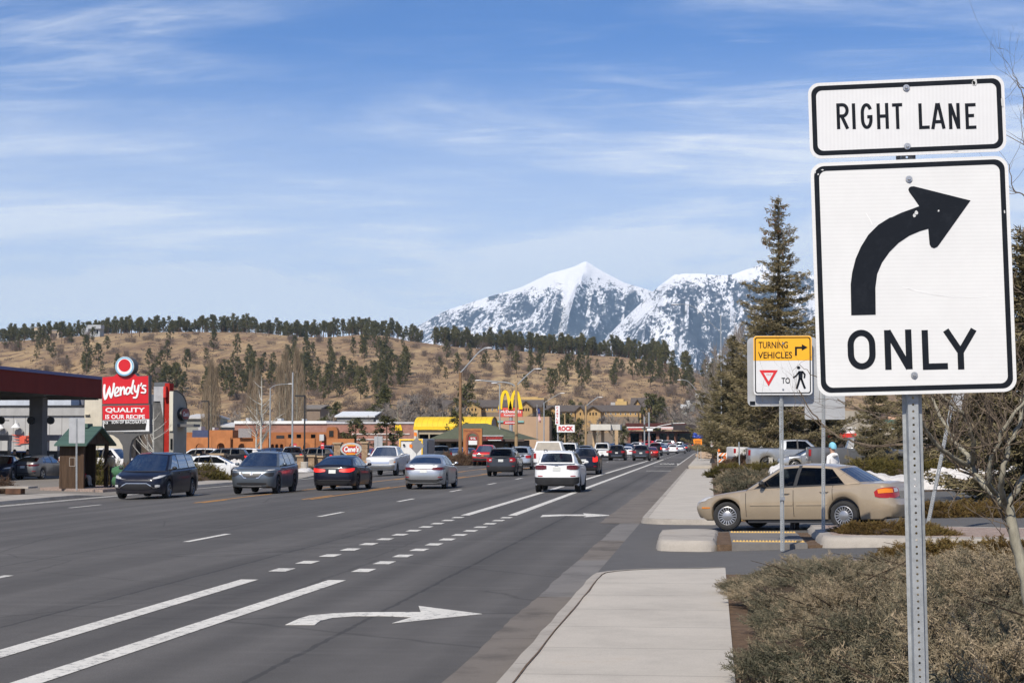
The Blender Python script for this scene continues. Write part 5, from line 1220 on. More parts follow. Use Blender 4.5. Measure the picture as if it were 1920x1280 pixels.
for cx_, cy_2, rx_, ry_, n in ((60, 655, 60, 14, 9), (700, 650, 50, 22, 12), (300, 735, 45, 10, 8), (475, 722, 75, 24, 22), (430, 705, 20, 18, 5), (560, 705, 55, 34, 14), (630, 712, 100, 44, 30), (725, 732, 60, 32, 18), (760, 700, 30, 20, 6), (390, 745, 60, 14, 6), (420, 690, 420, 60, 26), (950, 700, 240, 40, 14), (1180, 705, 40, 16, 9), (1255, 710, 38, 18, 13), (1300, 720, 20, 20, 8), (160, 695, 50, 12, 8), (640, 668, 90, 12, 6), (870, 690, 60, 25, 6), (990, 705, 30, 30, 6), (1040, 690, 50, 20, 4), (1100, 715, 70, 30, 9), (200, 660, 180, 22, 6), (520, 650, 80, 15, 4), (920, 735, 80, 14, 5)):
 for k in range(n): onhill(cx_ + hr.gauss(0, .55) * rx_, cy_2 + hr.gauss(0, .6) * ry_, hr.choice((3, 5, 2, 2, 3)), hr.uniform(.7, 1.15))
pine_pts = pine_pts[:296]
for p, k, sc in pine_pts: plant('pine_tree', PN[k], (p.x, p.y, p.z - .2), 'ponderosa pine on the grassy hill beyond the town', 'tree', 'pines on the hill', hr.random() * 6.28, (sc * hr.uniform(.85, 1.1), sc, sc * hr.uniform(.9, 1.12)))
def scatter(meshes_list, pts, names, mats_):
 out = {}
 for idx in (0, 1):
  Vs, Fs, Ts, o = [], [], [], 0
  for (p, k, s_, a) in pts:
   me = meshes_list[k][idx][1]; n = len(me.vertices); v = np.empty(n * 3, np.float32); me.vertices.foreach_get('co', v); v = v.reshape(-1, 3)
   if idx == 1: f = np.empty(len(me.polygons) * 3, np.int32); me.loops.foreach_get('vertex_index', f); f = f.reshape(-1, 3); tt = np.empty(n, np.float32); me.attributes['tint'].data.foreach_get('value', tt)
   else:
    me.calc_loop_triangles(); f = np.array([list(q_.vertices) for q_ in me.loop_triangles], np.int32); tt = np.zeros(n)
   c_, s2 = math.cos(a), math.sin(a); v = v @ np.array([[c_, s2, 0], [-s2, c_, 0], [0, 0, 1]]) * s_ + np.array(p)
   Vs.append(v); Fs.append(f + o); Ts.append(tt + hr.uniform(-.12, .12)); o += n
  out[idx] = np_mesh(names[idx], np.concatenate(Vs), np.concatenate(Fs), mats_[idx], np.clip(np.concatenate(Ts), 0, 1))
 return out
fp = []
for k in range(860):
 px = hr.uniform(815, 1250) if k < 330 else hr.uniform(1230, 1900) if k < 405 else hr.uniform(-10, 570) if k < 760 else hr.uniform(560, 790); D = D1 + (hr.uniform(-30, 70) if px > 800 else hr.uniform(-10, 60))
 if 1230 < px < 1330: D -= hr.uniform(0, 250)
 p = hill_pt(px, D); fp.append(((p.x, p.y, p.z), hr.choice((0, 1, 4, 1)), hr.uniform(.62, 1.15) * (.82 if px < 790 else .95), hr.random() * 6))
fm = scatter(PN, fp, ('forest_trunks', 'forest'), (M_PBARK, M_PINE))
fo = tag(link('forest', fm[1]), kind='stuff'); f2 = link('trunks', fm[0], fo); f2['kind'] = 'stuff'
for k in range(290):
 px = hr.uniform(-20, 1330); py = tab(CREST, px) + 4 + (790 - tab(CREST, px)) * hr.random() ** 1.15; p = hill_hit(px, py)
 r = tag(link('bare_shrub', BR[k % 3]), 'leafless grey-brown oak brush on the grassy hill', 'shrub', 'bare shrubs on the hill'); r.location = (p.x, p.y, p.z - .2); r.rotation_euler.z = hr.random() * 6; s_ = hr.uniform(1.0, 2.2); r.scale = (s_ * 1.1, s_, s_ * .95)
bs_ = []
for k in range(3600):
 px = hr.uniform(-30, 1340); py = tab(CREST, px) + 3 + (792 - tab(CREST, px)) * hr.random() ** .9
 if mn.noise(Vector((px * .02, py * .05, 3))) < -.12: continue
 p = hill_hit(px, py); s_ = hr.uniform(.4, 1.1); n = 20; a = rg.uniform(0, 6.28, n); r_ = np.sqrt(rg.uniform(0, 1, n)) * 2.0 * s_
 b = np.stack([p.x + r_ * np.cos(a) * 1.3, p.y + r_ * np.sin(a), p.z - .2 + rg.uniform(0, 1.0, n) * s_], 1); d = unit(np.array([[0, 0, .8]]) + rg.normal(size=(n, 3)) * .5); V, F = blades(b, d, rg.uniform(.5, 1.3, n) * s_, np.full(n, .42)); bs_.append((V, F, np.repeat(hr.uniform(.0, .6) + rg.normal(size=n) * .15, 3)))
V, F, T = join(bs_); tag(link('low_brush', np_mesh('low_brush', V, F, M_OAK, T)), kind='stuff')
def spray_proto(seed, L=.30):
 q = np.random.default_rng(seed); Bs, Ds, Ls, Ws = [], [], [], []
 n = 13; pts = []
 for i in range(n + 1):
  t = i / n; pts.append(np.array([L * t, .05 * L * math.sin(t * 2 + seed), .12 * L * t * t]))
 for i in range(n):
  d = pts[i + 1] - pts[i]; l = np.linalg.norm(d); Bs.append(pts[i]); Ds.append(d / l); Ls.append(l * 1.5); Ws.append(.007)
  if i == 0: continue
  for sg in (-1, 1):
   tl_ = (.42 - .30 * i / n) * L * q.uniform(.5, 1.2); dd = unit(d / l + sg * np.array([0, .75, 0]) + np.array([0, 0, q.normal() * .45])); b = pts[i]
   Bs.append(b); Ds.append(dd); Ls.append(tl_); Ws.append(.008)
   for j in range(2):
    b2 = b + dd * tl_ * (.35 + .3 * j); d2 = unit(dd + .7 * q.normal(size=3)); Bs.append(b2); Ds.append(d2); Ls.append(tl_ * .45 * q.uniform(.6, 1.3)); Ws.append(.007)
 return [np.array(x) for x in (Bs, Ds, Ls, Ws)]
SPRS = [spray_proto(s_) for s_ in range(5)]
def mound(R_, H, seed, n, mat, lean_=(0, 0), spr=.30, tint0=.42, wmul=1.0, tw=.5):
 global rg
 rg = np.random.default_rng(seed); parts = []; q = rg
 a = q.uniform(0, 6.283, n); rr = np.sqrt(q.uniform(0, 1, n)); lay = q.uniform(0, 1, n)
 lob = 1 + .16 * np.sin(a * 3 + seed) + .10 * np.sin(a * 5 + 2 * seed)
 x = rr * np.cos(a) * R_ * lob; y = rr * np.sin(a) * R_ * lob
 lump = np.array([mn.noise(Vector((u * 1.6 + seed, v * 1.6, 0))) for u, v in zip(x, y)]); lump2 = np.array([mn.noise(Vector((u * .9 - seed, v * .9, 5))) for u, v in zip(x, y)])
 z = H * np.clip(1 - rr ** 2.6, .05, 1) * (.72 + .75 * lump + .35 * lump2) * (.55 + .45 * lay) + .02
 rad = np.stack([np.cos(a), np.sin(a), np.zeros(n)], 1) * (.35 + .6 * rr)[:, None]
 D_ = unit(rad + np.array([lean_[0], lean_[1], .42])[None] + q.normal(size=(n, 3)) * .34)
 U = unit(np.cross(np.cross(D_, np.array([0, 0, 1.0])[None] + q.normal(size=(n, 3)) * .4), D_)); S = np.cross(U, D_)
 base = np.stack([x, y, z], 1) - D_ * (spr * .55); sc = q.uniform(.65, 1.3, n) * spr / .30
 tint = tint0 + .55 * lump2 + .16 * (lay - .5) + .13 * q.normal(size=n) + .18 * (lump - .1) + .34 * (q.uniform(0, 1, n) < .07)  # patchy tone, plus shade of hollows and inner sprays put into the tint
 for k in range(5):
  I = np.arange(n)[k::5]; B, Dv, L_, W_ = SPRS[k]; m = len(B)
  def tf(v): return v[None, :, 0:1] * D_[I][:, None] + v[None, :, 1:2] * S[I][:, None] + v[None, :, 2:3] * U[I][:, None]
  b = (tf(B) * sc[I][:, None, None] + base[I][:, None]).reshape(-1, 3); d = tf(Dv).reshape(-1, 3)
  V, F = blades(b, d, (np.tile(L_, len(I)) * np.repeat(sc[I], m)), np.tile(W_, len(I)) * wmul)
  tt = np.repeat(tint[I], m) + np.tile(B[:, 0] / .3 * .22 - .06, len(I)) + rg.normal(size=len(b)) * .06
  parts.append((V, F, np.repeat(tt, 3)))
 V, F, T = join(parts)
 core = MB(); core.blob((0, 0, H * .08), (R_ * .80, R_ * .80, H * .50), 0, seed, .35, 3)
 for k in range(16):
  a_ = q.uniform(0, 6.28); r1 = R_ * q.uniform(.45, .92); core.tube([(0, 0, .02), (r1 * .5 * math.cos(a_), r1 * .5 * math.sin(a_), H * .55), (r1 * math.cos(a_ + .2), r1 * math.sin(a_ + .2), H * q.uniform(.62, 1.0))], [.018, .012, .004], 5)
 return [('branches', core.mesh('branches', [M_TWIGD], True)), ('foliage', np_mesh('foliage', V, F, mat, T))]
M_TWIGD = soil('twig_litter', (.03, .022, .015), (.09, .065, .045), 14)
JM = [mound(1.75, .80, 41, 2600, M_JUN, (.25, -.2)), mound(1.55, .66, 42, 2300, M_JUN, (-.2, -.1), tint0=.46), mound(1.9, .74, 43, 2700, M_JUN, (.1, .2), tint0=.38)]
def jun(meshes, x, y, z, rz, sc, label, group='grey-green junipers in the near bed'):
 return plant('juniper_shrub', meshes, (x, y, z), label, 'shrub', group, rz, sc)
LBJ = 'sprawling grey-green juniper with tan tips in the near bed'
for i, (x, y, rz, sc, k) in enumerate(((1.95, 8.4, .3, .95, 0), (2.25, 11.3, 2.1, 1.0, 1), (2.0, 13.8, 4.0, .80, 2), (3.3, 13.2, 5.2, 1.0, 0), (1.75, 16.6, 1.2, .78, 1), (3.0, 17.0, 3.1, 1.0, 2), (4.9, 15.8, .9, 1.0, 1), (1.75, 20.0, 2.7, .80, 0), (3.1, 20.6, 5.9, .95, 1), (4.8, 19.6, 4.4, .9, 2), (1.62, 22.2, .5, .62, 2), (2.65, 23.2, 1.5, .72, 0))):
 jun(JM[k], x - (.22 if x < 2.3 else 0), y, .05, rz, (sc, sc, sc * (1 if y < 15 else .9 if y < 18 else .78 if y < 22 else .72)), 'grey-green juniper with tan tips at the near foot of the lane sign post' if i == 0 else 'juniper bush nearest the driveway, at the rounded corner of the pavement' if i == 10 else LBJ)
JB = [mound(1.1, .34, 51, 1000, M_JUNB, spr=.26, tint0=.5, wmul=1.5), mound(1.3, .42, 52, 1100, M_JUNB, spr=.26, tint0=.45, wmul=1.5)]
for i, (px, D, sc, k, z) in enumerate(((1618, 33.2, .55, 0, .15), (1668, 33.1, .58, 1, .15), (1728, 32.8, .52, 0, .15))): jun(JB[k], gx(px, D), D, z, i * 1.7, sc, 'low bronze juniper spreading over the raised island kerb', 'bronze junipers on the raised island')
for i, (px, D, sc, k) in enumerate(((1790, 25.9, 1.0, 1), (1850, 25.7, 1.1, 0), (1905, 25.8, 1.0, 1), (1960, 25.8, 1.0, 0))): jun(JB[k], gx(px, D), D, .10, i * 2.1, (sc, sc, sc * .75), 'bronze-brown juniper by the far kerb of the near bed', 'bronze junipers at the back of the near bed')
for i, px in enumerate((1760, 1800, 1840, 1880, 1920)): jun(JB[i % 2], gx(px, 43.5), 43.5 + (i % 2), .06, i * 1.3, (1.0, .8, .8), 'brownish low juniper bordering the car park lane', 'low junipers bordering the car park lane')
JG = [mound(1.3, .75, 53, 800, M_JUNG, spr=.34, tint0=.55, wmul=2.2), mound(1.5, .55, 54, 800, M_JUN, spr=.34, tint0=.42, wmul=2.2), mound(1.2, .9, 55, 700, M_SHRUBR, spr=.36, tint0=.5, wmul=2.0)]
for i, px in enumerate((1625, 1655, 1690, 1720, 1745, 1770)): plant('shrub', JG[0], (gx(px, 88), 88 + rnd.uniform(-1, 1), .09), 'clipped olive shrub in the hedge behind the gold sedan', 'shrub', 'olive hedge shrubs', i * 1.1, 1.25)
for i, (px, D, k, sc, lb) in enumerate(((1364, 93, 0, .95, 'dark olive shrub at the edge of the brown lawn'), (1404, 88, 1, .95, 'grey-green low juniper left of the gold sedan roof'), (1396, 76, 1, .95, 'spreading grey juniper beside the far pavement'), (1424, 72, 1, 1.0, 'spreading grey juniper in front of the gold sedan windscreen'), (1408, 64, 1, .85, 'nearest grey juniper of the bed beyond the gold sedan'), (1440, 92, 0, 1.0, 'olive shrub at the foot of the tallest spruce'), (1418, 96, 0, .9, 'dark shrub by the thin post on the lawn'), (1400, 129, 2, 1.0, 'rusty leafless shrub behind the striped barricade'), (1428, 127, 2, 1.1, 'rusty rounded shrub right of the striped barricade'), (1372, 132, 2, .8, 'small brown shrub at the foot of the striped barricade'), (1790, 92, 2, 1.0, 'brown leafless shrub beyond the snow bank'), (1850, 90, 2, 1.1, 'brown leafless shrub right of the snow bank'))):
 plant('shrub', JG[k], (gx(px, D), D, .06), lb, 'shrub', None, i * 1.3, sc)
t = NT('old_snow'); n = t.noise(3.5, 7, .75); t.bump(n, .8, .12); M_SNOW = t.out(t.ramp(n, [(.3, (.50, .47, .44)), (.48, (.62, .60, .58)), (.7, (.78, .78, .78))]), .6, 0, .3)
def snow(px0, px1, D, h, label):
 q = random.Random(int(px0)); a, b = gx(px0, D), gx(px1, D); r = []
 n = int((b - a) / .09); nd = 30
 for j in range(nd + 1):
  row = []
  for i in range(n + 1):
   u, v = i / n, j / nd; e = min(1, 5 * u, 5 * (1 - u)) ** .6 * math.sin(math.pi * min(1, v * 1.0)) ** .6
   x = a + (b - a) * u; y = D - 1.2 + 2.6 * v
   row.append((x, y, .06 + h * e * (.80 + .30 * mn.noise(Vector((x * .7, y * .7, px0))) + .26 * abs(mn.noise(Vector((x * 2.2, y * 2.2, 1)))) + .20 * abs(mn.noise(Vector((x * 4.5, y * 4.5, 3)))) - .1)))
  r.append(row)
 m = MB(); m.grid(r); tag(m.build('snow_bank', M_SNOW, None, True), label, 'snow pile')
snow(1690, 1960, 68, .95, 'long lumpy white snow bank along the car park lane'); snow(1590, 1715, 74, .55, 'smaller snow bank behind the boot of the gold sedan'); snow(1436, 1480, 88, .7, 'grubby snow heap at the foot of the tallest spruce')
def limb_tree(name, limbs, D, label, mat, twigs=3, seed=1, base=None, tw_r=.006):
 q = random.Random(seed); r = thing(name, base, label, 'tree')
 tr = MB(); tw = MB()
 for li, (pts, r0, r1) in enumerate(limbs):
  n = len(pts); P3 = [at(p[0], p[1], D + (p[2] if len(p) > 2 else 0)) for p in pts]; k = 3; fine = []
  for i in range(n - 1):
   for j in range(k): fine.append(P3[i].lerp(P3[i + 1], j / k) + Vector((q.uniform(-1, 1), q.uniform(-1, 1), q.uniform(-1, 1))) * .008)
  fine.append(P3[-1]); rad = [(r0 + (r1 - r0) * i / (len(fine) - 1)) for i in range(len(fine))]
  (tr if r0 > .013 else tw).tube(fine, rad, 8 if r0 > .013 else 5)
  if twigs and r0 < .045 and pts[-1] != (1498, 731) and pts[-1] != (1499, 683):
   for _ in range(int(twigs * n)):
    i = q.randrange(len(fine) // 3, len(fine)); p = fine[i]; d = (fine[i] - fine[i - 1]).normalized()
    def grow(p, d, l, rr, lev):
     path = [p]; rs = [rr]
     for s_ in range(4):
      d = (d + Vector((q.gauss(0, .22), q.gauss(0, .22), q.gauss(.05, .22)))).normalized(); p = p + d * l / 4; path.append(p); rs.append(rr * (1 - .2 * (s_ + 1)))
      if lev and q.random() < .55: grow(p, (d + Vector((q.gauss(0, .6), q.gauss(0, .6), q.gauss(.1, .6)))).normalized(), l * q.uniform(.4, .7), rr * .6, lev - 1)
     tw.tube(path, rs, 4)
    grow(p, (d + Vector((q.gauss(0, .8), q.gauss(0, .8), q.gauss(.25, .6)))).normalized(), q.uniform(.18, .5), min(tw_r, rad[i] * .5), 2)
 tr.build('trunk', mat, r, True, 60); o = tw.build('twigs', M_TWIG, r, True, 60); o['kind'] = 'stuff'; return r
LIMBS = [([(1960, 1240), (1927, 1110), (1912, 1040), (1896, 975), (1888, 945)], .038, .030),
([(1888, 948), (1866, 928, .05), (1846, 913, .1), (1830, 893, .15), (1822, 873, .2)], .026, .020), ([(1822, 873, .2), (1800, 866, .1), (1785, 857, 0), (1757, 835, -.1), (1740, 809, -.2), (1728, 790, -.3), (1716, 772, -.35)], .017, .008),
([(1822, 873, .2), (1813, 851, .3), (1792, 830, .35), (1782, 811, .4), (1761, 779, .45), (1750, 745, .5), (1742, 705, .5)], .016, .007), ([(1822, 873, .2), (1826, 837, 0), (1820, 802, -.1), (1808, 779, -.1), (1790, 762, -.15), (1773, 748, -.2), (1755, 720, -.2)], .015, .006),
([(1888, 945), (1878, 922, -.1), (1876, 898, -.2), (1886, 861, -.2), (1893, 830, -.2), (1911, 795, -.2), (1918, 746, -.2), (1932, 690, -.2)], .020, .009), ([(1868, 930, .05), (1852, 908, -.1), (1856, 875, -.15), (1864, 851, -.2), (1878, 814, -.25), (1902, 774, -.3), (1925, 748, -.3)], .017, .009),
([(1890, 945), (1912, 905, .1), (1935, 880, .2), (1965, 800, .2), (1975, 600, .3), (1950, 380, .3), (1935, 260, .3)], .022, .008), ([(1935, 380, .3), (1915, 364, .3), (1905, 362, .3), (1897, 345, .3), (1893, 310, .3)], .005, .0025), ([(1935, 260, .3), (1922, 215, .3), (1916, 170, .3), (1905, 150, .3)], .006, .002), ([(1935, 200, .3), (1920, 165, .3), (1908, 160, .3), (1899, 132, .3)], .004, .002),
([(1757, 835, -.1), (1725, 837), (1693, 835), (1644, 835), (1609, 831), (1581, 823), (1557, 811), (1539, 793), (1513, 764), (1498, 731)], .010, .0035), ([(1560, 726), (1540, 714), (1520, 701), (1499, 683)], .004, .0018), ([(1557, 811), (1530, 790), (1505, 775), (1480, 770)], .004, .0025), ([(1728, 790, -.3), (1690, 778, -.3), (1650, 782, -.3), (1610, 765, -.3), (1570, 748, -.3)], .007, .003), ([(1830, 893, .15), (1800, 880, .2), (1770, 848, .3), (1752, 815, .3), (1745, 770, .3)], .009, .004), ([(1888, 861, -.2), (1870, 840, -.3), (1850, 835, -.35), (1835, 820, -.4)], .007, .003), ([(1893, 830, -.2), (1905, 812, -.2), (1930, 800, -.2)], .007, .004), ([(1878, 814, -.25), (1862, 780, -.2), (1840, 765, -.2), (1822, 745, -.2), (1800, 735, -.2)], .008, .003), ([(1911, 795), (1890, 770), (1880, 740), (1886, 700)], .006, .003)]
b0 = at(1975, 1290, 11.0); limb_tree('bare_tree', LIMBS, 11.0, 'bare pale-barked young tree with crooked limbs in the near juniper bed', M_ASPEN, 1.6, 3, (b0.x, 11.0, .05))
def stucco(name, c, var=.12, sc=1.2, rough=.9):
 if name in MATS: return MATS[name]
 t = NT(name); v = t.coord(); n = t.noise(sc, 5, .65, v); f = t.noise(30, 3, .7, v); st = t.noise(1, 5, .7, t.coord((1.2, 1.2, .12)))
 col = t.ramp(n, [(.3, tuple(x * (1 - var) for x in c)), (.7, tuple(min(1, x * (1 + var)) for x in c))]); col = t.mix(.35, col, t.ramp(st, [(.35, .75), (.6, 1.05)]), 'MULTIPLY')
 t.bump(f, .25, .01); MATS[name] = t.out(col, rough, 0, .2); return t.m
def ribbed(name, c, per, axis=0, dark=.6, wd=.12):
 t = NT(name); v = t.coord(); sx = t.n('SeparateXYZ'); t.l(v, sx.inputs[0]); m_ = t.math('PINGPONG', sx.outputs[axis], per / 2); k = t.math('LESS_THAN', m_, per * wd / 2)
 n = t.noise(.7, 5, .6, v); col = t.ramp(n, [(.3, tuple(x * .88 for x in c)), (.7, tuple(x * 1.08 for x in c))])
 MATS[name] = t.out(t.mix(k, col, tuple(x * dark for x in c)), .7); return t.m
def bricks(name, a, b, mort, sc=1.0, row=.2):
 t = NT(name); br = t.n('TexBrick', Scale=sc, Color1=tuple(a) + (1,), Color2=tuple(b) + (1,), Mortar=tuple(mort) + (1,)); br.inputs['Mortar Size'].default_value = .012; br.inputs['Brick Width'].default_value = row * 2; br.inputs['Row Height'].default_value = row
 cv = t.n('TexCoord'); sx = t.n('SeparateXYZ'); t.l(cv.outputs['Object'], sx.inputs[0]); cb_ = t.n('CombineXYZ'); t.l(t.math('ADD', sx.outputs[0], sx.outputs[1]), cb_.inputs[0]); t.l(sx.outputs[2], cb_.inputs[1]); t.l(cb_.outputs[0], br.inputs['Vector'])
 n = t.noise(1.5, 5, .7); MATS[name] = t.out(t.mix(.5, br.outputs['Color'], t.ramp(n, [(.3, .7), (.7, 1.2)]), 'MULTIPLY'), .92, 0, .2); return t.m
M_BLKM = plain('black_metal', (.02, .02, .022), .5, 0, .15); M_GSTEEL = plain('grey_steel_pole', (.36, .38, .39), .5, .4, .12); M_WOOD = bark('pole_wood', (.16, .10, .055), (.30, .19, .11), (5, 5, .8)); M_WOODT = bark('tan_pole_wood', (.28, .19, .10), (.42, .30, .17), (5, 5, .8))
M_WIN = glass_mat('window_glass', (.06, .07, .08)); M_DARK = plain('dark_opening', (.018, .017, .016), .9, 0, .2)
LOTZ = -.46
def box_px(m, px0, px1, yt, yb, D, dep, mi=0):
 a, b = at(px0, yt, D), at(px1, yb, D); m.span((a.x, D, b.z), (b.x, D + dep, a.z), mi); return a, b
def bpart(name, px0, px1, yt, yb, D, dep, mat, parent):
 m = MB(); box_px(m, px0, px1, yt, yb, D, dep); return m.build(name, mat, parent)
def root(name, px, D, label, cat, z=LOTZ, group=None): return thing(name, (gx(px, D), D, z), label, cat, group)
def text_px(body, px0, py0, px1, py1, Y, D, mat, parent, name='lettering', **kw):
 a, b = at(px0, py0, D), at(px1, py1, D); m = MB(); put_text(m, body, ((a.x + b.x) / 2, Y, (a.z + b.z) / 2), b.x - a.x, a.z - b.z, **kw); return m.build(name, mat, parent)
def base_y(D, z=LOTZ): return VY + (EYE - z) / D * FPX
cx0, cx1, cy0, cy1 = -60, -42.9, 78, 123
M_FASC = stucco('maroon_fascia', (.16, .024, .017), .08); M_BLUECAP = plain('blue_edge_cap', (.045, .055, .20), .5, 0, .12)
cr_ = thing('fuel_canopy', (-50, 108, LOTZ), 'fuel station canopy with maroon fascia and a blue edge cap on grey columns', 'canopy')
m = MB(); zt0, zt1 = 4.96, 6.27
m.span((cx0, cy0, zt0), (cx1, cy0 + .25, zt1)); m.span((cx0, cy1 - .25, zt0), (cx1, cy1, zt1)); m.span((cx1 - .25, cy0 + .25, zt0), (cx1, cy1 - .25, zt1)); m.span((cx0, cy0 + .25, zt0), (cx0 + .25, cy1 - .25, zt1)); m.build('fascia', M_FASC, cr_)
m = MB(); m.span((cx0 - .08, cy0 - .08, zt1), (cx1 + .08, cy1 + .08, zt1 + .20)); m.build('edge_cap', M_BLUECAP, cr_)
m = MB(); m.span((cx0 + .25, cy0 + .25, zt0 + .18), (cx1 - .25, cy1 - .25, zt0 + .24)); m.build('soffit', stucco('grey_soffit', (.38, .38, .37)), cr_)
for y in (89, 100, 111, 121): m = MB(); m.span((cx0 + .3, y - .18, zt0 - .12), (cx1 - .3, y + .18, zt0 + .17)); m.build('beam', stucco('grey_beam', (.20, .20, .195)), cr_)
for x, y in ((-44.8, 114), (-44.8, 86), (-57, 114)): m = MB(); m.span((x - .46, y - .46, LOTZ), (x + .46, y + .46, zt0 - .12)); m.build('column', stucco('grey_column', (.165, .160, .155)), cr_)
for k in range(3): m = MB(); m.box((-48 - k * 4, 106, zt0 + .15), (.7, .7, .06)); m.build('ceiling_light', plain('canopy_lamp', (.7, .7, .68)), cr_)
for px in (3, 59, 96):
 m = MB(); p = at(px, 788, 113.5); m.lathe([(.24, 0), (.26, .05), (.26, .16), (.12, .22), (.001, .22)], (p.x, p.y - .2, p.z), 16, 'Y'); m.tube([(p.x, p.y, p.z), (p.x + (.4 if px < 80 else -.4), p.y + .3, p.z)], .03, 5); m.build('round_speaker', M_BLKM, cr_, True)
for px, dd, lb in ((7, 119, 'fuel pump left of the canopy column'), (100, 117, 'fuel pump just right of the canopy column')):
 x = gx(px, dd); f = thing('fuel_pump', (x, dd, LOTZ), lb, 'fuel pump', 'pumps under the canopy')
 m = MB(); m.span((x - .42, dd - .28, LOTZ + .16), (x + .42, dd + .28, 1.25)); m.span((x - .6, dd - .5, LOTZ), (x + .6, dd + .5, LOTZ + .15)); m.build('cabinet', plain('pump_dark', (.05, .05, .055), .5), f)
 m = MB(); m.span((x - .5, dd - .3, 1.95), (x + .5, dd + .3, 2.35)); m.build('header', plain('pump_header', (.30, .29, .32), .5), f)
 for sx_ in (-.43, .43): m = MB(); m.span((x + sx_ - .05, dd - .25, 1.25), (x + sx_ + .05, dd + .25, 1.95)); m.build('upright', plain('pump_post', (.42, .42, .43), .5), f)
 m = MB(); m.span((x - .16, dd - .31, .55), (x + .16, dd - .285, 1.0)); m.build('display', plain('pump_panel', (.5, .5, .5), .4), f); m = MB(); m.tube([(x + .3, dd - .3, .9), (x + .42, dd - .42, .3), (x + .44, dd - .35, -.1), (x + .35, dd - .3, .2)], .025, 6); m.build('hose', M_BLKM, f, True)
sh = root('shop_building', 70, 142, 'grey shop with vertical board walls and a flaming drive-through arrow', 'building')
M_BOARD = ribbed('grey_boards', (.40, .40, .395), 1.05, 0, .62, .07)
bpart('wall', -140, 158, 779, 870, 142, 14, M_BOARD, sh); bpart('parapet', -140, 158.5, 762, 778.6, 141.8, 14, stucco('grey_band', (.36, .36, .355)), sh); bpart('cap', -140, 159, 760, 762, 141.7, 14.2, M_BLKM, sh); bpart('upper_block', -140, 133, 738, 759.5, 145, 9, stucco('pale_blue_block', (.50, .54, .60)), sh); bpart('roof_unit', 133.5, 157, 738, 759, 147, 6, plain('slate_unit', (.14, .15, .19)), sh)
be = root('restaurant_building', 195, 129, 'cream walled restaurant behind the red sign', 'building'); bpart('wall', 159, 232, 735, 880, 128.6, 13, stucco('cream_stucco', (.60, .56, .47)), be); m = MB(); box_px(m, 158, 167, 776, 777.5, 128.4, .2); m.build('ledge', stucco('cream_ledge', (.58, .54, .45)), be); bpart('stone_pier', 243, 249, 812, 880, 127, .6, stucco('tan_stone', (.33, .25, .17), .3, 4), be); bpart('dark_rear_wall', 246, 292, 805, 880, 131, 5, stucco('brown_rear', (.10, .08, .065), .3), be)
YW = 141.8
fl = [(18, 828), (27, 823), (22, 818), (30, 815), (27, 812), (36, 815), (46, 817), (54, 816), (54, 811), (65, 821), (54, 836), (54, 830), (44, 831), (36, 834), (22, 836), (30, 831), (19, 833), (28, 828)]
m = MB(); pts_ = [at(x, y, YW) for x, y in fl[5:8] + [(54, 816), (54, 830), (44, 831), (36, 832)]]; m.prism([(p.x, YW + .1, p.z) for p in pts_], (0, -.03, 0)); da = m.build('flame_body', plain('flame_red', (.60, .09, .05), .6), sh)
m = MB(); pts_ = [at(x, y, YW) for x, y in ((53, 811), (66, 822), (53, 837), (55, 824))]; m.prism([(p.x, YW + .08, p.z) for p in pts_], (0, -.03, 0)); m.build('arrow_head', plain('flame_orange', (.75, .30, .05), .6), da)
for k, (y0, y1) in enumerate(((814, 818), (820, 823), (825, 828), (830, 834))):
 m = MB(); pts_ = [at(x, y, YW) for x, y in ((37, y0 + 1), (20 + 4 * (k % 2), y1 - 4 + k), (28, y1 - 1), (37, y1))]; m.prism([(p.x, YW + .09, p.z) for p in pts_], (0, -.03, 0)); m.build('flame_tongue', plain('flame_red', (.60, .09, .05), .6), da)
text_px('Drive', 48, 817, 60, 822, YW + .03, YW, M_SBLK, da, bold=.02, shear=.25); text_px('Thru', 45, 823, 57, 829, YW + .03, YW, M_SBLK, da, bold=.02, shear=.25)
for px, py in ((32, 793), (2, 794)):
 m = MB(); p = at(px, py, YW); m.lathe([(.05, 0), (.36, -.36), (.40, -.38)], (p.x, YW - .3, p.z), 12, 'Z'); m.tube([(p.x, YW - .3, p.z), (p.x, YW - .25, p.z + .25), (p.x, YW, p.z + .2)], .03, 5); m.build('wall_lamp', plain('white_enamel', (.75, .76, .77), .4), sh, True)
 m = MB(); p = at(px + 6, 808, YW); m.lathe([(.24, 0), (.24, -.06), (.001, -.07)], (p.x, YW, p.z), 16, 'Y'); m.build('vent_disc', plain('grey_disc', (.24, .24, .25)), sh)
Dw = 88.0; M_SIGNRED = plain('sign_face_red', (.58, .006, .014), .45, 0, .05); M_SIGNGREY = plain('sign_cabinet_grey', (.085, .085, .085), .6, 0, .1); M_SIGNW = plain('sign_face_white', (.76, .77, .77), .45, 0, .05)
wsn = root('pylon_sign', 237, Dw, 'tall red roadside sign with white script lettering and a round white top disc', 'shop sign')
def W(px, py, Y=Dw): p = at(px, py, Dw); return (p.x, Y, p.z)
m = MB(); m.prism([W(191, 706), W(214, 704), W(218, 699), W(254, 699), W(258, 704), W(279.5, 703.5), W(279.5, 757), W(191, 757)], (0, .42, 0)); m.prism([W(191, 757.3), W(281, 757.3), W(281, 811), W(191, 811)], (0, .42, 0)); m.build('cabinet', M_SIGNGREY, wsn)
m = MB(); m.prism([W(192.5, 707, Dw - .02), W(213, 705.5, Dw - .02), W(219, 701, Dw - .02), W(252, 701, Dw - .02), W(258, 705.5, Dw - .02), W(278, 704.5, Dw - .02), W(278.5, 756, Dw - .02), W(192.5, 757, Dw - .02)], (0, .015, 0)); uf = m.build('upper_face', M_SIGNRED, wsn)
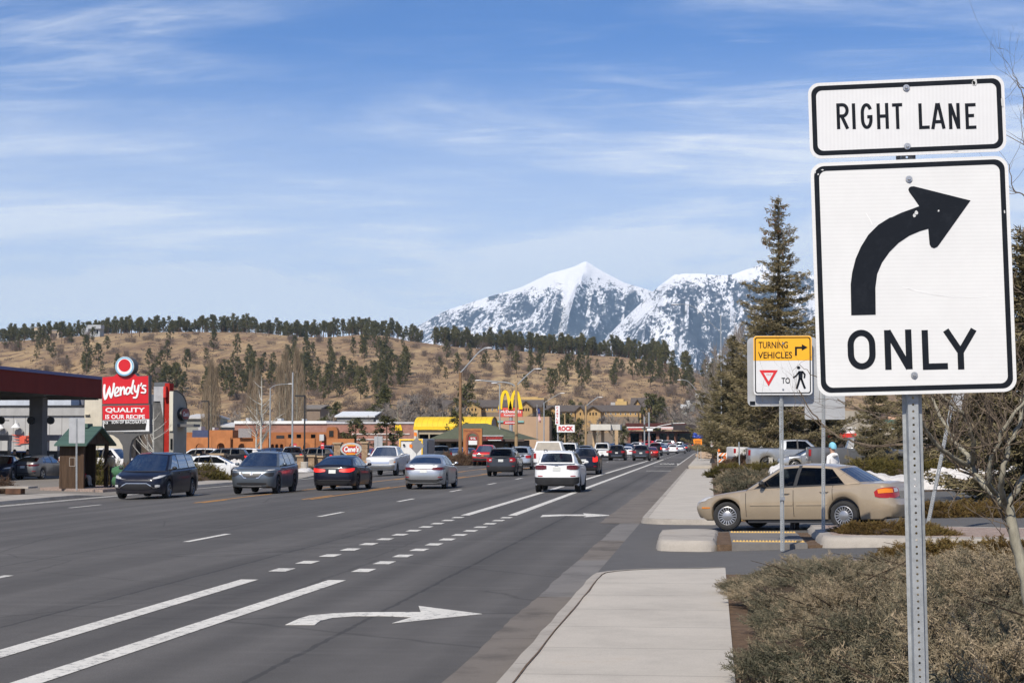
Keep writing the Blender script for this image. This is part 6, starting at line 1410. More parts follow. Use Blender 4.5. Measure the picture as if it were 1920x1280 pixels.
m = MB(); m.prism([W(192.5, 761, Dw - .02), W(279.5, 759, Dw - .02), W(280, 784.5, Dw - .02), W(192.8, 787, Dw - .02)], (0, .015, 0)); lf = m.build('lower_face', M_SIGNRED, wsn)
m = MB(); m.prism([W(193, 788, Dw - .02), W(280, 785.5, Dw - .02), W(280, 808, Dw - .02), W(193.5, 809, Dw - .02)], (0, .015, 0)); rb = m.build('reader_board', M_SIGNW, wsn)
m = MB(); m.prism([W(194.5, 793.5, Dw - .04), W(275, 792, Dw - .04), W(273, 805.5, Dw - .04), W(197, 807.5, Dw - .04)], (0, .015, 0)); m.prism([W(194.5, 788.8, Dw - .04), W(275.3, 787, Dw - .04), W(275, 792.3, Dw - .04), W(194.5, 793.7, Dw - .04)], (0, .013, 0)); m.build('dark_rail', M_DARK, rb)
Yt = Dw - .03
def scripted(parent):
 """thick brush script drawn with overlapping round-ended strokes"""
 k = [0]
 def S(pts, w):
  w *= 1.12; k[0] += 1; n0 = len(MBX.v); Y = Yt - .02 - k[0] * .0012; m = MB()
  P = [W(180 + x / 5.817, 660 + y / 5.817) for x, y in pts]; pts2 = []
  for i in range(len(P) - 1):
   for j in range(4):
    t_ = j / 4; p0, p1, p2, p3 = P[max(0, i - 1)], P[i], P[i + 1], P[min(len(P) - 1, i + 2)]
    pts2.append(tuple(.5 * ((2 * p1[c]) + (-p0[c] + p2[c]) * t_ + (2 * p0[c] - 5 * p1[c] + 4 * p2[c] - p3[c]) * t_ ** 2 + (-p0[c] + 3 * p1[c] - 3 * p2[c] + p3[c]) * t_ ** 3) for c in (0, 2)))
  pts2.append((P[-1][0], P[-1][2])); ww = w / 5.817 / FPX * Dw
  stroke(MBX, pts2, ww, (0, Y, 0)); MBX.v[n0:] = [(v[0], v[1] - i * 4e-5, v[2]) for i, v in enumerate(MBX.v[n0:])]
  for e in (pts2[0], pts2[-1]): MBX.add([(e[0] + ww / 2 * math.cos(q * .5236), Y, e[1] + ww / 2 * math.sin(q * .5236)) for q in range(12)], [tuple(range(12))])
 MBX = MB()
 S([(97, 362), (92, 430), (104, 505), (130, 450), (150, 395), (152, 440), (168, 490)], 24); S([(168, 490), (190, 420), (200, 345)], 22)
 S([(212, 455), (245, 425), (250, 392), (228, 388), (210, 430), (215, 475), (255, 468)], 18)
 S([(272, 385), (272, 465)], 20); S([(273, 430), (297, 385), (312, 395), (314, 455)], 19)
 S([(374, 395), (350, 388), (330, 425), (340, 458), (368, 440), (384, 390)], 19); S([(412, 310), (398, 380), (388, 430), (402, 450)], 20)
 S([(425, 368), (428, 420), (450, 430), (468, 370)], 19); S([(470, 362), (462, 430), (445, 490), (415, 495)], 19); S([(500, 340), (492, 365)], 15); S([(545, 368), (518, 366), (512, 392), (542, 408), (538, 440), (500, 440)], 17)
 return MBX.build('lettering', M_SIGNW, parent)
scripted(uf)
text_px('QUALITY', 198, 764, 272, 774, Yt, Dw, M_SIGNW, lf, bold=.025); text_px('IS OUR RECIPE', 198, 777, 272, 785, Yt, Dw, M_SIGNW, lf, bold=.025)
text_px('53', 195, 790, 203, 794.5, Yt - .03, Dw, M_SIGNW, rb, bold=.02); text_px('SON OF BACONATOR', 210, 788, 275.5, 793.8, Yt - .03, Dw, M_SIGNW, rb, bold=.02, spacing=1.1)
m = MB(); c0 = W(234.5, 687); r0 = 19.5 / FPX * Dw
m.lathe([(r0 * 1.0, 0), (r0 * 1.02, .05), (r0 * 1.02, .62), (r0 * .9, .66), (.001, .66)], (c0[0] + .03, Dw - .16, c0[2]), 32, 'Y'); dk = m.build('top_disc', M_SIGNGREY, wsn, True)
m = MB(); m.lathe([(.001, 0), (r0 * .93, 0), (r0 * .96, .02)], (c0[0] + .03, Dw - .18, c0[2]), 32, 'Y', 0, False); m.build('disc_face', M_SIGNW, dk); m = MB(); m.lathe([(r0 * .92, 0), (r0 * .80, 0)], (c0[0] + .03, Dw - .185, c0[2]), 32, 'Y', 0, False); m.build('disc_ring', plain('disc_blue', (.16, .42, .62), .4), dk); m = MB(); m.lathe([(r0 * .62, 0), (.001, 0)], (c0[0] + .03, Dw - .19, c0[2] + r0 * .1), 32, 'Y', 0, False); m.build('disc_centre', M_SIGNRED, dk)
m = MB(); prof = [W(228, 885)]
pl = [(230, 900), (231, 850), (229, 835), (222, 823), (212, 816), (200, 813.5), (194, 813), (194, 811.3), (281, 811.3), (281, 813), (270, 813.5), (256, 817), (247, 825), (243, 838), (242, 850), (242, 900)]
vs = [W(x, y, Dw + .04) for x, y in pl]; m2 = [Vector(v) for v in vs]; bm = bmesh.new(); f = bm.faces.new([bm.verts.new(v) for v in m2]); ex = bmesh.ops.extrude_face_region(bm, geom=[f]); bmesh.ops.translate(bm, vec=(0, .32, 0), verts=[v for v in ex['geom'] if isinstance(v, bmesh.types.BMVert)]); bmesh.ops.triangulate(bm, faces=[f_ for f_ in bm.faces if len(f_.verts) > 4]); bm.verts.index_update(); m = MB(); m.add([v.co[:] for v in bm.verts], [tuple(v.index for v in f_.verts) for f_ in bm.faces]); bm.free(); m.build('support', M_SIGNGREY, wsn)
Ds = 79.0; bs = root('bus_shelter', 168, Ds, 'brown wooden bus shelter with a green metal roof and a small ridge vent', 'bus shelter', -.30); M_BWOOD = bark('brown_planks', (.050, .034, .024), (.098, .064, .043), (8, 8, .6)); M_GRF = ribbed('green_metal_roof', (.050, .098, .078), .55, 1, .5, .08)
x1 = gx(153, 79.0); x0, y0, y1, yb_ = x1 - .95, 79.0, DX(199, x1), -.30; zt_ = at(150, 832, Ds).z
m = MB(); m.span((x0, y0, yb_), (x1, y0 + .1, zt_)); m.build('end_wall', M_BWOOD, bs); m = MB(); m.span((x0 - .1, y0, yb_), (x0 - .005, y1, zt_)); m.build('rear_wall', M_BWOOD, bs); m = MB(); m.span((x0, y1 - .1, yb_), (x1 - .5, y1, zt_)); m.build('end_wall', M_BWOOD, bs)
for y in (y0 + .02, y1 - .1): m = MB(); m.span((x1 - .02, y - .09, yb_), (x1 + .14, y + .09, zt_)); m.build('post', M_BWOOD, bs)
m = MB(); m.span((x1 - .04, y0 - .3, zt_), (x1 + .16, y1 + .3, zt_ + .18)); m.build('beam', M_BWOOD, bs)
rz0, rz1, ym_ = at(0, 836, 78.4).z, at(0, 802, 80.6).z, (y0 + y1) / 2
for ye in (y0 - .45, y1 + .35): m = MB(); m.prism([(x0 - .2, ye, rz0), (x1 + .4, ye, rz0), (x1 + .4, ym_, rz1), (x0 - .2, ym_, rz1)], (0, 0, .08)); m.build('roof_slope', M_GRF, bs)
m = MB(); m.prism([(x1 + .05, y0 - .3, rz0 + .12), (x1 + .05, y1 + .3, rz0 + .12), (x1 + .05, ym_, rz1 - .05)], (.08, 0, 0)); m.build('gable', M_BWOOD, bs); m = MB(); m.span((x0 + .2, ym_ - .35, rz1), (x1 - .2, ym_ + .35, rz1 + .2)); m.build('ridge_vent', M_GRF, bs)
m = MB(); m.span((x0 + .02, y0 + .4, yb_ + .38), (x0 + .5, y1 - .5, yb_ + .45)); m.span((x0 + .1, y0 + .6, yb_), (x0 + .4, y0 + .7, yb_ + .38)); m.span((x0 + .1, y1 - .8, yb_), (x0 + .4, y1 - .7, yb_ + .38)); m.build('bench', M_BWOOD, bs)
m = MB(); a, b = at(130, 857, Ds), at(141, 874, Ds); o_ = rrect(b.x - a.x, a.z - b.z, .02, 2, (a.x + b.x) / 2, (a.z + b.z) / 2); i_ = rrect(b.x - a.x - .05, a.z - b.z - .05, .01, 2, (a.x + b.x) / 2, (a.z + b.z) / 2); n_ = len(o_); m.add([(x, Ds - .006, z) for x, z in o_ + i_], [(k, (k + 1) % n_, (k + 1) % n_ + n_, k + n_) for k in range(n_)]); m.build('notice_frame', plain('pale_notice', (.30, .27, .24)), bs)
back_sign(143, 918, 76, (129, 783, 158, 830.5), 'pale grey back of a tall sign standing in front of the bus shelter', pyt=784, wd=.08)
Dc = 124.0; ct = root('restaurant_building', 318, Dc, 'restaurant tower with a curved roofline, red pylon band and oval sign', 'building'); M_GW = stucco('grey_white_panel', (.42, .43, .45), .2, 2); M_RB = stucco('red_band', (.36, .022, .016), .12); M_GRN = stucco('putty_shaded', (.31, .30, .265), .1); M_PUTTY_LIT = stucco('putty_lit', (.62, .60, .50), .06); M_DG = stucco('slate_panel', (.12, .12, .12), .25, 3)  # pale front and dark side putty: sun and shade put into the colours
bpart('panel', 288.5, 306, 724, 752, Dc, .5, M_GW, ct); bpart('slate_panel', 286, 306, 752.3, 852, Dc + .1, .8, M_DG, ct); m = MB(); m.prism([W_ for W_ in [tuple(at(x, y, Dc - .02)) for x, y in ((289, 717), (311, 716), (316, 724), (289, 724))]], (0, .6, 0)); m.build('cap', plain('slate_cap', (.10, .11, .12)), ct)
m = MB(); m.prism([tuple(at(x, y, Dc - .1)) for x, y in ((300.5, 752), (306, 752), (306, 784))], (0, .2, 0)); m.build('tapered_panel', M_GW, ct)
bpart('red_band', 309, 316.5, 718, 856, Dc - .05, 1.0, M_RB, ct); bpart('red_block', 306.2, 310.5, 724, 745, Dc - .5, .42, plain('bright_red', (.60, .03, .02), .5), ct)
XC = gx(325, 121.4)
def cpt(px, py, x=None): D_ = DX(px, XC); return (XC if x is None else x, D_, at(px, py, D_).z)
xl_ = gx(317, 121.4); prof = [(325, 880), (325, 733)] + [(325 + 24.5 * math.sin(R(a)), 766 - 33 * math.cos(R(a))) for a in range(15, 91, 15)] + [(349.5, 880)]
m = MB(); m.prism([cpt(x, y) for x, y in prof], (xl_ - XC, 0, 0)); m.build('wall', M_GRN, ct); m = MB(); m.span((xl_ + .03, 121.26, at(0, 808, 121.4).z), (XC - .01, 121.38, at(0, 735, 121.4).z)); m.build('corner_pilaster', M_PUTTY_LIT, ct)
m = MB(); rr_ = prof[1:-1]; m.grid([[tuple(Vector(cpt(x, y)) + Vector((.04, 0, .0))), tuple(Vector(cpt(x, y - 1.8)) + Vector((.04, 0, 0))), tuple(Vector(cpt(x, y - 1.8)) + Vector((xl_ - XC, 0, 0)))] for x, y in rr_]); m.build('roof', plain('dark_roof_edge', (.05, .05, .055)), ct)
a_ = Vector(cpt(332, 800)); m = MB(); m.span((XC + .01, a_.y, a_.z), (XC + 1.2, a_.y + 1.6, a_.z + .2)); m.build('awning', plain('awning_grey', (.10, .10, .105)), ct)
c0 = Vector(cpt(339.5, 776)); m = MB(); ov = [(XC + .01, c0.y + 1.05 * math.cos(R(a)), c0.z + .47 * math.sin(R(a))) for a in range(0, 360, 15)]; m.prism(ov, (.3, 0, 0)); os_ = m.build('oval_sign', M_BLKM, ct); m = MB(); m.prism([(XC + .315, c0.y + .85 * math.cos(R(a)), c0.z + .38 * math.sin(R(a))) for a in range(0, 360, 15)], (.02, 0, 0)); of_ = m.build('sign_face', plain('maroon_face', (.24, .03, .025)), os_); m = MB(); put_text(m, "Cane's", (XC + .345, c0.y, c0.z), 1.35, .34, (0, 1, 0), (0, 0, 1), shear=.2, bold=.02); m.build('lettering', M_SIGNW, of_)
bpart('window', 319.5, 323, 822, 842, 121.33, .05, M_WIN, ct)
Do = 226.0; M_TER = stucco('terracotta', (.43, .175, .070), .14); M_TER_SHADED = stucco('terracotta_shaded', (.34, .135, .055), .12)  # second terracotta is the same stucco with its shade put into the colour
ob = root('arcade_building', 500, Do, 'terracotta arcaded building with arched openings and a rounded parapet', 'building')
bpart('wall', 350, 612, 810, 868, Do, 16, M_TER_SHADED, ob); bpart('upper_block', 391, 436, 806, 823, Do - 4, 4, M_TER, ob)
m = MB(); m.prism([tuple(at(x, y, Do - .4)) for x, y in ((361, 806), (394, 806), (398, 820), (360, 820))], (0, .35, 0)); m.build('blue_awning', plain('blue_awning', (.045, .06, .13), .7), ob)
m = MB(); m.prism([tuple(at(x, y, Do - 1)) for x, y in [(612, 868), (612, 806), (613, 802), (616, 800), (628, 800), (631, 803), (633, 808), (633, 868)]], (0, 1.2, 0)); m.build('parapet', M_TER_SHADED, ob)
def arcade(px0, px1, yt, D, arches, mat, parent):
 """wall with real arched openings"""
 zb_ = LOTZ; a = at(px0, yt, D); b = at(px1, yt, D); m = MB(); xs = a.x; th = .5
 def wallbox(xa, xb, z0, z1): m.span((xa, D, z0), (xb, D + th, z1))
 for (c, wpx, ytop) in sorted(arches):
  xc = at(c, yt, D).x; hw = wpx / 2 / FPX * D; zt2 = at(c, ytop, D).z; zs_ = zt2 - hw
  wallbox(xs, xc - hw, zb_, a.z); wallbox(xc - hw, xc + hw, zt2 + .001, a.z)
  q = [(xc - hw * math.cos(R(t_)), zs_ + hw * math.sin(R(t_))) for t_ in range(0, 181, 15)]
  for (u0, v0), (u1, v1) in zip(q, q[1:]): m.add([(u0, D, v0), (u1, D, v1), (u1, D, zt2), (u0, D, zt2), (u0, D + th, v0), (u1, D + th, v1)], [(0, 1, 2, 3), (0, 4, 5, 1)])
  m.add([(xc - hw, D, zb_), (xc - hw, D + th, zb_), (xc - hw, D + th, zs_), (xc - hw, D, zs_)], [(0, 1, 2, 3)]); m.add([(xc + hw, D, zb_), (xc + hw, D + th, zb_), (xc + hw, D + th, zs_), (xc + hw, D, zs_)], [(3, 2, 1, 0)]); xs = xc + hw
 wallbox(xs, b.x, zb_, a.z); return m.build('arcade_wall', mat, parent)
arcade(349, 397, 819.5, Do - 5, [(375, 17, 831)], M_TER, ob); arcade(397.5, 432, 820, Do - 8, [(414, 15, 830)], M_TER, ob); arcade(437, 503, 821, Do - 6, [(454, 15, 831)], M_TER, ob); arcade(503.3, 535, 822, Do - 1, [(511, 6, 832), (519, 6, 832), (528, 6, 832)], M_TER_SHADED, ob); arcade(535.3, 590, 822, Do - 6, [(549, 14, 830), (575, 14, 830)], M_TER, ob); arcade(613, 664, 822, Do - 6, [(627, 13, 830), (652, 12, 832)], M_TER, ob)
bpart('light_box', 599, 607, 814, 826, Do - 1.2, 1, plain('light_box_grey', (.5, .52, .53)), ob); bpart('window', 617, 625, 807, 818, Do - 1.1, .08, M_DARK, ob); bpart('sign_board', 518, 532, 816, 823, Do - .2, .15, M_BLKM, ob)
for px in (540, 556, 583): bpart('window', px, px + 8, 814, 820, Do - .08, .06, M_WIN, ob)
bpart('mesh_screen', 447, 471, 803, 820, Do - 6.5, .2, plain('screen_grey', (.26, .24, .24), .8, 0, .3, 8), ob)
Dm = 285.0; mb_r = root('store_building', 600, Dm, 'long pinkish brick store with a white roof edge and pale wall stripes', 'building'); M_BRK = bricks('pink_brick', (.31, .15, .115), (.36, .185, .14), (.30, .20, .17), .8, .25); bpart('wall', 440, 776, 794, 860, Dm, 22, M_BRK, mb_r); bpart('roof_edge', 439, 612, 789, 794, Dm - .3, 22.6, M_SIGNW, mb_r); bpart('roof_edge', 612, 776, 791, 793.9, Dm - .2, 22.4, plain('grey_edge', (.5, .5, .52)), mb_r)
for px, w_, y0 in ((372, 5, 799), (398, 4, 801), (461, 5, 783), (520, 7, 784), (566, 5, 785), (660, 7, 786), (705, 5, 787)): bpart('roof_unit', px, px + w_, y0, y0 + 8, Do + 5 if px < 440 else 291, 2, plain('roof_unit_grey', (.42, .43, .44)), ob if px < 440 else mb_r)
for y in (812, 822): bpart('pale_stripe', 660, 768, y, y + 2.4, Dm - .15, .12, plain('pale_stripe', (.55, .50, .47)), mb_r)
def arches(px0, px1, yt, yb, Y, D, parent, th, w0, mat, name='golden_arches'):
 k = (px1 - px0) / 2; m = MB()
 for c in (px0 + k / 2, px1 - k / 2):
  pts = []
  for i in range(25):
   a = math.pi * i / 24; x = c - (k / 2 - .3) * math.cos(a) * (1 if True else 0); y = yt + (yb - yt) * abs(math.cos(a)) ** 2.3; pts.append(at(x, y, D))
  ws = [w0 * (1.25 - .5 * math.sin(math.pi * i / 24)) for i in range(25)]; rows_ = []
  for i, p in enumerate(pts):
   a, b = pts[max(0, i - 1)], pts[min(24, i + 1)]; d = Vector((b.x - a.x, b.z - a.z)).normalized(); n = Vector((-d.y, d.x)) * ws[i] / 2
   rows_.append([(p.x + n.x, Y, p.z + n.y), (p.x - n.x, Y, p.z - n.y), (p.x - n.x, Y + th, p.z - n.y), (p.x + n.x, Y + th, p.z + n.y), (p.x + n.x, Y, p.z + n.y)])
  m.grid(rows_)
 return m.build(name, mat, parent)
M_GOLDEN = plain('arch_yellow', (.85, .58, .01), .4, 0, .04); arches(742, 753.5, 797, 806.5, Dm - .5, Dm, mb_r, .2, .28, M_GOLDEN)
Dy = 262.0; yr = root('diner_building', 850, Dy, 'restaurant hall with a ribbed yellow barrel roof over beige brick', 'building'); M_YRF = ribbed('yellow_metal_roof', (.74, .50, .02), .8, 0, .72, .1)
xa, xb = gx(776, Dy), gx(921, Dy); m = MB(); rows_ = []; rad_ = 4.4; zc_ = at(0, 800, Dy).z
for i in range(13):
 a = math.pi * i / 12; rows_.append([(xa, Dy + rad_ - rad_ * math.cos(a), zc_ + 1.5 * math.sin(a)), (xb, Dy + rad_ - rad_ * math.cos(a), zc_ + 1.5 * math.sin(a))])
m.grid(rows_); m.build('roof', M_YRF, yr, True); m = MB(); m.span((xa - .05, Dy - .1, at(0, 806, Dy).z), (xb - .5, Dy + .2, zc_)); m.build('fascia', plain('yellow_fascia', (.80, .52, .01), .5), yr)
m = MB(); m.prism([(xb - .3, r_[0][1], r_[0][2] - .05) for r_ in rows_], (.08, 0, 0)); m.build('end_panel', plain('maroon_end', (.20, .14, .11)), yr); bpart('wall', 778, 918, 806, 862, Dy + .3, 8, stucco('beige_block', (.36, .31, .23), .1), yr); bpart('corner_pier', 776, 783, 806, 862, Dy - .1, .6, stucco('cream_pier', (.56, .52, .42)), yr)
for px0, px1 in ((786, 803), (806, 824), (828, 838)): bpart('window', px0, px1, 814, 822, Dy + .22, .1, M_WIN, yr)
Da = 215.0; ms = root('arches_sign', 957, Da, 'roadside sign of two yellow arches over a red name board on a pole', 'shop sign'); arches(937.5, 977, 733.5, 767, Da - .15, Da, ms, .45, .42, M_GOLDEN)
m = MB(); m.prism([tuple(at(x, y, Da)) for x, y in ((934, 764), (980, 764), (979, 781), (936, 781.5))], (0, .5, 0)); rbd = m.build('name_board', plain('faded_red_board', (.62, .085, .06), .5, 0, .06), ms); text_px("McDonald's", 939, 768.5, 977, 774, Da - .03, Da, M_SIGNW, rbd, bold=.03); text_px('Restaurant', 945, 776, 969, 779.5, Da - .03, Da, M_SIGNW, rbd, bold=.02)
m = MB(); m.span(tuple(at(944, 789, Da)), tuple(at(971, 795, Da) + Vector((0, .3, 0)))); lb_ = m.build('lower_board', plain('lower_red_board', (.55, .02, .02), .5), ms); m = MB(); m.span(tuple(at(947, 791.4, Da - .06)), tuple(at(966, 793, Da) - Vector((0, .02, 0)))); m.build('message_strip', M_SIGNW, lb_)
m = MB(); p = at(958, 781, Da + .25); m.tube([(p.x, Da + .25, LOTZ), (p.x, Da + .25, p.z)], .22, 10); m.build('pole', M_GSTEEL, ms, True)
Dg = 192.0; gr = root('hip_roof_shop', 893, Dg, 'low shop under a mossy green hipped roof with a red lettered fascia', 'building'); M_GRR = stucco('moss_green_shingles', (.105, .115, .075), .15, 3)
e0, e1 = at(803, 823, Dg - 2), at(983, 823, Dg - 2); ap = at(893, 793.5, Dg + 6); m = MB(); zE = e0.z; y0, y1 = Dg - 2, Dg + 15; xr0, xr1 = ap.x - 1.2, ap.x + 1.2; ym = Dg + 6
m.add([(e0.x, y0, zE), (e1.x, y0, zE), (e1.x, y1, zE), (e0.x, y1, zE), (xr0, ym, ap.z), (xr1, ym, ap.z)], [(0, 1, 5, 4), (1, 2, 5), (2, 3, 4, 5), (3, 0, 4), (3, 2, 1, 0)]); m.build('roof', M_GRR, gr); m = MB(); m.span((e0.x, y0 - .06, zE - .25), (e1.x, y0 - .005, zE + .02)); m.build('eave', plain('brown_eave', (.07, .05, .04)), gr)
bpart('wall', 812, 972, 824.8, 866, Dg, 12, stucco('dim_tan_wall', (.16, .125, .095), .15), gr)
for px0, px1 in ((824, 836), (846, 862), (908, 922), (945, 952), (956, 962)): bpart('window', px0, px1, 831, 843, Dg - .1, .06, M_WIN, gr)
rs = bpart('sign_band', 904, 943, 817.5, 826, Dg - 2.6, .25, plain('dark_red_band', (.10, .018, .016)), gr); text_px('Consulting', 912, 818.5, 941, 823.5, Dg - 2.64, Dg - 2.6, plain('lettering_red', (.62, .05, .04), .5), rs, shear=.2, bold=.02); m = MB(); m.span(tuple(at(915, 824.3, Dg - 2.66)), tuple(at(940, 825.6, Dg - 2.62))); m.build('small_lettering', M_SIGNW, rs)
bpart('sign_band_top', 903.5, 943.5, 815.8, 817.4, Dg - 2.65, .3, plain('grey_top', (.5, .5, .5)), gr)
Dh = 172.0; sf = root('arch_sign', 886, Dh, 'terracotta arch sign with brick surround, reader panels and engraved name', 'shop sign', -.35); m = MB()
arcade_z = LOTZ; m2 = arcade(868.5, 903.5, 803, Dh, [(886, 18.5, 812)], M_TER, sf); m2.name = 'arch_wall'
m = MB(); ib = [(886 + 9.2 * math.cos(R(a)), 821.3 - 9.2 * math.sin(R(a))) for a in range(0, 181, 12)]; obk = [(886 + 12.6 * math.cos(R(a)), 821.3 - 12.6 * math.sin(R(a))) for a in range(0, 181, 12)]; ib = [(895.2, 852)] + ib + [(876.8, 852)]; obk = [(898.6, 852)] + obk + [(873.4, 852)]
m.grid([[tuple(at(a[0], a[1], Dh - .03)), tuple(at(b[0], b[1], Dh - .03))] for a, b in zip(ib, obk)]); m.build('brick_surround', bricks('dark_brick_ring', (.26, .085, .05), (.32, .11, .07), (.2, .12, .09), 3, .2), sf)
text_px('Sherwood Forest', 870, 805, 901, 809, Dh - .02, Dh, plain('engraved_brown', (.22, .07, .035)), sf, bold=.015)
s1 = bpart('sign_panel', 879, 894, 818, 825, Dh + .1, .15, plain('red_white_panel', (.36, .02, .02)), sf); text_px('9%', 882, 819.5, 892, 823.5, Dh + .08, Dh + .1, M_SIGNW, s1, bold=.02); bpart('reader_panel', 878.5, 894.5, 825.4, 833.5, Dh + .1, .15, M_SIGNW, sf)
tb = root('warehouse', 970, 320, 'plain tan block wall building with a turquoise roof edge', 'building'); bpart('wall', 905, 1030, 781, 850, 315, 20, stucco('tan_block', (.42, .29, .19), .06, .5), tb); bpart('roof_edge', 927, 982, 788.5, 791.5, 314.7, .25, plain('turquoise_edge', (.20, .42, .40)), tb)
Dk = 300.0; cs = root('motel_sign', 1060, Dk, 'white motel sign with vertical red CASTLE above a red ROCK board', 'shop sign', 0)
v1 = bpart('vertical_board', 1041, 1049.5, 760.5, 795.5, Dk, .3, M_SIGNW, cs); M_LR = plain('letter_red', (.55, .03, .03), .5, 0, .05)
for k, ch in enumerate('CASTLE'): text_px(ch, 1043, 762 + k * 5.5, 1046.8, 766 + k * 5.5, Dk - .03, Dk, M_LR, v1, bold=.03)
v2 = bpart('board', 1044, 1077.5, 796, 810, Dk - .1, .3, M_SIGNW, cs); text_px('ROCK', 1047, 798.5, 1075, 807.5, Dk - .14, Dk - .1, M_LR, v2, bold=.05); p = at(1058.5, 775, Dk); m = MB(); m.tube([(p.x, Dk + .5, 0), (p.x, Dk + .5, p.z)], .12, 8); m.build('pole', M_WOODT, cs, True); p = at(1045.5, 780, Dk); m = MB(); m.tube([(p.x, Dk + .4, 0), (p.x, Dk + .4, p.z + 1)], .12, 8); m.build('pole', M_GSTEEL, cs, True)
gc2 = root('fuel_canopy', 1135, 335, 'plain cream fuel canopy beyond the wooden pole', 'canopy', .0); bpart('canopy_roof', 1107, 1145, 795, 806, 335, 9, stucco('cream_canopy', (.62, .60, .54), .05), gc2); bpart('side_fascia', 1145, 1163, 795.3, 805.8, 338, 6, stucco('cream_canopy_shaded', (.50, .49, .46)), gc2)  # side fascia in a darker cream, its shade put into the colour
for px in (1114, 1130, 1156): m = MB(); m.span((gx(px, 338) - .3, 338, 0), (gx(px, 338) + .3, 338.6, at(px, 806, 338).z)); m.build('column', stucco('tan_column', (.5, .36, .22)), gc2)
fs_ = root('strip_mall', 1235, 470, 'long low strip of shops with a dark maroon roof at the end of the road', 'building', .8); bpart('wall', 1176, 1300, 808, 842, 470, 14, stucco('red_brick_front', (.20, .10, .075), .2), fs_); bpart('roof', 1173, 1286, 793, 800, 468, 18, stucco('maroon_roof', (.085, .030, .026), .1), fs_); bpart('white_trim', 1174, 1264, 800, 801.6, 467.7, 1, M_SIGNW, fs_); bpart('roof', 1262, 1306, 796, 806, 464, 8, stucco('slate_roof', (.055, .045, .045)), fs_)
for px0, px1 in ((1182, 1198), (1204, 1214), (1220, 1230), (1236, 1250), (1254, 1264), (1270, 1296)): bpart('shopfront', px0, px1, 812, 830, 469.8, .15, M_WIN, fs_)
bpart('lettered_fascia', 1178, 1203, 802.5, 805.5, 467.5, .2, plain('fascia_red', (.42, .03, .03)), fs_); bpart('lettered_fascia', 1240, 1262, 801.7, 804.6, 463.6, .2, plain('fascia_pink', (.62, .40, .38)), fs_)
M_HW = stucco('mustard_siding', (.42, .28, .125), .1); M_HR = stucco('brown_shingle', (.115, .098, .088), .14, .8); M_HS = stucco('brown_base_siding', (.21, .165, .125), .12)
def gable(name, x0, x1, y0, y1, z0, zr_, parent, mat, along_x=True, ov=.6):
 m = MB()
 if along_x: ym = (y0 + y1) / 2; m.add([(x0, y0 - ov, z0), (x1, y0 - ov, z0), (x1, ym, zr_), (x0, ym, zr_), (x0, y1 + ov, z0), (x1, y1 + ov, z0)], [(0, 1, 2, 3), (3, 2, 5, 4)])
 else: xm = (x0 + x1) / 2; m.add([(x0 - ov, y0, z0), (x0 - ov, y1, z0), (xm, y1, zr_), (xm, y0, zr_), (x1 + ov, y0, z0), (x1 + ov, y1, z0)], [(1, 0, 3, 2), (2, 3, 4, 5)])
 o = m.build(name, mat, parent); s_ = o.modifiers.new('solid', 'SOLIDIFY'); s_.thickness = .35; return o
def hotel(px0, px1, yr_, ye, yb2, D, gables, label):
 h = root('timber_hotel', (px0 + px1) / 2, D, label, 'building', at(0, yb2, D).z); a, b = at(px0, ye, D), at(px1, yb2, D); zrr = at(0, yr_, D).z; zm = (a.z + b.z) / 2
 m = MB(); m.span((a.x, D, zm), (b.x, D + 15, a.z)); m.build('wall', M_HW, h); m = MB(); m.span((a.x - .1, D - .1, b.z - 4), (b.x + .1, D + 15.1, zm)); m.build('base_wall', M_HS, h); gable('roof', a.x - 1, b.x + 1, D, D + 15, a.z - .1, zrr, h, M_HR)
 n = int((px1 - px0) / 9)
 for k in range(n): c = px0 + (px1 - px0) * (k + .5) / n; f = bpart('window', c - 1.3, c + 1.3, ye + 3.2, ye + 7.5, D - .12, .08, M_SIGNW, h); bpart('pane', c - .9, c + .9, ye + 3.6, ye + 7.1, D - .16, .03, M_WIN, f)
 for g0, g1 in gables:
  a2, b2 = at(g0, ye, D - 3), at(g1, ye, D - 3); zt2 = at((g0 + g1) / 2, yr_ - .5, D).z; m = MB(); m.prism([(a2.x, D - 3, b.z - 3), (b2.x, D - 3, b.z - 3), (b2.x, D - 3, a2.z), ((a2.x + b2.x) / 2, D - 3, zt2 - .6), (a2.x, D - 3, a2.z)], (0, 5, 0)); g_ = m.build('gable_bay', M_HW, h); gable('gable_roof', a2.x, b2.x, D - 4, D + 8, a2.z - .3, zt2, g_, M_HR, False, 1.0)
  for dx in (-4, 0, 4) if g1 - g0 > 18 else (0,): c = (g0 + g1) / 2 + dx * (g1 - g0) / 20; bpart('window', c - 1.2, c + 1.2, ye + 3, ye + 8, D - 3.1, .08, M_WIN, g_)
 return h
hotel(815, 1012, 751, 762, 783, 640, ((838, 868), (868, 902), (975, 998)), 'long mustard timber hotel with brown gabled roofs left of the arches sign')
hotel(1020, 1196, 761, 770, 792, 660, ((1024, 1048), (1080, 1096), (1098, 1126)), 'mustard timber hotel with brown gables right of the vertical red and white sign')
ub_ = root('block_building', 1000, 690, 'yellow block building above the hotels', 'building', 12); bpart('wall', 965, 1020, 746, 775, 690, 15, stucco('yellow_block', (.52, .37, .16), .05), ub_); bpart('wall', 975, 1008, 744, 746, 691, 10, stucco('yellow_block', (.52, .37, .16), .05), ub_)
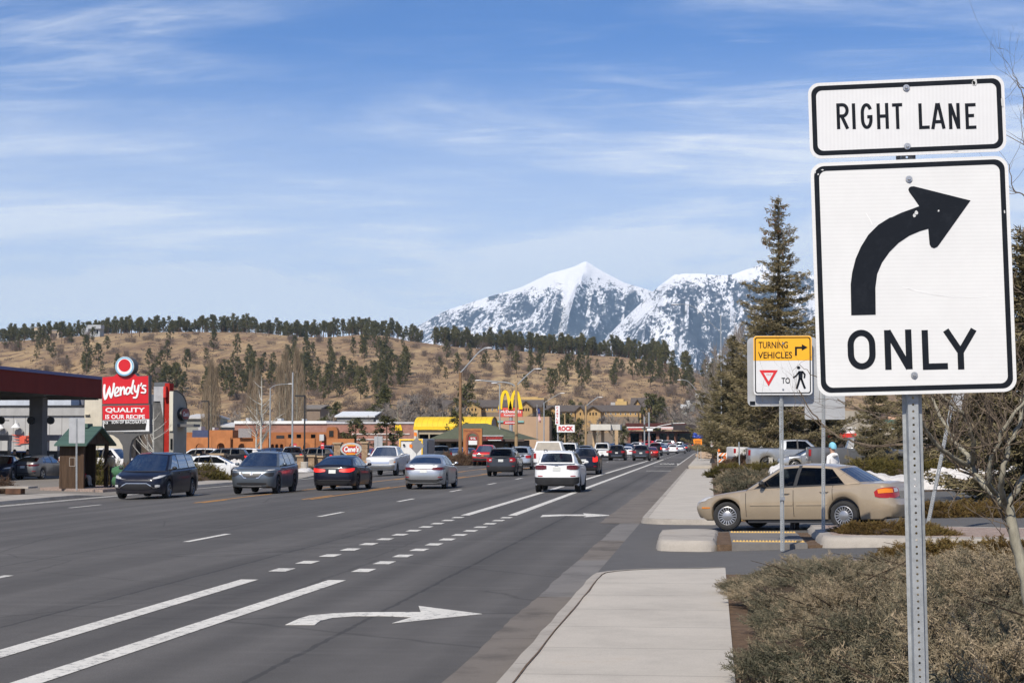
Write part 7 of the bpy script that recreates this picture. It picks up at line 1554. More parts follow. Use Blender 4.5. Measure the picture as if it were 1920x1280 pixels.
ub_ = root('block_building', 1165, 700, 'stepped yellow block building on the slope above the right hotel', 'building', 12); bpart('wall', 1154, 1175, 752, 778, 700, 12, stucco('yellow_block', (.52, .37, .16), .05), ub_); bpart('upper_block', 1157, 1169, 747.5, 752, 701, 8, stucco('yellow_block', (.52, .37, .16), .05), ub_); bpart('grey_wing', 1145, 1153.6, 754, 778, 701, 10, stucco('grey_wing', (.42, .42, .42)), ub_)
hotel(1186, 1218, 748, 762, 782, 720, ((1188, 1202),), 'small steep-roofed timber lodge at the right end of the hotels')
def house(px0, px1, yt, yb, D, label, mat, steps=()):
 p = hill_hit((px0 + px1) / 2, yb); D = p.y; h = thing('hill_house', (p.x, D, p.z), label, 'house'); bpart('wall', px0, px1, yt, yb + 3, D - 4, 9, mat, h)
 for (a, b, t_, u) in steps: w_ = bpart('upper_block', a, b, t_, u, D - 6, 8, mat, h)
 n = max(2, int((px1 - px0) / 7))
 for k in range(n): c = px0 + (px1 - px0) * (k + .5) / n; bpart('window', c - 1.4, c + 1.4, yt + (yb - yt) * .3, yt + (yb - yt) * .7, D - 4.15, .1, M_WIN, h)
 m = MB(); a, b = at(px0 - 1, yt, D), at(px1 + 1, yt, D); m.span((a.x, D - 4.5, a.z), (b.x, D + 5.3, a.z + .4)); m.build('roof', plain('flat_roof_grey', (.30, .31, .33)), h)
house(160, 187, 613, 631, 1300, 'stepped pale grey modern house on the ridge', stucco('pale_grey_house', (.40, .43, .46)), ((153, 165, 616, 627), (164, 189, 609, 616)))
house(64, 80, 614, 632, 1300, 'cream two storey house among pines on the ridge', stucco('cream_house', (.45, .38, .29))); house(92, 110, 620, 634, 1300, 'small tan house with dark roof on the ridge', stucco('tan_house', (.40, .32, .24)))
def shed(px0, px1, yt, yb, D, label, c, roofc, rise_px=6):
 h = root('metal_shed', (px0 + px1) / 2, D, label, 'building', 0 + rise(D)); bpart('wall', px0, px1, yt, yb, D, 18, stucco('shed_%d' % px0, c), h); a, b = at(px0, yt, D), at(px1, yt, D); gable('roof', a.x - .5, b.x + .5, D, D + 18, a.z - .05, at(0, yt - rise_px, D).z, h, stucco('shed_roof_%d' % px0, roofc, .08)); return h
shed(348, 378, 781, 850, 330, 'grey metal shed with a pale roof behind the terracotta arcade', (.27, .27, .24), (.52, .52, .52)); shed(408, 441, 797, 850, 340, 'pale corrugated shed left of the brick store', (.36, .37, .38), (.52, .53, .55)); shed(632, 700, 779, 860, 420, 'long shed with a glinting metal roof behind the brick store', (.22, .22, .22), (.62, .65, .68), 8); shed(691, 708, 772, 860, 430, 'small olive roofed shed by the big pine', (.25, .23, .17), (.22, .22, .17)); shed(560, 600, 765, 800, 520, 'brown house at the foot of the hill', (.22, .17, .13), (.20, .18, .16))
for px0, px1, yt, lb in ((1288, 1302, 757, 'white roofed house on the slope above the far shops'), (1306, 1320, 744, 'pale house high on the right slope'), (1278, 1290, 764, 'small teal house on the right slope')): shed(px0, px1, yt, yt + 14, 700 + px0 % 50, lb, (.30, .33, .32), (.55, .55, .53), 4)
rb_ = root('store_building', 1600, 190, 'low shop with a white and red fascia behind the parked pickups', 'building', .1); bpart('wall', 1455, 1710, 770, 850, 192, 14, stucco('grey_tan_wall', (.33, .30, .25), .1), rb_); wf_ = bpart('white_fascia', 1548, 1604, 800.5, 812, 190.5, 1, M_SIGNW, rb_); text_px('ADL', 1566, 803.5, 1577, 809.5, 190.45, 190.5, M_SBLK, wf_, bold=.04); bpart('red_fascia', 1548, 1606, 812.3, 822, 190.3, 1, plain('fascia_bright_red', (.60, .03, .02), .5), rb_); bpart('doorway', 1610, 1640, 808, 846, 191.8, .15, M_WIN, rb_)
m = MB(); m.prism([tuple(at(x, y, 188)) for x, y in ((1466, 820), (1466, 809), (1487, 799), (1499, 818), (1499, 820))], (0, 2, 0)); m.build('red_gable', plain('fascia_bright_red', (.60, .03, .02), .5), rb_)
gb2 = root('green_roof_shop', 1690, 165, 'shop with a green metal awning roof behind the post', 'building', .1); bpart('wall', 1650, 1760, 805, 850, 168, 10, stucco('cream_shop', (.48, .44, .38)), gb2); m = MB(); m.prism([tuple(at(x, y, 166)) for x, y in ((1648, 803), (1764, 803), (1758, 786), (1656, 786))], (0, .2, 0)); m.build('green_roof', ribbed('green_awning', (.07, .13, .10), .5, 0, .6, .1), gb2); bpart('white_fascia', 1647, 1765, 803.2, 807, 165.6, .6, M_SIGNW, gb2); bpart('upper_wall', 1665, 1740, 765, 786, 170, 8, stucco('salmon_wall', (.52, .33, .23)), gb2); bpart('roof', 1662, 1744, 757, 765, 169.5, 9, stucco('mauve_roof', (.22, .13, .13)), gb2)
tl_ = root('cargo_trailer', 1432, 152, 'white cargo trailer lettered in pale grey behind the spruce trunks', 'trailer', .1); tw_ = bpart('body', 1389, 1478, 823, 846, 152, 2.2, plain('trailer_white', (.62, .63, .62), .5), tl_); text_px('U-HAUL', 1392, 826, 1474, 839, 151.96, 152, plain('trailer_lettering', (.80, .80, .79), .5), tw_, bold=.03)
for px in (1420, 1440): m = MB(); p = at(px, 850, 152); m.lathe([(.1, 0), (.34, 0), (.36, .1), (.36, .2), (.1, .22)], (p.x, 151.9, .45), 16, 'Y'); m.build('wheel', M_TYRE, tl_)
def lamp_post(name, px, yt, D, mat, arms, label, r=.11, z=None, head=M_SIGNW, group=None, conc=False, cat='street lamp', yb=None):
 z = (LOTZ if px < 1200 else .0) if z is None else z; x = gx(px, D); p = thing(name, (x, D, z), label, cat, group); zt_ = at(px, yt, D).z
 m = MB(); m.tube([(x, D, z + (.75 if conc else 0)), (x, D, zt_)], [r, r * .7], 10); m.build('pole', mat, p, True)
 if conc: m = MB(); m.lathe([(.30, 0), (.30, .74), (.27, .78), (.001, .78)], (x, D, z), 16); m.build('footing', M_WALK, p, True)
 for pts in arms:
  P = [at(a, b, D) for a, b in pts]; P = [Vector((q.x, D, q.z)) for q in P]; fine = []
  for i in range(len(P) - 1):
   for j in range(4):
    t_ = j / 4; p0, p1, p2, p3 = P[max(0, i - 1)], P[i], P[i + 1], P[min(len(P) - 1, i + 2)]
    fine.append(.5 * ((2 * p1) + (-p0 + p2) * t_ + (2 * p0 - 5 * p1 + 4 * p2 - p3) * t_ ** 2 + (-p0 + 3 * p1 - 3 * p2 + p3) * t_ ** 3))
  fine.append(P[-1]); m = MB(); m.tube(fine, r * .36, 6); a_ = m.build('arm', M_GSTEEL, p, True)
  e, d = P[-1], (P[-1] - P[-2]).normalized(); d.z = 0; d.normalize(); m = MB(); m.blob(e + d * .32, (.36, .15, .07), 0, 1, 0, 2); m.build('lamp_head', head, a_, True)
 return p
lamp_post('street_lamp', 506, 727, 205, M_GSTEEL, [[(506, 729), (512, 724), (522, 721), (535, 720), (540, 719.5)]], 'grey street lamp with a curved arm in front of the terracotta arcade', .10)
lamp_post('flag_pole', 548, 698, 200, M_GSTEEL, [], 'bare tall grey pole right of the curved arm lamp', .12, cat='pole')
def box_lamp(px, yt, D, label, side=-1, conc=False):
 p = lamp_post('parking_lamp', px, yt, D, M_BLKM, [], label, .075, conc=conc); e = at(px, yt, D); m = MB(); m.box((e.x + side * .35, D, e.z), (.75, .4, .13)); m.build('lamp_head', M_BLKM, p); return p
box_lamp(571, 742, 135, 'black parking lamp on a round concrete footing by the low stone wall', -1, True); box_lamp(391, 752, 178, 'black parking lamp in front of the blue awning', -1)
lamp_post('utility_pole', 863, 698, 176, M_WOOD, [[(863, 699), (880, 680), (896, 662), (908, 653), (911, 652)]], 'brown wooden pole with a long rising lamp arm', .19, -.35)
lamp_post('street_lamp', 937, 719, 195, M_GSTEEL, [[(937, 722), (932, 718)]], 'thin grey lamp post just left of the arches sign', .10, -.35)
lamp_post('utility_pole', 968, 717, 185, M_WOODT, [[(968, 727), (962, 721), (950, 717), (925, 715), (902, 713)], [(968, 723), (984, 707), (1000, 693), (1004, 691.5)]], 'tan wooden pole with two lamp arms in front of the arches sign', .19, -.35)
lamp_post('street_lamp', 1020, 754, 240, M_GSTEEL, [[(1020, 755), (1036, 745), (1048, 738), (1050, 737)]], 'grey lamp post with a rising arm behind the white camper', .10, -.3)
lamp_post('utility_pole', 1098.5, 760, 262, M_WOODT, [[(1099, 761), (1110, 752), (1120, 745), (1122, 744.5)]], 'tan wooden pole with a short lamp arm beside the motel sign', .20, -.3)
lamp_post('street_lamp', 1320, 742, 300, M_GSTEEL, [[(1320, 760), (1308, 735), (1292, 716), (1281, 712), (1277, 712)]], 'distant grey lamp leaning in from the right pavement', .13, .0)
lamp_post('street_lamp', 1353, 590, 160, M_GSTEEL, [[(1353, 625), (1330, 603), (1305, 578), (1285, 570.5), (1272, 570.5)]], 'tall grey lamp post rising behind the spruces with an arm over the road', .065, .0)
lamp_post('flag_pole', 1007, 758, 250, M_GSTEEL, [], 'slim flagpole carrying a hanging striped flag', .06, -.3, cat='pole')
fp_ = at(1007, 763, 250); m = MB(); rows_ = []
for i in range(11):
 t_ = i / 10; z = fp_.z - t_ * 2.0; wv = .08 * math.sin(i * 1.3); rows_.append([(fp_.x + .06 + t_ * .14 + s_ * (.34 + .04 * math.sin(i)) , 250 - .08 + wv + .10 * math.sin(s_ * 4 + i), z - s_ * .25) for s_ in (0, .25, .5, .75, 1)])
t = NT('flag_cloth'); v = t.coord(); sx = t.n('SeparateXYZ'); t.l(v, sx.inputs[0]); k_ = t.math('GREATER_THAN', t.math('PINGPONG', t.math('ADD', sx.outputs[0], t.math('MULTIPLY', sx.outputs[2], .12)), .075), .0375); col = t.mix(k_, (.45, .02, .03), (.65, .65, .66)); col = t.mix(t.math('GREATER_THAN', sx.outputs[2], fp_.z - .95), col, (.03, .04, .14)); t.out(col, .8)
m.grid(rows_); tag(m.build('flag', t.m, None, True), 'red, white and blue flag hanging limp on the slim flagpole', 'flag')
sg = thing('traffic_signal', (gx(1217, 330), 330, 0), 'grey signal mast with a long arm across the far junction', 'traffic signal'); m = MB(); x = gx(1217, 330); m.tube([(x, 330, 0), (x, 330, at(0, 775, 330).z)], .16, 8); m.build('pole', M_GSTEEL, sg, True)
m = MB(); m.tube([at(1217, 806, 330), at(1238, 798, 330), at(1262, 793.5, 330), at(1284, 793, 330)], .09, 6); ar = m.build('arm', M_GSTEEL, sg, True); bpart('signal_head', 1259, 1262, 793, 800, 329.8, .35, M_BLKM, ar); bpart('street_name_plate', 1213, 1224, 803, 807.5, 329.6, .08, M_SIGNW, sg)
sg = thing('traffic_signal', (gx(1208.5, 320), 320, 0), 'short signal post with a dark signal box near the far junction', 'traffic signal'); m = MB(); x = gx(1208.5, 320); m.tube([(x, 320, 0), (x, 320, at(0, 783, 320).z)], .14, 8); m.build('pole', M_GSTEEL, sg, True); bpart('signal_head', 1206.5, 1210.5, 795, 805, 319.7, .4, plain('signal_brown', (.06, .04, .03)), sg)
back_sign(708, 862, 152, (701.5, 817.5, 717, 842), 'pale grey sign back left of the yellow trimmed box truck', pyt=816, wd=.09)
dsn = thing('road_work_sign', (gx(781, 112), 112, -.3), 'grey back of a diamond road work sign with an orange flag above', 'road sign'); m = MB(); pts_ = [tuple(at(x, y, 112)) for x, y in ((781, 819.5), (795, 835.5), (781, 851), (767, 835.5))]; m.prism(pts_, (0, .02, 0)); m.build('panel', plain('panel_back', (.20, .20, .205), .6), dsn); m = MB(); p = at(781, 820, 112); m.tube([(p.x, 112.06, -.3), (p.x, 112.06, p.z + .3)], .025, 6); m.build('mast', M_GSTEEL, dsn, True)
for px, py in ((779, 814), (770.5, 836)): m = MB(); p = at(px, py, 112); m.prism([(p.x - .09, 111.96, p.z + .14), (p.x + .09, 111.96, p.z + .1), (p.x + .09, 111.96, p.z - .12), (p.x - .09, 111.96, p.z - .1)], (0, .02, 0)); m.build('orange_flag', plain('flag_orange', (.85, .20, .01), .6), dsn)
for i in range(4): m = MB(); a = i * 1.571 + .6; m.tube([(gx(781, 112), 112.06, .1), (gx(781, 112) + .6 * math.cos(a), 112.06 + .6 * math.sin(a), -.30)], .02, 5); m.build('leg', M_GSTEEL, dsn)
for px, D, y0, y1, lb in ((604.5, 160, 829.5, 841, 'small red and white sign on a post left of the stone pillars'), (553, 176, 831, 841, 'small red and white sign in front of the arcade arches')):
 r = thing('parking_sign', (gx(px, D), D, LOTZ), lb, 'road sign', 'red parking signs'); m = MB(); x = gx(px, D); m.tube([(x, D, LOTZ), (x, D, at(0, y0, D).z)], .03, 6); m.build('post', M_GSTEEL, r); q_ = bpart('panel', px - 3, px + 3, y0, y1, D - .06, .02, plain('notice_red', (.55, .05, .06), .5), r); bpart('white_band', px - 2.2, px + 2.2, y0 + 4, y0 + 5.6, D - .075, .01, M_SIGNW, q_)
M_STONE = bricks('stacked_stone', (.28, .19, .12), (.40, .29, .19), (.13, .09, .06), 2.6, .3); M_CAPS = concrete('stone_caps', (.40, .30, .20), 0)
def pier(px0, px1, yt, D, label, name='stone_pier', group='stone piers of the restaurant forecourt'):
 r = thing(name, (gx((px0 + px1) / 2, D), D, LOTZ), label, 'pier' if name == 'stone_pier' else 'wall', group); a, b = at(px0, yt + 3, D), at(px1, yt + 3, D); m = MB(); m.span((a.x, D, LOTZ), (b.x, D + .8, a.z)); m.build('shaft', M_STONE, r); m = MB(); m.span((a.x - .1, D - .1, a.z), (b.x + .1, D + .9, a.z + .14)); m.build('cap', M_CAPS, r)
pier(626, 638, 829, 150, 'tall stone pier left of the oval name sign'); pier(678, 689, 827.5, 146, 'tall stone pier right of the oval name sign'); pier(557, 570, 853, 139, 'short stone pier behind the black lamp footing'); pier(578, 589, 853, 139, 'short stone pier right of the black lamp footing'); pier(592, 604, 854, 139.5, 'short stone pier farther right along the low wall')
for a_, b_ in ((570.5, 577.5), (589.5, 591.5)): pass
pier(604, 626, 860, 140.5, 'low stone wall behind the dark sedan', 'stone_wall', None); pier(362, 384, 851, 128, 'low stone wall behind the white side-on car', 'stone_wall', None); pier(384, 418, 850, 130, 'capped stone wall left of the snow heap', 'stone_wall', None)
on = thing('oval_sign', (gx(658, 147), 147, LOTZ), 'oval name sign with white script on red between two stone piers', 'shop sign'); c0 = at(658, 842, 147); m = MB(); plate(m, [(c0.x + .92 * math.cos(R(a)), c0.z + .02 + .55 * math.sin(R(a))) for a in range(0, 360, 12)], 147, 147.3); f1 = m.build('cabinet', plain('grey_oval', (.46, .48, .47), .5), on); m = MB(); plate(m, [(c0.x + .74 * math.cos(R(a)), c0.z + .40 * math.sin(R(a))) for a in range(0, 360, 12)], 146.96, 146.995); f2_ = m.build('face', plain('oval_red', (.50, .025, .02), .45), f1); text_px("Cane's", 645, 836, 673, 847, 146.94, 147, M_SIGNW, f2_, bold=.05, shear=.15)
for y0, y1 in ((833.4, 836), (849, 852)): m = MB(); a, b = at(650, y0, 147), at(667, y1, 147); plate(m, rrect(b.x - a.x, a.z - b.z, .05, 4, c0.x, (a.z + b.z) / 2), 146.93, 146.955); m.build('yellow_band', plain('oval_yellow', (.75, .30, .02), .5), f2_)
m = MB(); m.span((c0.x - .6, 147.05, LOTZ), (c0.x + .6, 147.25, c0.z - .4)); m.build('base', M_STONE, on)
Db = 133.0; bc = thing('barricade', (gx(1354, Db), Db, .0), 'orange and white striped barricade with an orange warning lamp on the far verge', 'barricade')
t = NT('barricade_stripes'); v = t.coord(); sx = t.n('SeparateXYZ'); t.l(v, sx.inputs[0]); t.out(t.mix(t.math('GREATER_THAN', t.math('PINGPONG', t.math('ADD', sx.outputs[0], t.math('MULTIPLY', sx.outputs[2], -.9)), .15), .075), (.85, .22, .02), (.74, .74, .74)), .5); M_STRIPE = t.m
for y0, y1 in ((848.5, 854.5), (860, 866.5)): bpart('board', 1346.5, 1363.5, y0, y1, Db, .03, M_STRIPE, bc)
for px in (1346, 1362.5):
 for d in (-.25, .32): a = at(px, 847, Db); m = MB(); m.tube([(a.x, Db + (.04 if d > 0 else -.0), a.z), (a.x, Db + d, .02)], .03, 6); m.build('leg', M_SIGNW, bc)
m = MB(); p = at(1348, 844, Db); m.lathe([(.001, -.09), (.09, -.09), (.10, 0), (.06, .09), (.001, .10)], tuple(p), 12, 'Z'); m.build('warning_lamp', plain('lamp_orange', (.85, .20, .02), .3), bc, True); bpart('tag', 1356, 1361, 856, 859, Db - .02, .02, plain('tag_orange', (.80, .14, .02), .5), bc)
Dn = 178.0; os2 = thing('work_zone_sign', (gx(1308, Dn), Dn, .0), 'bright orange work sign on legs with bundled blue sheeting on top', 'road sign'); m = MB(); m.prism([tuple(at(x, y, Dn)) for x, y in ((1299.5, 823), (1315.5, 821.5), (1316.3, 833.5), (1301.5, 835.5))], (0, .04, 0)); pn_ = m.build('panel', plain('work_orange', (.90, .27, .01), .5, 0, .05), os2)
for y in (825.5, 828.5, 831.5): bpart('lettering', 1302.5, 1314, y, y + 1.1, Dn - .03, .02, plain('ink_brown', (.30, .10, .02)), pn_)
for px in (1308, 1314): m = MB(); x = gx(px, Dn); m.tube([(x, Dn + .06, 0), (x, Dn + .06, at(0, 823, Dn).z)], .03, 5); m.build('leg', M_GSTEEL, os2)
m = MB(); p = at(1308, 817.5, Dn)
for k in range(7): m.blob((p.x + rnd.uniform(-.38, .42), Dn + .1 + rnd.uniform(-.1, .1), p.z + rnd.uniform(-.14, .20)), (.22, .16, .13), 0, k, .5, 2)
m.build('blue_sheeting', plain('blue_plastic', (.03, .07, .36), .35, 0, .4, 9), os2, True)
Dt = 158.0; st_ = thing('sign_stand', (gx(1335.5, Dt), Dt, .0), 'small grey and white temporary sign on a black weighted base on the pavement', 'road sign'); x = gx(1335.5, Dt); m = MB(); m.prism([(x - .24, Dt - .2, 0), (x + .24, Dt - .2, 0), (x + .15, Dt - .2, .36), (x - .15, Dt - .2, .36)], (0, .4, 0)); m.build('base', M_BLKM, st_); m = MB(); m.tube([(x, Dt, .3), (x, Dt, at(0, 825, Dt).z)], .035, 6); m.build('mast', M_BLKM, st_); pn_ = bpart('panel', 1332.5, 1338.6, 823.5, 837, Dt - .06, .02, M_SIGNW, st_); bpart('blue_block', 1333.3, 1337.8, 824.5, 828, Dt - .075, .01, plain('tint_blue', (.12, .25, .33)), pn_); bpart('red_block', 1333.6, 1337.5, 831, 834.5, Dt - .075, .01, plain('tint_red', (.45, .22, .24)), pn_)
tp_ = thing('marker_post', (gx(1386.5, 95), 95, .05), 'thin bare steel post on the brown lawn', 'post'); m = MB(); m.tube([(gx(1386.5, 95), 95, .05), at(1385.5, 828, 95)], .035, 6); m.build('post', M_GSTEEL, tp_)
wp_ = thing('utility_marker', (gx(1445, 110), 110, .1), 'short pale utility pedestal at the foot of the tallest spruce', 'pedestal'); m = MB(); x = gx(1445, 110); m.span((x - .12, 110, .1), (x + .12, 110.2, .85)); m.box((x, 110.1, .88), (.28, .24, .06)); m.build('pedestal_body', plain('pedestal_grey', (.40, .39, .36)), wp_)
for px, D, r_, lb in ((1322, 205, .7, 'tan boulder on the verge beyond the weighted sign stand'), (1332, 200, .5, 'smaller tan boulder beside the larger one'), (1372, 165, .6, 'pale boulder behind the striped barricade')): m = MB(); x = gx(px, D); m.blob((x, D, .25), (r_ * 1.3, r_, r_ * .7), 0, px, .5, 3); tag(m.build('boulder', soil('boulder_%d' % px, (.28, .20, .14), (.44, .34, .25), 2), None, True), lb, 'rock')
dr_ = thing('storm_drain', (gx(44, 74), 74, -.42), 'rusty kerb inlet of a storm drain at the left road edge', 'drain'); m = MB(); a = ground_at(22, 948); x0_ = gx(22, 74); x1_ = gx(50, 74); m.span((x0_, 73.4, -.40), (x1_, 73.9, -.16)); m.build('inlet', plain('rust_iron', (.10, .05, .03), .9, 0, .4), dr_); m = MB(); m.span((x0_ - .3, 73.5, -.16), (x1_ + .3, 74.6, -.08)); m.build('slab', M_CURB, dr_)
ALL = [
(C_JET, NAVY, 8, 104, 190, -.45, 'dark blue car at the far left edge of the fuel station', 'sedan', True), (C_JET, GREYP, 77, 106, -6, -.45, 'grey sedan parked tail-on by the fuel pumps', 'sedan', True), (C_CRV, BLUE, 32, 126, 80, -.45, 'blue crossover behind the pumps', 'crossover', True), (C_PICK, PEARL, 200, 108, 262, -.45, 'white pickup behind the bus shelter', 'pickup_truck', True),
(C_JET, WHITE, 398, 108, -68, -.45, 'white sedan crossing side-on behind the navy minivan', 'sedan', True),
(C_SUV, WHITE, 372, 160, 90, -.45, 'white sport utility vehicle behind the low stone wall', 'suv', True), (C_SUV, BLACK, 418, 158, 95, -.45, 'black sport utility vehicle nose-on to the snow heap', 'suv', True), (C_SUV, PEARL, 448, 166, 85, -.45, 'white topped vehicle behind the snow heap', 'suv', True), (C_SUV, NAVY, 505, 172, 60, -.45, 'dark crossover behind the blue-grey one', 'crossover', True), (C_PICKR, DGREY, 549, 150, 10, -.45, 'dark pickup with a lit tail lamp right of the blue-grey crossover', 'pickup_truck', True), (C_SUV, BLACK, 582, 172, 90, -.45, 'black sport utility vehicle under the red sign', 'suv', True), (C_BIG, NAVY, 612, 178, 80, -.45, 'dark blue sport utility vehicle left of the tall stone pier', 'suv', True), (C_SUV, DRED, 700, 165, 30, -.45, 'dark red car between the stone pier and the white pickup', 'crossover', True),
(C_PICK, DGREY, 826, 172, 12, -.42, 'dark pickup truck parked in front of the green roofed shop', 'pickup_truck', True), (C_SUV, SILV, 856, 186, 60, -.42, 'silver car by the brown wooden pole', 'crossover', True), (C_SUV, DGREY, 985, 192, 0, None, 'dark car roof beyond the silver crossover', 'crossover', True),
(C_PICK, WHITE, 1035, 118, 0, None, 'white pickup with a white camper shell ahead of the white crossover', 'pickup_truck', True), (C_BIG, WHITE, 1068, 148, 0, None, 'white van-like vehicle right of the camper shell', 'suv', True), (C_SUV, NAVY, 1098, 160, 0, None, 'navy roof rising above the navy crossover', 'suv', True),
(C_MAL, DRED, 1221, 206, 0, None, 'dark red car with a lit tail lamp beside the dark grey sport utility vehicle', 'sedan', False), (C_PICKR, BLACK, 1229, 262, 0, None, 'black pickup in the queue with amber-lit lamps', 'pickup_truck', False), (C_MAL, SILV, 1243, 285, 0, None, 'silver sedan in the queue behind the black pickup', 'sedan', False), (C_CRV, WHITE, 1262, 305, 0, None, 'white crossover in the queue at the bend', 'crossover', False), (C_JET, SILV, 1276, 318, 0, None, 'small silver sedan right of the white crossover at the bend', 'sedan', False), (C_MAL, DGREY, 1284, 380, -8, None, 'dark car at the bend with lit brake lamps', 'sedan', False), (C_CRV, DRED, 1290, 410, -8, None, 'dark red crossover at the bend', 'crossover', False), (C_SUV, BLACK, 1296, 440, -8, None, 'black sport utility vehicle at the end of the queue', 'suv', False),
(C_MAL, DGREY, 1250, 360, 0, None, 'dark car far up the second lane', 'sedan', False), (C_CRV, RED, 1258, 420, 0, None, 'red car far up the second lane', 'crossover', False), (C_BIG, SILV, 1276, 400, -5, None, 'pale van among the far queue', 'suv', False), (C_CRV, DGREY, 1240, 400, 180, None, 'dark oncoming car in the far distance', 'crossover', False), (C_MAL, RED, 1195, 330, 180, None, 'red oncoming car near the far signal', 'sedan', False), (C_SUV, BLACK, 1180, 300, 180, None, 'black oncoming vehicle far away', 'suv', False), (C_CRV, NAVY, 1220, 350, 180, None, 'navy oncoming car far away', 'crossover', False),
(C_CRV, WHITE, 1192, 400, 60, .2, 'white car parked before the strip of shops', 'crossover', False), (C_SUV, RED, 1212, 430, 70, .5, 'red vehicle parked before the strip of shops', 'suv', False), (C_MAL, RED, 1224, 410, 90, .4, 'red sedan parked before the strip of shops', 'sedan', False), (C_PICK, PEARL, 1236, 440, 100, .6, 'pale pickup parked before the strip of shops', 'pickup_truck', False), (C_SUV, SILV, 1248, 430, 80, .6, 'silver vehicle parked before the strip of shops', 'suv', False), (C_SUV, NAVY, 1163, 360, 70, 0, 'navy vehicle parked under the cream canopy', 'suv', False), (C_PICK, WHITE, 1133, 345, 0, 0, 'tall white truck under the cream canopy', 'pickup_truck', False), (C_CRV, BLUE, 1150, 350, 20, 0, 'blue car under the cream canopy', 'crossover', False),
(C_PICKR, GREYP, 1618, 100, -88, .09, 'dark grey crew cab pickup parked side-on behind the gold sedan', 'pickup_truck', True), (C_PICK, SILV, 1488, 112, -86, .09, 'silver pickup with a white cab roof behind the tallest spruce', 'pickup_truck', True), (C_JET, SILV, 1532, 107, 95, .09, 'silver sedan nose peeping from behind the dark crew cab pickup', 'sedan', True), (C_PICK, PEARL, 1436, 136, -70, .09, 'white pickup with a red tail lamp in front of the cargo trailer', 'pickup_truck', True), (C_PICK, PEARL, 1815, 140, -80, .09, 'white pickup parked beyond the snow bank', 'pickup_truck', True), (C_BIG, DGREY, 1768, 150, -60, .09, 'dark vehicle left of the white pickup beyond the snow bank', 'suv', True), (C_MAL, NAVY, 1690, 160, 80, .09, 'dark car parked by the green roofed shop', 'sedan', True), (C_CRV, WHITE, 1600, 170, 80, .09, 'white car parked below the red fascia', 'crossover', True)]
for kd, pt, px, D, hd, z, lb, nm, full in ALL:
 x = gx(px, D); zz_ = zr(x, D) if z is None else z + 0.0
 if nm == 'pickup_truck' and px == 1035: pass
 c = place_car(kd, pt, lb, 'truck' if 'pickup' in nm else 'car', loc=(x, D, zz_ + .01), heading=R(hd), name=nm, full=full and D < 180, lit='lit' in lb, scale=1.06 if px == 1618 else 1)
 if px == 1035:                                 
  L, Wd = kd.L, kd.W; m = MB(); y0, y1 = -L / 2 + .06, -L / 2 + 2.0; zb_, zt_ = 1.37, 2.05; w0, w1 = Wd / 2 - .04, Wd / 2 - .24
  m.add([(-w0, y0, zb_), (w0, y0, zb_), (w0, y1, zb_), (-w0, y1, zb_), (-w1, y0 + .18, zt_), (w1, y0 + .18, zt_), (w1, y1, zt_), (-w1, y1, zt_)], [(0, 1, 5, 4), (1, 2, 6, 5), (2, 3, 7, 6), (3, 0, 4, 7), (4, 5, 6, 7)]); sh_ = m.build('camper_shell', WHITE, c, world=False)
  m = MB(); m.add([(-w0 + .12, y0 + .005, zb_ + .10), (w0 - .12, y0 + .005, zb_ + .10), (w1 - .08, y0 + .145, zt_ - .08), (-w1 + .08, y0 + .145, zt_ - .08)], [(0, 1, 2, 3)]); m.build('shell_window', plain('dusty_window', (.20, .175, .14), .35, 0, .2), sh_, world=False)
bt = root('box_truck', 770, 128, 'white box truck with a yellow outlined rear door', 'truck', -.42); bpart('box', 748, 793, 822, 862, 128, 5.5, plain('truck_white', (.66, .66, .64), .5), bt); m = MB(); o_ = [at(x, y, 127.9) for x, y in ((748.5, 822.5), (792.5, 822.5), (792.5, 862), (748.5, 862))]; i_ = [at(x, y, 127.9) for x, y in ((751, 825.5), (790, 825.5), (790, 862), (751, 862))]
m.add([tuple(p) for p in o_ + i_], [(0, 1, 5, 4), (1, 2, 6, 5), (3, 0, 4, 7)]); m.build('yellow_trim', plain('truck_yellow', (.80, .48, .02), .5), bt); m = MB(); c0 = at(757.5, 834, 127.9); m.lathe([(.001, 0), (.09, 0)], tuple(c0), 12, 'Y', 0, False); m.build('emblem', M_BLKM, bt); bpart('cab', 794, 803, 824, 860, 130, 3, plain('cab_grey', (.14, .14, .15), .4), bt)
for px in (753, 788): m = MB(); p = at(px, 862, 128); m.lathe([(.1, 0), (.42, 0), (.45, .1), (.45, .3)], (p.x, 128.3, .03), 16, 'Y'); m.build('wheel', M_TYRE, bt)
def poplar_mesh(H, Wd, seed, n=900):
 global rg
 rg = np.random.default_rng(seed); z = H * (.06 + .90 * rg.uniform(0, 1, n) ** .9); f = z / H; r = Wd * np.sin(np.clip(f * 1.02, 0, 1) * math.pi) ** .6 * (1.05 - .55 * f) * np.sqrt(rg.uniform(0, 1, n)); a = rg.uniform(0, 6.283, n)
 b = np.stack([r * np.cos(a), r * np.sin(a), z], 1); d = unit(np.stack([np.cos(a) * .12, np.sin(a) * .12, np.ones(n)], 1) + rg.normal(size=(n, 3)) * .10); V, F = blades(b, d, rg.uniform(.07, .16, n) * H, np.full(n, .055) * rg.uniform(.5, 1.5, n))
 tr = MB(); tr.tube([(0, 0, -.3), (0, 0, H * .5), (0, 0, H * .95)], [.22, .13, .02], 7); return [('trunk', tr.mesh('trunk', [M_ASPEN], True)), ('crown', np_mesh('crown', V, F, M_POP, np.clip(np.repeat(.5 + rg.normal(size=n) * .2, 3), 0, 1)))]
PO = [poplar_mesh(17, 1.5, 61, 1100), poplar_mesh(15, 1.2, 62, 900)]
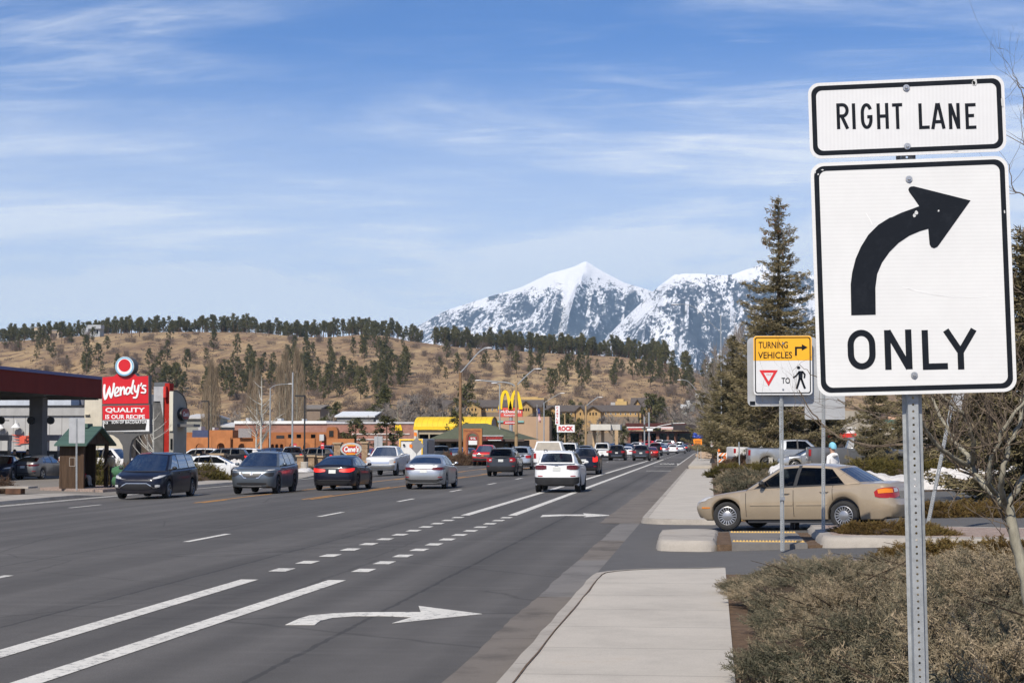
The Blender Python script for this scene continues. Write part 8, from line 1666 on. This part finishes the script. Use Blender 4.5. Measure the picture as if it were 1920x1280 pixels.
for i, (px, yt, D, k) in enumerate(((395, 676, 300, 0), (404, 690, 306, 1), (385, 712, 312, 1), (469, 700, 310, 1), (482, 688, 300, 1), (524, 684, 300, 0), (535, 660, 310, 0), (556, 655, 300, 0), (565, 690, 305, 1), (545, 690, 315, 1))):
 H = 17 if k == 0 else 15; x = gx(px, D); s_ = (at(px, yt, D).z + .4) / H; plant('poplar_tree', PO[k], (x, D, -.4), 'leafless columnar poplar rising behind the brick store', 'tree', 'bare columnar poplars', i * 1.3, (s_ * .98, s_ * .98, s_))
def bare_tree_mesh(H, seed, mat_t, mat_c, spread=.34, n=800, w=.06):
 global rg
 rg = np.random.default_rng(seed); q = random.Random(seed); tr = MB(); tips = []
 tr.tube([(0, 0, -.3), (.05, 0, H * .3), (0, .05, H * .65), (.03, 0, H * .92)], [H * .016, H * .012, H * .007, .01], 7)
 for i in range(16):
  z0 = H * q.uniform(.16, .82); a = q.uniform(0, 6.28); l = H * spread * (1.1 - z0 / H) * q.uniform(.7, 1.2); p = [(0, 0, z0)]; d = Vector((math.cos(a), math.sin(a), q.uniform(.5, 1.0))).normalized(); c = Vector(p[0])
  for s_ in range(4): c = c + d * l / 3.2; d = (d + Vector((q.gauss(0, .15), q.gauss(0, .15), .18))).normalized(); p.append(tuple(c)); tips.append((tuple(c), tuple(d), l))
  tr.tube(p, [H * .006, H * .005, H * .004, H * .003, .008], 5)
 B = np.array([t_[0] for t_ in tips]); Dd = np.array([t_[1] for t_ in tips]); I = rg.integers(0, len(tips), n); d = unit(Dd[I] + rg.normal(size=(n, 3)) * .5); V, F = blades(B[I] + rg.normal(size=(n, 3)) * .15, d, rg.uniform(.05, .14, n) * H, np.full(n, w) * rg.uniform(.4, 1.2, n))
 return [('trunk', tr.mesh('trunk', [mat_t], True)), ('crown', np_mesh('crown', V, F, mat_c, np.clip(np.repeat(.55 + rg.normal(size=n) * .2, 3), 0, 1)))]
M_BIRCH = bark('white_bark', (.36, .36, .33), (.58, .58, .54), (5, 5, 9)); BT = [bare_tree_mesh(10, 71, M_BIRCH, M_POP, .30, 700, .03), bare_tree_mesh(9, 72, M_ASPEN, M_GREYT, .5, 1500, .07), bare_tree_mesh(8, 73, M_BIRCH, M_GREYT, .42, 500, .022)]
def tplant(px, yt, D, k, H, label, z=LOTZ, grp=None, wide=1.0, meshes=None, name='bare_tree'):
 x = gx(px, D); z = z + rise(D); s_ = (at(px, yt, D).z - z) / H; return plant(name, (meshes or BT)[k], (x, D, z), label, 'tree', grp, px * .7, (s_ * wide, s_ * wide, s_))
tplant(490, 690, 212, 0, 10, 'white-barked leafless birch in front of the arcade'); tplant(481, 745, 214, 0, 10, 'smaller leafless birch beside the white-barked one', wide=1.1); tplant(287, 748, 96, 2, 8, 'white-barked leafless tree just right of the red pylon sign', wide=.95)
for i, (px, yt, D, w_) in enumerate(((762, 738, 430, 1.5), (785, 735, 440, 1.6), (806, 738, 435, 1.6), (830, 745, 425, 1.4), (745, 750, 420, 1.2), (985, 775, 520, 1.4), (1150, 775, 520, 1.5), (1120, 778, 500, 1.4), (1180, 780, 540, 1.3), (1085, 785, 480, 1.3), (1290, 738, 520, 1.6), (1262, 755, 560, 1.4), (1310, 768, 480, 1.5), (1330, 752, 430, 1.5), (1345, 735, 330, 1.1), (1338, 770, 280, 1.2), (450, 770, 400, 1.4), (430, 780, 380, 1.3), (620, 775, 420, 1.2), (640, 765, 460, 1.3), (255, 770, 160, 1.0), (1236, 768, 600, 1.3))): tplant(px, yt, D, 1, 9, 'grey leafless tree among the town roofs', z=-.3 if D < 400 else 0, grp='grey leafless trees in the town', wide=w_)
for px, yt, D, w_ in ((1345, 640, 190, .45), (1372, 605, 200, .5), (1392, 612, 195, .45)): tplant(px, yt, D, 1, 9, 'thin pale leafless aspen behind the spruces', z=.05, grp='pale aspens behind the spruces', wide=w_)
for px, yt, D, k, w_, lb in ((667, 784, 232, 3, 1.6, 'young pine in front of the brick store, left of the pair'), (725, 780, 228, 3, 1.65, 'young pine in front of the yellow emblem on the brick wall'), (604, 783, 300, 3, 1.2, 'rounded pine behind the terracotta parapet'), (858, 770, 240, 3, 1.2, 'dark pine beside the brown wooden pole'), (1030, 770, 320, 3, 1.4, 'broad dark pine left of the motel sign pole'), (1062, 775, 325, 3, 1.5, 'broad dark pine behind the motel boards'), (1085, 785, 322, 3, 1.2, 'smaller dark pine right of the motel boards'), (1168, 798, 360, 2, 1.4, 'bushy pine beside the cream canopy'), (718, 730, 440, 3, 1.2, 'tall bushy pine behind the brick store'), (700, 760, 430, 3, 1.3, 'bushy pine left of the tall one behind the brick store'), (628, 755, 450, 3, 1.2, 'dark pine behind the glinting shed'), (872, 720, 560, 3, 1.1, 'bushy pine above the left hotel'), (1222, 738, 560, 2, 1.2, 'tall ragged pine right of the hotels'), (1238, 745, 570, 2, 1.0, 'pine beside the ragged one right of the hotels'), (1090, 755, 700, 3, 1.0, 'pine behind the right hotel'), (1073, 750, 720, 3, 1.0, 'second pine behind the right hotel')):
 H = (15, 16, 13, 12, 17, 8)[k]; tplant(px, yt, D, k, H, lb, z=-.4 if D < 400 else 0, wide=w_, meshes=PN, name='pine_tree')
def bushes(px, D, meshes, sc, lb, z=LOTZ, grp=None): plant('shrub', meshes, (gx(px, D), D, z), lb, 'shrub', grp, px * .3, sc)
bushes(378, 100, JG[0], (1.2, 1.2, 1.5), 'rounded olive brown shrub behind the navy minivan'); bushes(392, 101, JG[0], (.9, .9, 1.1), 'smaller olive brown shrub beside the rounded one'); bushes(175, 86, JG[0], (1.0, 1.0, 2.6), 'tall yellow-green shrub seen through the bus shelter'); bushes(205, 88, JG[0], (.7, .7, 1.9), 'yellow-green shrub right of the bus shelter'); bushes(228, 86, JG[2], (.6, .6, 1.3), 'dry ornamental grass clump by the red pylon sign')
bushes(-2, 75, JG[2], (.7, .7, .8), 'brown shrub at the left edge of the road')
for i, px in enumerate((846, 858, 870, 882, 892)): bushes(px, 168 + i % 2, JG[2], (1.2, 1.0, 1.4), 'brown leafless hedge shrub under the brown wooden pole', -.4, 'brown hedge shrubs under the wooden pole')
for i, px in enumerate((330, 342, 354, 318)): bushes(px, 122, JG[2], (1.1, .9, 1.3), 'dry brown hedge shrub in front of the restaurant tower', LOTZ, 'dry hedge before the restaurant tower')
bushes(588, 137, JG[1], (.7, .6, .8), 'pale green shrub at the foot of the short stone piers'); bushes(634, 146, JG[1], (.6, .5, 1.6), 'blue-grey conifer shrub at the oval name sign')
def snow_l(px0, px1, D, h, label):
 n0 = len(COL.objects); snow(px0, px1, D, h, label); o = [x for x in bpy.data.objects if x.name.startswith('snow_bank')][-1]; o.location.z = -.5
snow_l(408, 482, 138, .95, 'grey snow heap at the edge of the restaurant forecourt'); snow_l(555, 585, 133, .35, 'small dirty snow patch by the lamp footing')
M_SKIN = plain('skin', (.42, .25, .17), .6, 0, .1, 8); M_HAIR = plain('dark_hair', (.03, .022, .018), .7, 0, .3, 20)
def cloth(n, c): return plain('cloth_' + n, c, .9, 0, .18, 9)
def person(loc, rz, label, pose, top, legs, hair=M_HAIR, hat=None, H=1.72, parent_extra=None):
 k = H / 1.75
 if pose == 'sit': hip, kn, an, ch, hd = (0, 0, .50), (.40, .48), (.42, .10), (0, .06, .98), (0, .10, 1.34)
 J = {'pelvis': (0, 0, .95), 'waist': (0, .01, 1.10), 'chest': (0, .02, 1.32), 'neck': (0, .01, 1.50), 'jaw': (0, .045, 1.57), 'head': (0, .03, 1.66), 'crown': (0, .015, 1.74)}
 sh = .19; arms = [((-1) ** i) for i in range(2)]; off = 0
 if pose in ('sit', 'drive'):
  for q in J: J[q] = (J[q][0], J[q][1] - (.0 if pose == 'sit' else (J[q][2] - .95) * .22), J[q][2] - .45)
  off = -.45
 if pose == 'bend':
  for q in J: h_ = J[q][2] - .95; J[q] = (J[q][0], J[q][1] + h_ * .35, .95 + h_ * .93)
 vs, ed, rad, reg = [], [], [], []
 def V(p, r, g): vs.append(tuple(c * k for c in p)); rad.append(r * k); reg.append(g); return len(vs) - 1
 pel = V(J['pelvis'], .155, 'l'); wa = V(J['waist'], .145, 't'); ch = V(J['chest'], .165, 't'); ne = V(J['neck'], .062, 's'); jw = V(J['jaw'], .078, 's'); hd = V(J['head'], .098, 's'); cr = V(J['crown'], .065, 's')
 ed += [(pel, wa), (wa, ch), (ch, ne), (ne, jw), (jw, hd), (hd, cr)]
 for s in (-1, 1):
  c = J['chest']; P = [(s * sh, c[1], c[2] + .08)]
  if pose == 'stand': P += [(s * .25, c[1] - .02, c[2] - .20), (s * .26, c[1] + .06, c[2] - .44), (s * .25, c[1] + .09, c[2] - .55)]
  elif pose == 'drive': P += [(s * .25, c[1] + .16, c[2] - .14), (s * .20, c[1] + .42, c[2] - .06), (s * .17, c[1] + .50, c[2] - .02)]
  else: P += [(s * .25, c[1] + .06, c[2] - .20), (s * .20, c[1] + .28, c[2] - .34), (s * .16, c[1] + .36, c[2] - .38)]
  a = ch
  for i, (p, r) in enumerate(zip(P, (.068, .055, .042, .038))): b = V(p, r, 't' if i < 3 else 's'); ed.append((a, b)); a = b
  p0 = J['pelvis']
  if pose in ('sit', 'drive'): Lp = [(s * .11, p0[1] + .06, p0[2] - .02), (s * .13, p0[1] + .46, p0[2] + .03), (s * .13, p0[1] + .50, p0[2] - .38), (s * .13, p0[1] + .64, p0[2] - .43)]
  else: st_ = s * .12 if pose == 'stand' else 0; Lp = [(s * .10, 0, .88), (s * .11, .03 + st_ * .6, .50), (s * .11, st_, .09), (s * .115, st_ + .14, .05)]
  a = pel
  for i, (p, r) in enumerate(zip(Lp, (.095, .068, .050, .045))): b = V(p, r, 'l' if i < 3 else 'h'); ed.append((a, b)); a = b
 me = bpy.data.meshes.new('figure'); me.from_pydata(vs, ed, []); o = bpy.data.objects.new('person', me); COL.objects.link(o)
 mo = o.modifiers.new('skin', 'SKIN'); mo.use_smooth_shade = True
 for i, d in enumerate(me.skin_vertices[0].data): d.radius = (rad[i], rad[i] * (.72 if i in (1, 2) else 1)); d.use_root = i == 0
 o.modifiers.new('sub', 'SUBSURF').levels = 1; o.modifiers['sub'].render_levels = 1
 dg = bpy.context.evaluated_depsgraph_get(); m2 = bpy.data.meshes.new_from_object(o.evaluated_get(dg)); bpy.data.objects.remove(o)
 m2.materials.clear()
 for mm in (top, legs, M_SKIN, M_BLKM): m2.materials.append(mm)
 S = np.array(vs)
 for p in m2.polygons:
  c = np.array(p.center); g = reg[int(np.argmin(((S - c) ** 2).sum(1) - np.array(rad) ** 2))]; p.material_index = {'t': 0, 'l': 1, 's': 2, 'h': 3}[g]; p.use_smooth = True
 r = tag(link('person', m2), label, 'person'); r.location = loc; r.rotation_euler = (0, 0, rz)
 hp = Vector(J['head']) * k; m = MB(); col = hat or hair
 rows_ = []
 for i in range(7):
  th = math.pi * .56 * i / 6; rows_.append([(hp.x + .108 * k * math.sin(th) * math.cos(2 * math.pi * j / 14), hp.y - .018 * k + .122 * k * math.sin(th) * math.sin(2 * math.pi * j / 14) * (1 if True else 0), hp.z + .02 * k + (.135 if hat is None else .155) * k * math.cos(th) + (.03 * k if math.sin(2 * math.pi * j / 14) > 0 else -.02 * k) * (i / 6)) for j in range(15)])
 m.grid(rows_); link('beanie' if hat else 'hair', m.mesh('hair', [col], True, 60), r)
 m = MB(); m.blob((hp.x, hp.y + .105 * k, hp.z - .03 * k), (.016, .022, .028), 0, 1, 0, 1); link('nose', m.mesh('nose', [M_SKIN], True), r)
 for s in (-1, 1): m = MB(); m.blob((hp.x + s * .036 * k, hp.y + .094 * k, hp.z + .005), (.014, .01, .009), 0, 1, 0, 1); link('eye', m.mesh('eye', [M_DARK], True), r)
 return r
car0 = [o for o in bpy.data.objects if o.name == 'sedan'][0]; bpy.context.view_layer.update()
dp = car0.matrix_world @ Vector((-.37, C_OLD.L / 2 - C_OLD.cols[0][0] - 1.38, -.02)); person((dp.x, dp.y, dp.z - .12), car0.rotation_euler.z, 'driver in a pale green top seen through the gold sedan window', 'drive', cloth('pale_green', (.30, .36, .30)), cloth('dark', (.04, .04, .05)), H=1.70)
x = gx(1562, 51); pw = person((x, 51, .06), R(48), 'person in a white hooded top and a light blue knitted hat crossing the car park', 'stand', cloth('white', (.74, .73, .72)), cloth('black', (.03, .03, .035)), hat=cloth('light_blue', (.20, .48, .60)), H=1.70)
m = MB(); m.blob((0, -.03, 1.41), (.13, .12, .075), 0, 4, .1, 2); o = link('hood', m.mesh('hood', [cloth('white', (.74, .73, .72))], True), pw); bg_ = MB(); bg_.blob((x - .30, 50.9, 1.0), (.20, .14, .26), 0, 5, .15, 2); tag(bg_.build('shoulder_bag', cloth('black_bag', (.03, .03, .035)), None, True), 'black bag carried by the person in the light blue hat', 'bag')
person((x0 + .3, 80.6, -.28), R(-90), 'person in a red jacket and grey trousers sitting inside the bus shelter', 'sit', cloth('red', (.42, .02, .03)), cloth('grey', (.36, .34, .32)), H=1.72)
person((gx(213, 82), 82, -.33), R(60), 'person in a beige jacket bending over beside the bus shelter', 'bend', cloth('beige', (.42, .33, .24)), cloth('dark2', (.05, .05, .055)), H=1.70)
m = MB(); m.blob((gx(213, 82) - .05, 81.75, .92), (.20, .14, .24), 0, 8, .15, 2); tag(m.build('backpack', cloth('tan_pack', (.33, .27, .18)), None, True), 'tan backpack on the person bending by the bus shelter', 'bag')
m = MB(); m.blob((gx(223, 80), 80, .45), (.34, .26, .30), 0, 9, .3, 2); m.blob((gx(223, 80), 80, .05), (.30, .25, .30), 0, 7, .3, 2); tag(m.build('duffel_bag', cloth('green_bag', (.05, .14, .07)), None, True), 'dark green bundle beside the bending person', 'bag')
for px, D, lb, c in ((28, 111, 'figure in dark clothes standing by the blue crossover at the pumps', .02), (52, 112, 'figure in black seen behind the grey sedan roof at the pumps', .015)): person((gx(px, D), D, LOTZ), R(150 + px), lb, 'stand', cloth('dark%d' % px, (c, c, c * 1.2)), cloth('dark_l%d' % px, (.025, .025, .03)), H=1.78)
person((gx(381, 126), 126, LOTZ), R(190), 'figure in dark clothes at the low stone wall behind the white sedan', 'stand', cloth('dark381', (.025, .025, .03)), cloth('dark_l', (.03, .03, .04)), H=1.74)
